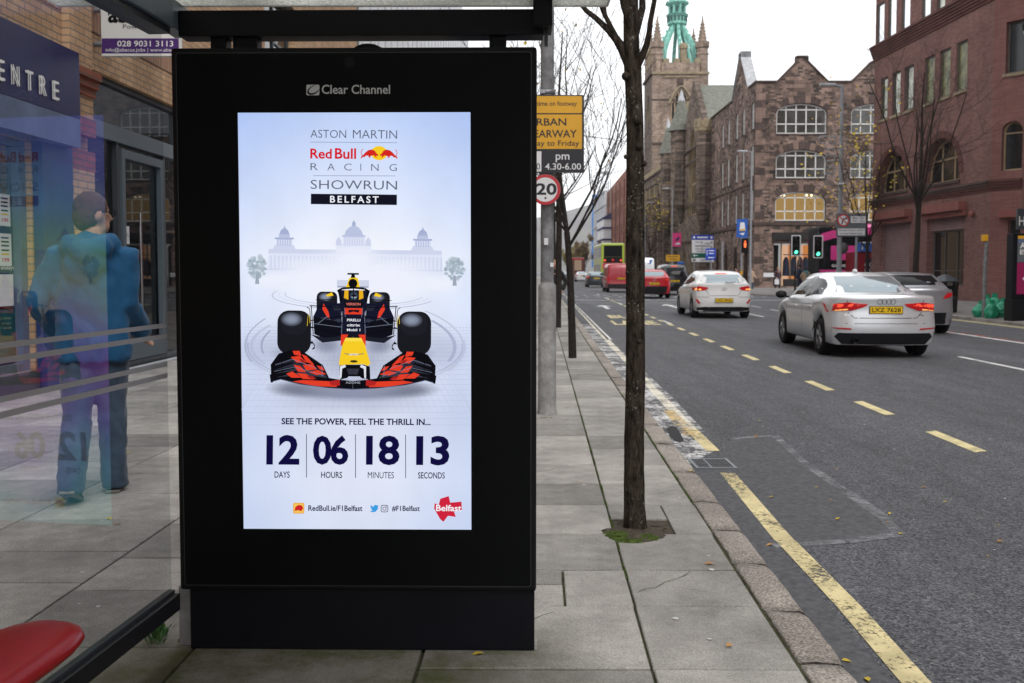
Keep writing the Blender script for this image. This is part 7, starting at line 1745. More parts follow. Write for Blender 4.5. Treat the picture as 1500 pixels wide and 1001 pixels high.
mb = MB(); ridge(mb, (CX_+.5, 105, 0), (CX_+22, 105, 0), 8.6, H_, 21.6, 'x'); mb.box((CX_+1.2, 113, 19), (.9, .9, 4.4), 'dressed_stone'); mb.quad((CX_+.4, 97, H_-.1), (CX_+12, 97, H_-.1), (CX_+12, 152, H_-.1), (CX_+.4, 152, H_-.1), 'slate'); mb.build('roof', ch)
mat('lichen_gold', (.36, .26, .04), .9, .4, 1.5); mb = MB(); mb.box((CX_+.6, 114.9, 18.6), (.7, .7, 3.6), 'lichen_gold'); mb.box((CX_+.6, 114.9, 20.6), (.9, .9, .4), 'dressed_dark'); mb.build('chimney', ch)
# the tower
TX0, TX1, TY = P(955, 200, 150).x, P(1037, 200, 150).x, 150.0; TW = TX1-TX0; tz = lambda py: P(1000, py, TY).z
O, U, N, hit, pt, bx = frame_of((TX0, TY, 0), (1, 0, 0))
lv = (hit(983, 150)[0], hit(1012, 150)[0], tz(176), tz(131))
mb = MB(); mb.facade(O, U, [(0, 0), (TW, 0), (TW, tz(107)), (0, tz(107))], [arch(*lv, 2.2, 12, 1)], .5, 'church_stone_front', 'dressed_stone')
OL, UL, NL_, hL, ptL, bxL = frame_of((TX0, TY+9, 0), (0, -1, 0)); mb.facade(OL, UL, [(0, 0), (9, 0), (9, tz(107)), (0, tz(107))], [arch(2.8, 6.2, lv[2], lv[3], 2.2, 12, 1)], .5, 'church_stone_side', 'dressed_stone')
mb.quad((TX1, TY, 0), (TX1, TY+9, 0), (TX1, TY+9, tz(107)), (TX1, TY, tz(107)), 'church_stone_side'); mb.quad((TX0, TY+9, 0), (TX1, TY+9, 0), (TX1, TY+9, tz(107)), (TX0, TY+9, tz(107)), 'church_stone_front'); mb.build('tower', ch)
mb = MB()
for k in range(14): z = lv[2]+.3+k*(lv[3]-lv[2])/15; bx(mb, lv[0], lv[1], z, z+.10, -.5, -.3, 'sooty')
bx(mb, lv[0]-.1, lv[1]+.1, lv[2], lv[3], -.65, -.55, 'ink'); bxL(mb, 2.7, 6.3, lv[2], lv[3], -.65, -.55, 'ink'); mb.build('louvres', ch)
wn = window(ch, O, U, lv[0], lv[1], lv[2], lv[3], 5, 1, 'buff_stone', 'ink', .2, 2.2, .18, .2, point=1, rowz=[lv[3]-1.9], name='belfry_window')
mb = MB(); op = arch(lv[0]-.35, lv[1]+.35, lv[3]-2.6, lv[3]+.5, 2.7, 14, 1)[2:]
for a, b in zip(op, op[1:]): mb.tube([pt(*a, .12), pt(*b, .12)], .17, 'dressed_stone', 6)
bx(mb, -.12, TW+.12, tz(109), tz(105.5), .001, .28, 'dressed_stone'); bxL(mb, -.1, 9.27, tz(109), tz(105.5), .001, .28, 'dressed_dark'); bx(mb, 0, TW, tz(147), tz(145.5), .001, .12, 'dressed_dark'); bx(mb, 1.6, TW-1.6, tz(114), tz(112), .001, .2, 'dressed_stone'); bx(mb, 0, TW, tz(212), tz(209), .001, .14, 'dressed_dark')
bx(mb, TW/2-.45, TW/2+.45, tz(124), tz(116), .001, .3, 'dressed_dark'); mb.build('moulding', ch)
mb = MB(); zp0, zp1, zp2 = tz(105.4), tz(92), tz(86)
bx(mb, 1.4, TW-1.4, zp0, zp1, -.5, .1, 'church_stone_front'); bxL(mb, 1.4, 7.6, zp0, zp1, -.5, .1, 'church_stone_side')
for k in range(4): bx(mb, 1.7+k*1.62, 2.6+k*1.62, zp1, zp2, -.5, .1, 'dressed_stone'); bxL(mb, 1.7+k*1.5, 2.6+k*1.5, zp1, zp2, -.5, .1, 'dressed_stone')
mb.build('parapet', ch)
for (x, y) in ((TX0+.85, TY+.85), (TX1-.85, TY+.85), (TX0+.85, TY+8.2), (TX1-.85, TY+8.2)):
    mb = MB(); r = .92; q = math.pi/8
    mb.lathe([(r, tz(104)-8), (r, tz(80)), (r*1.12, tz(79)), (r*1.12, tz(77)), (r*.95, tz(76)), (r*.95, tz(70)), (r*1.2, tz(68.5)), (r*1.2, tz(60)), (r*.75, tz(60)), (r*.70, tz(57)), (r*.34, tz(40)), (.10, tz(25)), (.12, tz(24)), (.02, tz(21))], (x, y, 0), 'church_stone_front', 8, smooth=False, a0=q)
    for k in range(8):
        a = q+math.pi*k/4
        for z in (54, 49, 44, 39, 34): rr_ = r*(.72-.58*(57-z)/32); mb.box((x+rr_*math.cos(a), y+rr_*math.sin(a), tz(z)), (.14, .14, .2), 'dressed_stone')
    mb.build('pinnacle', ch)
for (x, y) in ((TX0+TW/2+.5, TY+.5), (TX0+.4, TY+4.5)):
    mb = MB(); mb.lathe([(.55, zp0), (.55, tz(72)), (.68, tz(71)), (.68, tz(66)), (.55, tz(63)), (0, tz(62))], (x, y, 0), 'dressed_stone', 8, smooth=False); mb.build('merlon_turret', ch)
tc_ = V((P(992, 20, TY+4.5).x, TY+4.5, 0)); cz = lambda py: P(992, py, TY+4.5).z
mb = MB()
for k in range(8):
    a = math.pi/4*k+math.pi/4; R0 = 4.0 if k % 2 == 0 else 3.5; d = V((math.cos(a), math.sin(a), 0)); pts = []
    for i in range(13):
        f = i/12; rr_ = 1.15+(R0-1.15)*(1-f)**1.0*(1+.55*f*(1-f)*2); pts.append((tc_+d*rr_, cz(92)+(cz(37)-cz(92))*f, .62-.2*f))
    s = V((-d.y, d.x, 0)); vs = []
    for c, z, h in pts:
        for e in (-.24, .24):
            for g_ in (0, h*1.5): vs.append(c+s*e-d*g_+UP*z)
    fs = []
    for i in range(12): b = i*4; fs += [(b, b+2, b+6, b+4), (b+1, b+5, b+7, b+3), (b, b+4, b+5, b+1), (b+2, b+3, b+7, b+6)]
    mb.add(vs, fs, 'copper')
    for c, z, h in pts[2:-1:2]: mb.box(c+d*.12+UP*z, (.22, .22, .3), 'copper')
mb.build('crown_ribs', ch, label='green copper ribs of the open crown')
mb = MB(); n = 12
mb.lathe([(.5, cz(40)), (1.55, cz(37)), (1.6, cz(34.5)), (1.45, cz(33.5)), (1.48, cz(26)), (1.72, cz(25)), (1.72, cz(22.5)), (1.25, cz(22)), (1.15, cz(9.5)), (1.5, cz(9)), (1.85, cz(6.5)), (1.85, cz(4.5)), (1.35, cz(3)), (1.3, cz(-10)), (1.5, cz(-12)), (.9, cz(-20)), (.1, cz(-60))], tc_, 'copper', 16, smooth=False)
for k in range(16):
    a = 2*math.pi*k/16; d = V((math.cos(a), math.sin(a), 0)); mb.box(tc_+d*1.5+UP*cz(29.5), (.2, .26, .75), 'copper_dark', Matrix.Rotation(a, 3, 'Z'))
for k in range(8):
    a = 2*math.pi*k/8+.2; d = V((math.cos(a), math.sin(a), 0)); mb.tube([tc_+d*1.32+UP*cz(22), tc_+d*1.32+UP*cz(9)], .17, 'copper', 6); a += .39; d = V((math.cos(a), math.sin(a), 0)); mb.box(tc_+d*1.2+UP*cz(16), (.12, .45, .95), 'copper_dark', Matrix.Rotation(a, 3, 'Z'))
mb.lathe([(1.66, cz(24)), (1.76, cz(24)), (1.76, cz(22.8)), (1.66, cz(22.8))], tc_, 'copper_dark', 16); mb.build('crown_lantern', ch)
# --- farther along: red brick block, wrapped scaffold, netting, mast, hill
fb_ = thing('street_building', 'long red brick block beyond the church with a plain parapet', 'building', (20.5, 180, 0))
O, U, N, hit, pt, bx = frame_of((20.5, 209, 0), (0, -1, 0)); mb = MB()
hs2 = [arch(2+3.4*i, 3.5+3.4*i, z, z+2.1) for i in range(13) for z in (4.5, 8.2, 11.8, 15.0)]
mb.facade(O, U, [(0, 0), (46, 0), (46, 20), (0, 18.3)], hs2, .3, 'far_red_brick', None, 12); mb.build('wall', fb_)
mb = MB(); bx(mb, .5, 45.5, .2, 17.6, -.4, -.3, 'pane_mid'); mb.build('windows', fb_)
mb = MB()
for u in (6, 13, 20, 27, 34): bx(mb, u-.1, u+.1, 0, 18.2, .01, .15, 'moulding')
mb.build('downpipe', fb_)
mat('sheet_white', (.66, .67, .69), .8, .2, .25, .4, 2); mat('netting_blue', (.03, .27, .72), .7, .15, .5); mat('netting_dark', (.04, .045, .12), .8, .2, 1)
sc2 = thing('scaffolded_building', 'building wrapped in white scaffold sheeting beyond the red brick block', 'building', (21, 225, 0))
mb = MB(); mb.boxab((20.6, 213, 0), (32, 243, 19), 'sheet_white'); mb.boxab((18.9, 198, 6.5), (21.8, 212.5, 12.2), 'sheet_white'); mb.build('wall', sc2)
mb = MB()
for z in (7.8, 10.2, 12.2): mb.boxab((18.75, 197.8, z), (21.9, 212.6, z+.35), 'netting_dark')
for z in (4, 8, 12, 16, 19): mb.boxab((20.3, 212.9, z), (24, 243, z+.25), 'slate_light')
for y in range(199, 243, 4): mb.boxab((20.35, y, 0), (20.5, y+.14, 20.5), 'galvanised')
mb.prism([(18.9, 198, 12.6), (21.8, 198, 12.6), (21.8, 198, 14.2)], (0, 14, 0), 'netting_dark'); mb.build('scaffold', sc2)
mb = MB(); vs = []; fs = []
for i in range(25):
    for j in range(9): vs.append(P(868+8*j/8, 392-107*i/24, 246+.25*math.sin(i*2.1+j)+.2*math.sin(j*1.3)))
for i in range(24):
    for j in range(8): fs.append((i*9+j, i*9+j+1, i*9+j+10, i*9+j+9))
mb.add(vs, fs, 'netting_blue', True); c0, c1 = P(868, 392, 246.6), P(876, 285, 246.6); mb.boxab(c0, c1+V((0, 3, 0)), 'netting_blue')
mb.build('debris_netting', label='bright blue debris netting hung on the far scaffold tower', cat='netting', base=P(872, 396, 246))
ms = thing('lattice_mast', 'pale steel lattice mast with a flat top platform above the scaffolding', 'mast', (22.3, 233, 19))
mb = MB(); m0, m1 = P(876.5, 285, 232), P(890.5, 253.5, 232)
for x in (m0.x, (m0.x+m1.x)/2, m1.x):
    for y in (232, 234.2): mb.tube([(x, y, 18.8), (x, y, m1.z)], .035, 'galvanised', 5)
for k in range(6):
    z = m0.z+(m1.z-m0.z)*k/6; z2 = m0.z+(m1.z-m0.z)*(k+1)/6
    for y in (232, 234.2): mb.tube([(m0.x, y, z), (m1.x, y, z)], .025, 'galvanised', 5); mb.tube([(m0.x, y, z), (m1.x, y, z2)], .02, 'galvanised', 5)
mb.build('lattice', ms); mb = MB(); mb.boxab((m0.x-.25, 231.6, m1.z), (m1.x+.25, 234.6, m1.z+.35), 'slate_light'); mb.build('platform', ms)
mb = MB(); vs = []; fs = []; nx, ny = 60, 16
def hillh(X, f):
    px = 750+X/3000*1400; crest = interp([(0, 345), (500, 340), (760, 324), (800, 317), (837, 307), (867, 300), (900, 296), (1000, 300), (1150, 310), (1500, 330)], px)
    return max(0, (398-crest)/1400*3000*(math.sin(f*math.pi/2)**1.3)*(1+.05*noise.noise(V((X*.004, f*5, 1)))))
for j in range(ny+1):
    for i in range(nx+1):
        X = -1900+3800*i/nx; f = j/ny; vs.append((X, 1500+1500*f, -2+hillh(X, f)))
for i in range(nx+1): vs.append((-1900+3800*i/nx, 3900, -2))
for j in range(ny+1):
    for i in range(nx): fs.append((j*(nx+1)+i, j*(nx+1)+i+1, (j+1)*(nx+1)+i+1, (j+1)*(nx+1)+i))
mb.add(vs, fs, 'hill', True); mb.build('hill', kind='structure')
# ---------------------------------------------------------------- street furniture across the road
# far things fade: a closed box of thin pale air round everything
hm = bpy.data.materials.new('haze'); hm.use_nodes = True; ht = hm.node_tree; ht.nodes.clear()
ho = ht.nodes.new('ShaderNodeOutputMaterial'); hv = ht.nodes.new('ShaderNodeVolumePrincipled'); hv.inputs['Color'].default_value = (.97, .98, 1, 1); hv.inputs['Density'].default_value = .00016
ht.links.new(hv.outputs[0], ho.inputs['Volume']); MATS['haze'] = hm
MB().boxab((-2600, -500, -3.2), (2600, 4100, 245), 'haze').build('haze', kind='stuff', label='thin pale haze over the far street and hill', cat='haze')
emit('green_lit', (.12, 1.0, .55), 2.2); emit('red_lit', (1.0, .16, .05), 2.0); mat('lens_dark', (.02, .015, .012), .3); mat('green_glow', (.01, .06, .045), .5)
mat('sign_grey', (.13, .15, .16), .5); mat('sign_blue', (.02, .06, .42), .5, .1, 2); mat('sign_green', (.01, .12, .085), .5); mat('banner_pink', (.72, .06, .24), .7, .12, 3); mat('banner_blue', (.03, .11, .42), .7, .15, 3); mat('fabric_gold', (.62, .42, .12), .7); mat('bag_green', (.015, .30, .17), .42, .3, 4, .4, 14); mat('panel_magenta', (.32, .012, .09), .4, .1, 2)
def at(px, Y, z=0): return V(((px-750)/1400*Y, Y, z))
def boxpx(mb, x0, y0, x1, y1, Y, dep, m, bev=0): mb.boxab(P(x0, y1, Y), P(x1, y0, Y)+V((0, dep, 0)), m, bev)
def signal(label, px, Y, y0, y1, x0, x1, group='green traffic lights at the junction'):
    t = thing('traffic_light', label, 'traffic light', at((x0+x1)/2, Y), 0, group); c = at((x0+x1)/2, Y)
    z0, z1 = P(px, y1, Y).z, P(px, y0, Y).z; w = (x1-x0)/1400*Y
    mb = MB(); mb.tube([c+V((0, .12, 0)), c+V((0, .12, z1+.25))], .065, 'dark_metal', 12); mb.build('pole', t)
    mb = MB(); a = Art(mb, lambda x, z: V((x, Y, z)), (0, -1, 0), .004, .0); mb.boxab((c.x-w/2+.03, Y+.003, z0+.03), (c.x+w/2-.03, Y+.02, z1-.03), 'ink')
    a.rrect(c.x-w/2, z0, c.x+w/2, z1, .08, 'sign_white'); a.rrect(c.x-w/2+.07, z0+.07, c.x+w/2-.07, z1-.07, .05, 'ink'); mb.build('backboard', t)
    for k, m in enumerate(('green_lit', 'lens_dark', 'lens_dark')):
        z = z0+.27+k*(z1-z0-.54)/2; mb = MB(); ell(mb, (c.x, Y-.02, z), (.125, .05, .125), m); o = mb.build('lamp', t, label='lit green lamp' if k == 0 else None)
        mb = MB(); vs = []; n = 12
        for i in range(n+1): a_ = math.pi*i/n; vs += [V((c.x+.15*math.cos(a_), Y-.01, z+.15*math.sin(a_))), V((c.x+.15*math.cos(a_), Y-.24, z+.15*math.sin(a_)-.03))]
        mb.add(vs, [(2*i, 2*i+1, 2*i+3, 2*i+2) for i in range(n)], 'ink'); mb.build('hood', o)
    mb = MB(); mb.boxab((c.x-.13, Y-.06, 1.05), (c.x+.13, Y+.06, 1.4), 'trim_black', .02); mb.build('push_button_box', t)
signal('left green traffic light, in front of the orange shop window', 1165, 62.5, 344.5, 375.5, 1158, 1172)
signal('right green traffic light, in front of the pink bus', 1197, 57.5, 345, 378.5, 1190, 1204.5)
t = thing('pedestrian_signal', 'black pedestrian signal showing a red figure beside the blue banner', 'pedestrian signal', at(1085, 74)); c = at(1091.5, 74)
mb = MB(); mb.tube([at(1085.5, 74), at(1085.5, 74, P(0, 347, 74).z)], .07, 'grey_post', 10); mb.build('pole', t)
mb = MB(); boxpx(mb, 1086.5, 349.5, 1096.5, 370.5, 73.8, .3, 'ink', .04); mb.build('housing', t)
mb = MB(); a = Art(mb, lambda x, y: P(x, y, 73.75), (0, -1, 0), .004, .004); a.ell(1091.5, 354, 1.1, 1.3, 'red_lit', 12); a.poly([(1089.6, 356), (1093.4, 356), (1092.8, 363), (1090.2, 363)], 'red_lit'); mb.build('red_figure', t)
mb = MB(); boxpx(mb, 1085, 397, 1088, 403, 73.8, .2, 'sign_yellow', .02); mb.build('push_button_box', t)
def lamppost(label, px, Y, ytop, arm_px, r=.09, banner=None, extra=None, ht=None):
    t = thing('street_lamp', label, 'street lamp', at(px, Y)); zt = P(px, ytop, Y).z
    mb = MB(); c = at(px, Y); mb.tube([c, c+UP*1.4, c+UP*1.5, c+UP*zt], [r*1.35, r*1.3, r, r*.7], 'grey_post', 12); mb.build('pole', t)
    mb = MB(); e = at(arm_px, Y, zt+.12); mb.tube([c+UP*(zt-.05), c+UP*(zt+.05), e.lerp(c+UP*zt, .6), e], [r*.7, r*.6, r*.5, r*.5], 'grey_post', 8); mb.build('arm', t)
    mb = MB(); d = -1 if arm_px < px else 1; mb.box(e+V((d*.15, 0, 0)), (.75, .26, .13), 'slate_light', bev=.04); mb.build('lamp_head', t)
    return t
l1 = lamppost('tall grey street lamp carrying a looped festive light frame, right of the gabled front', 1228.5, 46, 128, 1212, .115)
mb = MB(); f = lambda x, y: P(x, y, 45.9)
for pts in ([(1226, 200), (1201, 200), (1199, 207), (1203, 211), (1208, 208)], [(1226, 271), (1208, 270), (1212, 260), (1220, 250)]): mb.tube([f(*p) for p in pts], .03, 'galvanised', 6)
for k in range(7):
    y = 205+k*9; mb.tube([f(1224-6*abs(math.sin(k*1.3))+8*math.cos(i*.7)*(.6+.1*k % .4)-4, y+6*math.sin(i*.7)) for i in range(10)], .022, 'galvanised', 5)
mb.build('festive_frame', l1)
mb = MB(); mb.tube([f(1228, 270), f(1241, 269)], .05, 'white_paint', 6); mb.build('bracket', l1)
l2 = lamppost('thin grey lamp post with a blue banner on the stone corner', 1098.5, 72, 224, 1088, .08)
mb = MB(); a = Art(mb, lambda x, y: P(x, y, 71.85), (0, -1, 0), .004, 0); boxpx(mb, 1079, 321, 1095.5, 348.5, 71.86, .02, 'banner_blue'); a.poly([(1083, 338), (1092, 338), (1090.5, 326), (1084.5, 326)], 'paper'); a.rect(1083.5, 338.5, 1091.5, 335.5, 'fabric_gold'); a.poly([(1083, 342), (1091, 341), (1089, 345), (1086, 344)], 'paper')
for y in (321.5, 348): mb.tube([P(1079, y, 71.9), P(1098, y, 71.9)], .025, 'galvanised', 6)
mb.build('banner', l2)
l3 = lamppost('thin grey lamp post with a pink banner by the church front', 984, 100, 278, 976, .085)
mb = MB(); a = Art(mb, lambda x, y: P(x, y, 99.85), (0, -1, 0), .005, 0); boxpx(mb, 985.2, 341.5, 998, 361.5, 99.86, .02, 'banner_pink'); a.poly([(989, 352), (994, 347), (996, 349), (991, 354)], 'poster_navy'); a.poly([(988, 358), (994, 355), (997, 358), (992, 359)], 'paper')
for y in (342, 361): mb.tube([P(984, y, 99.9), P(998, y, 99.9)], .03, 'galvanised', 6)
mb.build('banner', l3)
lamppost('thin pale lamp post just right of the nearest trunk, far along the pavement', 944.6, 125, 298, 951, .09)
t = thing('traffic_sign', 'grey no right turn sign board on two posts in front of the pink bus', 'traffic sign', at(1240, 45)); Y = 45
mb = MB()
for x in (1229, 1253): mb.tube([at(x, Y+.08), at(x, Y+.08, P(x, 316, Y).z)], .06, 'grey_post', 10)
mb.build('post', t)
mb = MB(); a = Art(mb, lambda x, y: P(x, y, Y-.02), (0, -1, 0), .003, .003); boxpx(mb, 1224.5, 312.5, 1269, 347, Y-.02, .03, 'sign_grey', .01)
a.ell(1235.3, 323, 9.0, 9.2, 'sign_red', 30); a.ell(1235.3, 323, 6.8, 7, 'sign_white', 30); a.line([(1233.2, 328.5), (1234.5, 321.5), (1239, 320.3)], 1.8, 'sign_black'); a.poly([(1238.4, 317.6), (1241.2, 319.8), (1239.2, 322.6)], 'sign_black'); a.line([(1230.6, 318.4), (1240, 327.8)], 1.5, 'sign_red')
a.rect(1246, 326.8, 1268, 317, 'sign_white'); a.text('Mon - Sat', 1249, 321, 1265, 318.2, 'sign_black', .01); a.text('7am - 7pm', 1248, 325.6, 1266, 322.6, 'sign_black', .01)
a.rect(1227, 345, 1266.5, 335, 'sign_white'); a.text('Except buses, cycles', 1229, 339.4, 1264.5, 336, 'sign_black', .01); a.text('and permitted taxis', 1229.5, 344, 1263, 340.8, 'sign_black', .01); mb.build('board', t)
t = tag(MB().lathe([(0, 0), (.29, 0), (.29, .02), (0, .02)], P(1234, 364, 47), 'sign_back', 24, 'Y').build('round_sign', base=at(1234, 47)), 'back of a round grey sign below the no right turn board', 'sign')
t = thing('direction_sign', 'large direction sign with blue, white and green panels on two posts by the church', 'direction sign', at(1029, 85)); Y = 85
mb = MB()
for x in (1016.5, 1041.5): mb.tube([at(x, Y+.1), at(x, Y+.1, P(x, 346, Y).z)], .06, 'galvanised', 8)
mb.build('post', t)
mb = MB(); boxpx(mb, 1013, 344.5, 1045.5, 384, Y, .05, 'sign_back'); a = Art(mb, lambda x, y: P(x, y, Y), (0, -1, 0), .006, .004)
a.rect(1013, 351.5, 1045.5, 344.5, 'sign_blue'); a.rect(1013.6, 371, 1045, 351.8, 'sign_white'); a.rect(1013, 378, 1045.5, 371.3, 'sign_green'); a.rect(1013, 384, 1045.5, 378.3, 'sign_white'); a.line([(1021, 348), (1037, 348)], 2.2, 'sign_white'); a.ell(1016.6, 348, 1.8, 1.9, 'sign_white', 10); a.ell(1042, 348, 1.8, 1.9, 'sign_white', 10)
for x0, x1, y in ((1018, 1030, 355), (1032, 1040, 356.5), (1017, 1027, 360), (1029, 1041, 361), (1018, 1036, 365), (1020, 1040, 368.5)): a.line([(x0, y), (x1, y)], .9, 'sign_back')
a.line([(1028, 370), (1028, 354)], .7, 'sign_back'); a.line([(1018, 362), (1040, 358)], .6, 'sign_back'); a.poly([(1041, 354), (1044, 355.5), (1041, 357)], 'sign_black'); a.poly([(1041, 361), (1044, 362.5), (1041, 364)], 'sign_black'); a.poly([(1014.5, 374.6), (1017.5, 372.6), (1017.5, 376.6)], 'sign_white'); a.line([(1017, 374.6), (1022, 374.6)], .9, 'sign_white'); a.line([(1024, 374), (1034, 374)], 1.0, 'sign_green'); a.line([(1025, 381), (1040, 381)], 1.2, 'sign_back'); a.rect(1014.5, 382.8, 1018.5, 379.4, 'sign_back'); mb.build('board', t)
t = thing('parking_sign', 'small bright blue sign overlapping the lower corner of the direction sign', 'sign', at(1041, 78)); Y = 78
mb = MB(); mb.tube([at(1041, Y+.06), at(1041, Y+.06, P(0, 366, Y).z)], .05, 'galvanised', 8); mb.build('post', t)
mb = MB(); boxpx(mb, 1033.5, 364, 1048.5, 381, Y, .03, 'sign_blue'); a = Art(mb, lambda x, y: P(x, y, Y), (0, -1, 0), .005, .004)
a.line([(1035.5, 366), (1035.5, 374)], .9, 'sign_white')
for y0, x0, x1 in ((367.5, 1038, 1046), (371.5, 1038.5, 1045.5), (377.5, 1037, 1046)): a.line([(x0, y0), (x1, y0)], 1.3, 'sign_white')
mb.build('board', t)
t = thing('road_works_sign', 'yellow temporary road sign on a post behind the black taxi', 'road sign', at(985, 92)); Y = 92
mb = MB(); mb.tube([at(985.5, Y+.06), at(985.5, Y+.06, P(0, 376, Y).z)], .05, 'galvanised', 8); mb.build('post', t)
mb = MB(); boxpx(mb, 975.5, 373.5, 996, 383, Y, .03, 'sign_yellow'); a = Art(mb, lambda x, y: P(x, y, Y), (0, -1, 0), .006, .004)
for y0, x0, x1 in ((376, 978, 993), (379.6, 980, 991)): a.line([(x0, y0), (x1, y0)], .7, 'sign_black')
mb.build('board', t)
t = tag(MB().tube([at(1057.5, 80), at(1057.5, 80, P(0, 354, 80).z)], .09, 'grey_post', 10).build('post', base=at(1057.5, 80)), 'plain grey post standing before the dark stone arches', 'post')
# right pavement: bin, bags, push post, advert panel, shop board
zg = .03; cb = V((14.05, 31.0, zg)); t = thing('litter_bin', 'black litter bin with a domed top in front of the half raised shutter', 'litter bin', cb)
mb = MB(); mb.lathe([(.0, 0), (.34, 0), (.36, .03), (.385, .86), (.36, .87)], cb, 'black_metal', 8, smooth=False, a0=math.pi/8); mb.lathe([(.37, .44), (.385, .47), (.385, .52), (.37, .54)], cb, 'dark_metal', 8, smooth=False, a0=math.pi/8); mb.build('body', t)
mb = MB(); mb.lathe([(.40, .99), (.41, 1.02), (.30, 1.12), (.16, 1.19), (.08, 1.23), (0, 1.24)], cb, 'grey_frame', 8, smooth=False, a0=math.pi/8)
for k in range(8): a_ = math.pi*k/4+math.pi/8; mb.tube([cb+V((.35*math.cos(a_), .35*math.sin(a_), .86)), cb+V((.37*math.cos(a_), .37*math.sin(a_), 1.0))], .04, 'black_metal', 6)
mb.build('lid', t); mb = MB(); ell(mb, cb+V((-.16, -.345, .66)), (.05, .02, .06), 'fabric_gold'); mb.build('crest', t)
def bag(label, px, py, w, h, seed, Y):
    c = at(px, Y); mb = MB(); rr = random.Random(seed); vs = []; fs = []; nu, nv = 44, 30
    for i in range(nv+1):
        f = i/nv; z = h*f; r = w/2*(math.sin(math.pi*min(1, f*1.02+.10)**.8)**.55 if f < .86 else .40-(f-.86)*1.2+.5*max(0, f-.93)*4)
        for k in range(nu):
            a_ = 2*math.pi*k/nu; n = noise.noise(V((math.cos(a_)*2.1+seed, math.sin(a_)*2.1, f*3.5)))*.22+abs(noise.noise(V((math.cos(a_)*4.5, math.sin(a_)*4.5+seed, f*6))))*.16*(1.4-f)+abs(noise.noise(V((math.cos(a_)*9, math.sin(a_)*9+seed, f*7+math.sin(a_*3)))))*.13
            vs.append(c+V((math.cos(a_)*r*(1+n), math.sin(a_)*r*(.85+n), z+.02*n*h)))
    for i in range(nv):
        for k in range(nu): fs.append((i*nu+k, i*nu+(k+1) % nu, (i+1)*nu+(k+1) % nu, (i+1)*nu+k))
    mb.add(vs, fs, 'bag_green', True); return mb.build('rubbish_bag', label=label, cat='rubbish bag', group='green rubbish bags heaped by the kerb', base=c)
bag('left green rubbish bag, behind the thin yellow topped post', 1438, 465, .44, .50, 3, 28.2); bag('middle front green rubbish bag, upright and narrow', 1452.5, 467, .38, .54, 9, 27.5); bag('widest green rubbish bag, against the advert panel', 1471, 466, .50, .60, 14, 27.7); bag('green rubbish bag at the back with a knotted peak', 1457, 455, .42, .72, 23, 28.5); bag('small green rubbish bag tied high at the back left', 1446, 455, .36, .68, 31, 28.6)
t = thing('push_button_post', 'thin grey post with a yellow box on top, beside the green bags', 'post', at(1441.5, 27.9)); c = at(1441.5, 27.9)
mb = MB(); mb.tube([c, c+UP*1.45, at(1443.5, 27.9, 2.3)], .05, 'old_post', 12); mb.build('pole', t); mb = MB(); e = P(1442.3, 349, 27.9); mb.box(e, (.15, .15, .19), 'sign_yellow', bev=.02); mb.build('button_box', t)
pc_ = V((13.68, 26.0, .0)); t = thing('advertising_panel', 'dark navy street panel with a magenta poster at the right edge', 'advertising panel', pc_+V((.75, 0, 0)))
x0 = P(1483, 400, 26).x; z1_ = P(1483, 342, 26).z; zp = P(1483, 438, 26).z
mb = MB(); mb.boxab((x0, 26, zp), (x0+1.45, 26.35, z1_), 'navy_base', .02); mb.build('housing', t); mb = MB(); mb.boxab((x0+.0, 25.95, 0), (x0+1.45, 26.4, zp-.003), 'black_metal', .01); mb.build('base', t)
mb = MB(); a = Art(mb, lambda x, z: V((x, 26, z)), (0, -1, 0), .002, .004); xa, xb = x0+.12, x0+1.33; zz = lambda py: P(1490, py, 26).z
a.rect(xa, zz(431), xb, zz(385), 'panel_magenta'); a.rect(xa, zz(384.5), xb, zz(346), 'sign_grey'); a.rect(xa, zz(350), xb, zz(345.5), 'sign_yellow'); a.rect(xa, zz(357), xb, zz(350.5), 'light_band'); a.text('A BETTER', xa+.06, zz(364), xa+.95, zz(355.5), 'letter_white', .03); a.text('EVENING', xa+.06, zz(373), xa+.95, zz(366), 'letter_white', .03) ; a.text('e', xa+.15, zz(411), xa+.3, zz(406), 'letter_white', .02); mb.build('poster', t)
t = thing('shop_sign', 'dark shop board with pale letters at the right edge of the brick building', 'shop sign', V((A2.x-.1, 33.5, 2.6))); zz = lambda py: P(1495, py, 33.5).z; xq = P(1490.5, 320, 33.5).x
mb = MB(); mb.boxab((xq, 33.5, zz(336)), (xq+1.6, 33.6, zz(306)), 'grey_frame'); mb.build('board', t); mb = MB(); a = Art(mb, lambda x, z: V((x, 33.5, z)), (0, -1, 0), .002, .004); a.text('Hire', xq+.05, zz(331), xq+.62, zz(317), 'letter_white', .01); mb.build('lettering', t)
# kiosk with a blue sign seen under the sign board
mat('kiosk_red', (.20, .012, .02), .5, .2, 1); mat('kiosk_dark', (.04, .015, .04), .5)
O, U, N, hit, pt, bx = frame_of((P(1256, 380, 57).x, 57, 0), (1, 0, 0)); t = thing('kiosk', 'dark red shopfront kiosk under a blue sign beside the pink bus', 'kiosk', pt(1.2, 0)); zz = lambda y: hit(1270, y)[1]
mb = MB(); bx(mb, 0, 3.2, 0, zz(369.5), -2, 0, 'kiosk_red'); mb.build('wall', t); mb = MB(); bx(mb, .1, 3.2, zz(368.8), zz(355), -.3, .12, 'banner_blue'); bx(mb, .1, 3.2, zz(356.5), zz(354.8), -.3, .16, 'paper'); a = Art(mb, lambda x, y: pt(hit(x, y)[0], hit(x, y)[1], .122), N, .004, .002)
for x in (1261, 1269, 1277, 1286): a.poly([(x-2, 366), (x+3, 367), (x+3, 362), (x, 359)], 'light_band'); a.poly([(x, 365), (x+2, 366), (x+1.5, 361)], 'paper')
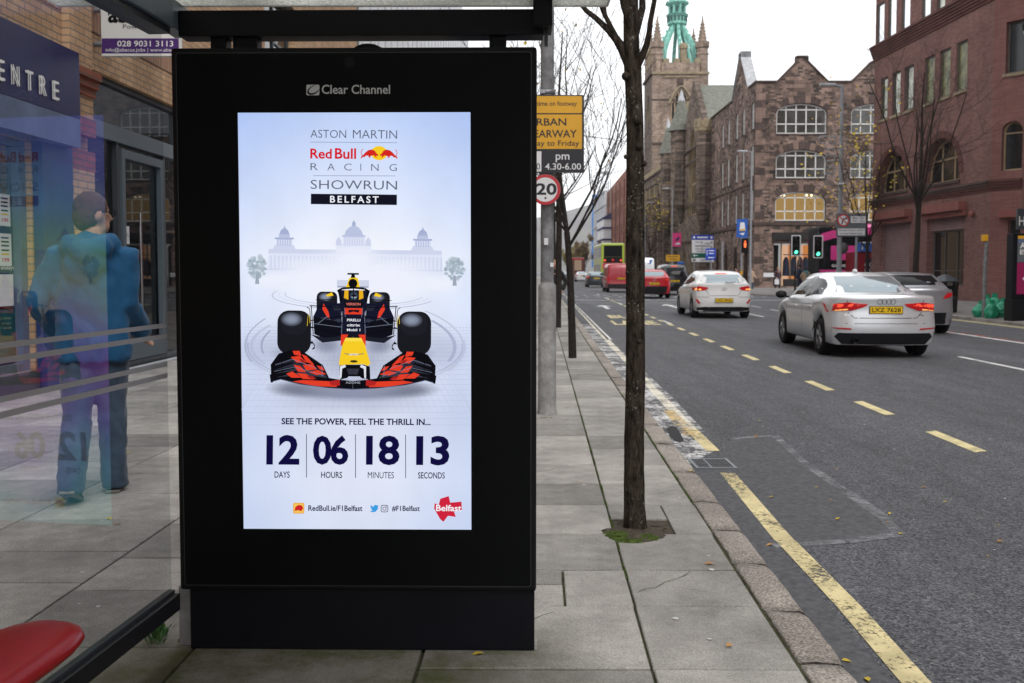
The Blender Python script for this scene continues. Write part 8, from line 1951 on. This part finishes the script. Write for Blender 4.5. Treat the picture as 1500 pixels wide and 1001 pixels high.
mb.build('sign', t); mb = MB(); bx(mb, .45, 2.9, .2, zz(378), .002, .03, 'kiosk_dark'); a = Art(mb, lambda x, y: pt(hit(x, y)[0], hit(x, y)[1], .032), N, .004, .002)
for y in (388, 396): a.ring(1269, y, 3, 3.2, 1.1, 'frosted', 0, 360, 14); a.ring(1276, y, 3, 3.2, 1.1, 'frosted', 0, 360, 14)
mb.build('window', t)
# trees on the right
streettree('spreading bare tree in front of the plum brick building', 1340, 33.6, 9.3, .115, 41, None, .40, 3, X=14.15, z=.05, nk=(4, 6), spread=.72, n1=8)
streettree('small tree with the last yellow leaves, between sign board and brick building', 1273, 45.5, 8.4, .10, 17, None, .30, 3, X=16.9, z=.2, leaves=520, leafs=.075, nk=(4, 6), spread=.75, n1=8)
streettree('slender tree with a few yellow leaves in front of the church', 964, 118, 10.5, .12, 27, None, .35, 3, X=17.2, leaves=420, leafs=.10)
for i, (px, Y, h, lab) in enumerate(((856, 190, 6.8, 'rounded brown leaved tree at the far end of the road'), (838, 215, 6.0, 'olive bushy tree beyond the lorry at the road end'), (846, 240, 7.2, 'dull green tree against the foot of the hill'))):
    streettree(lab, px, Y, h, .16, 60+i, 'leafy trees at the far end of the road', .3, 2, leaves=2600, leafs=.13, leafm=('leaf_rust', 'leaf_olive', 'leaf_olive')[i])
# people across the junction
pa = dict(vox=.04)
g = lambda px, Y: V(((px-750)/1400*Y, Y, 0))
person('person in a long beige coat waiting by the red pedestrian signal', g(1100.5, 73), R(200), 1.68, 'coat_beige', 'jeans_blue', 'hair_dark', .55, (.05, -.05), ((.4, .04), (.4, .04)), **pa)
person('person in a dark maroon coat walking past the shop with a white bag', g(1139, 75.5), R(200), 1.72, 'coat_maroon', 'trouser_dark', 'hair_blond', .5, (.16, -.14), **pa)
mb = MB(); c = g(1137.6, 75.2)+UP*.42; mb.box(c+V((0, 0, .12)), (.34, .12, .40), 'paper', bev=.03)
for y in (-.04, .04): mb.tube([c+V((-.08, y, .31)), c+V((-.05, y, .44)), c+V((.05, y, .44)), c+V((.08, y, .31))], .008, 'paper', 5)
mb.build('carrier_bag', label='white carrier bag held by the person in maroon', cat='carrier bag', base=c)
person('tall person in a navy coat standing at the left green traffic light', g(1171.5, 62.2), R(30), 1.82, 'coat_navy', 'trouser_dark', 'hair_dark', .35, (.06, -.06), **pa)
person('person in a tan top with a teal scarf beside the one in navy', g(1180, 61), R(-20), 1.62, 'coat_tan', 'jeans_blue', 'hair_dark', .7, (.08, -.06), **pa)
mb = MB(); c = g(1180, 60.98); mb.lathe([(.12, 1.28), (.16, 1.32), (.15, 1.38), (.10, 1.41)], c, 'dress_teal', 12); mb.tube([c+V((.05, -.13, 1.34)), c+V((.07, -.17, 1.15)), c+V((.08, -.16, .98))], [.05, .05, .04], 'dress_teal', 8); mb.build('scarf', label='teal scarf round the neck of the person in tan', cat='scarf', base=c+UP*1.3)
person('person in a muted red jacket beyond the white hatchback', g(1078, 78), R(150), 1.66, 'coat_red', 'trouser_dark', 'hair_dark', .75, (.15, -.12), **pa)
person('grey haired person passing the dark church doors', g(1043, 88), R(90), 1.72, 'coat_black', 'trouser_dark', 'hair_grey', .7, (.2, -.15), **pa)
person('bare headed person in navy following along the church doors', g(1055, 87), R(90), 1.72, 'coat_navy', 'trouser_dark', 'hair_brown', .7, (.2, -.15), **pa)
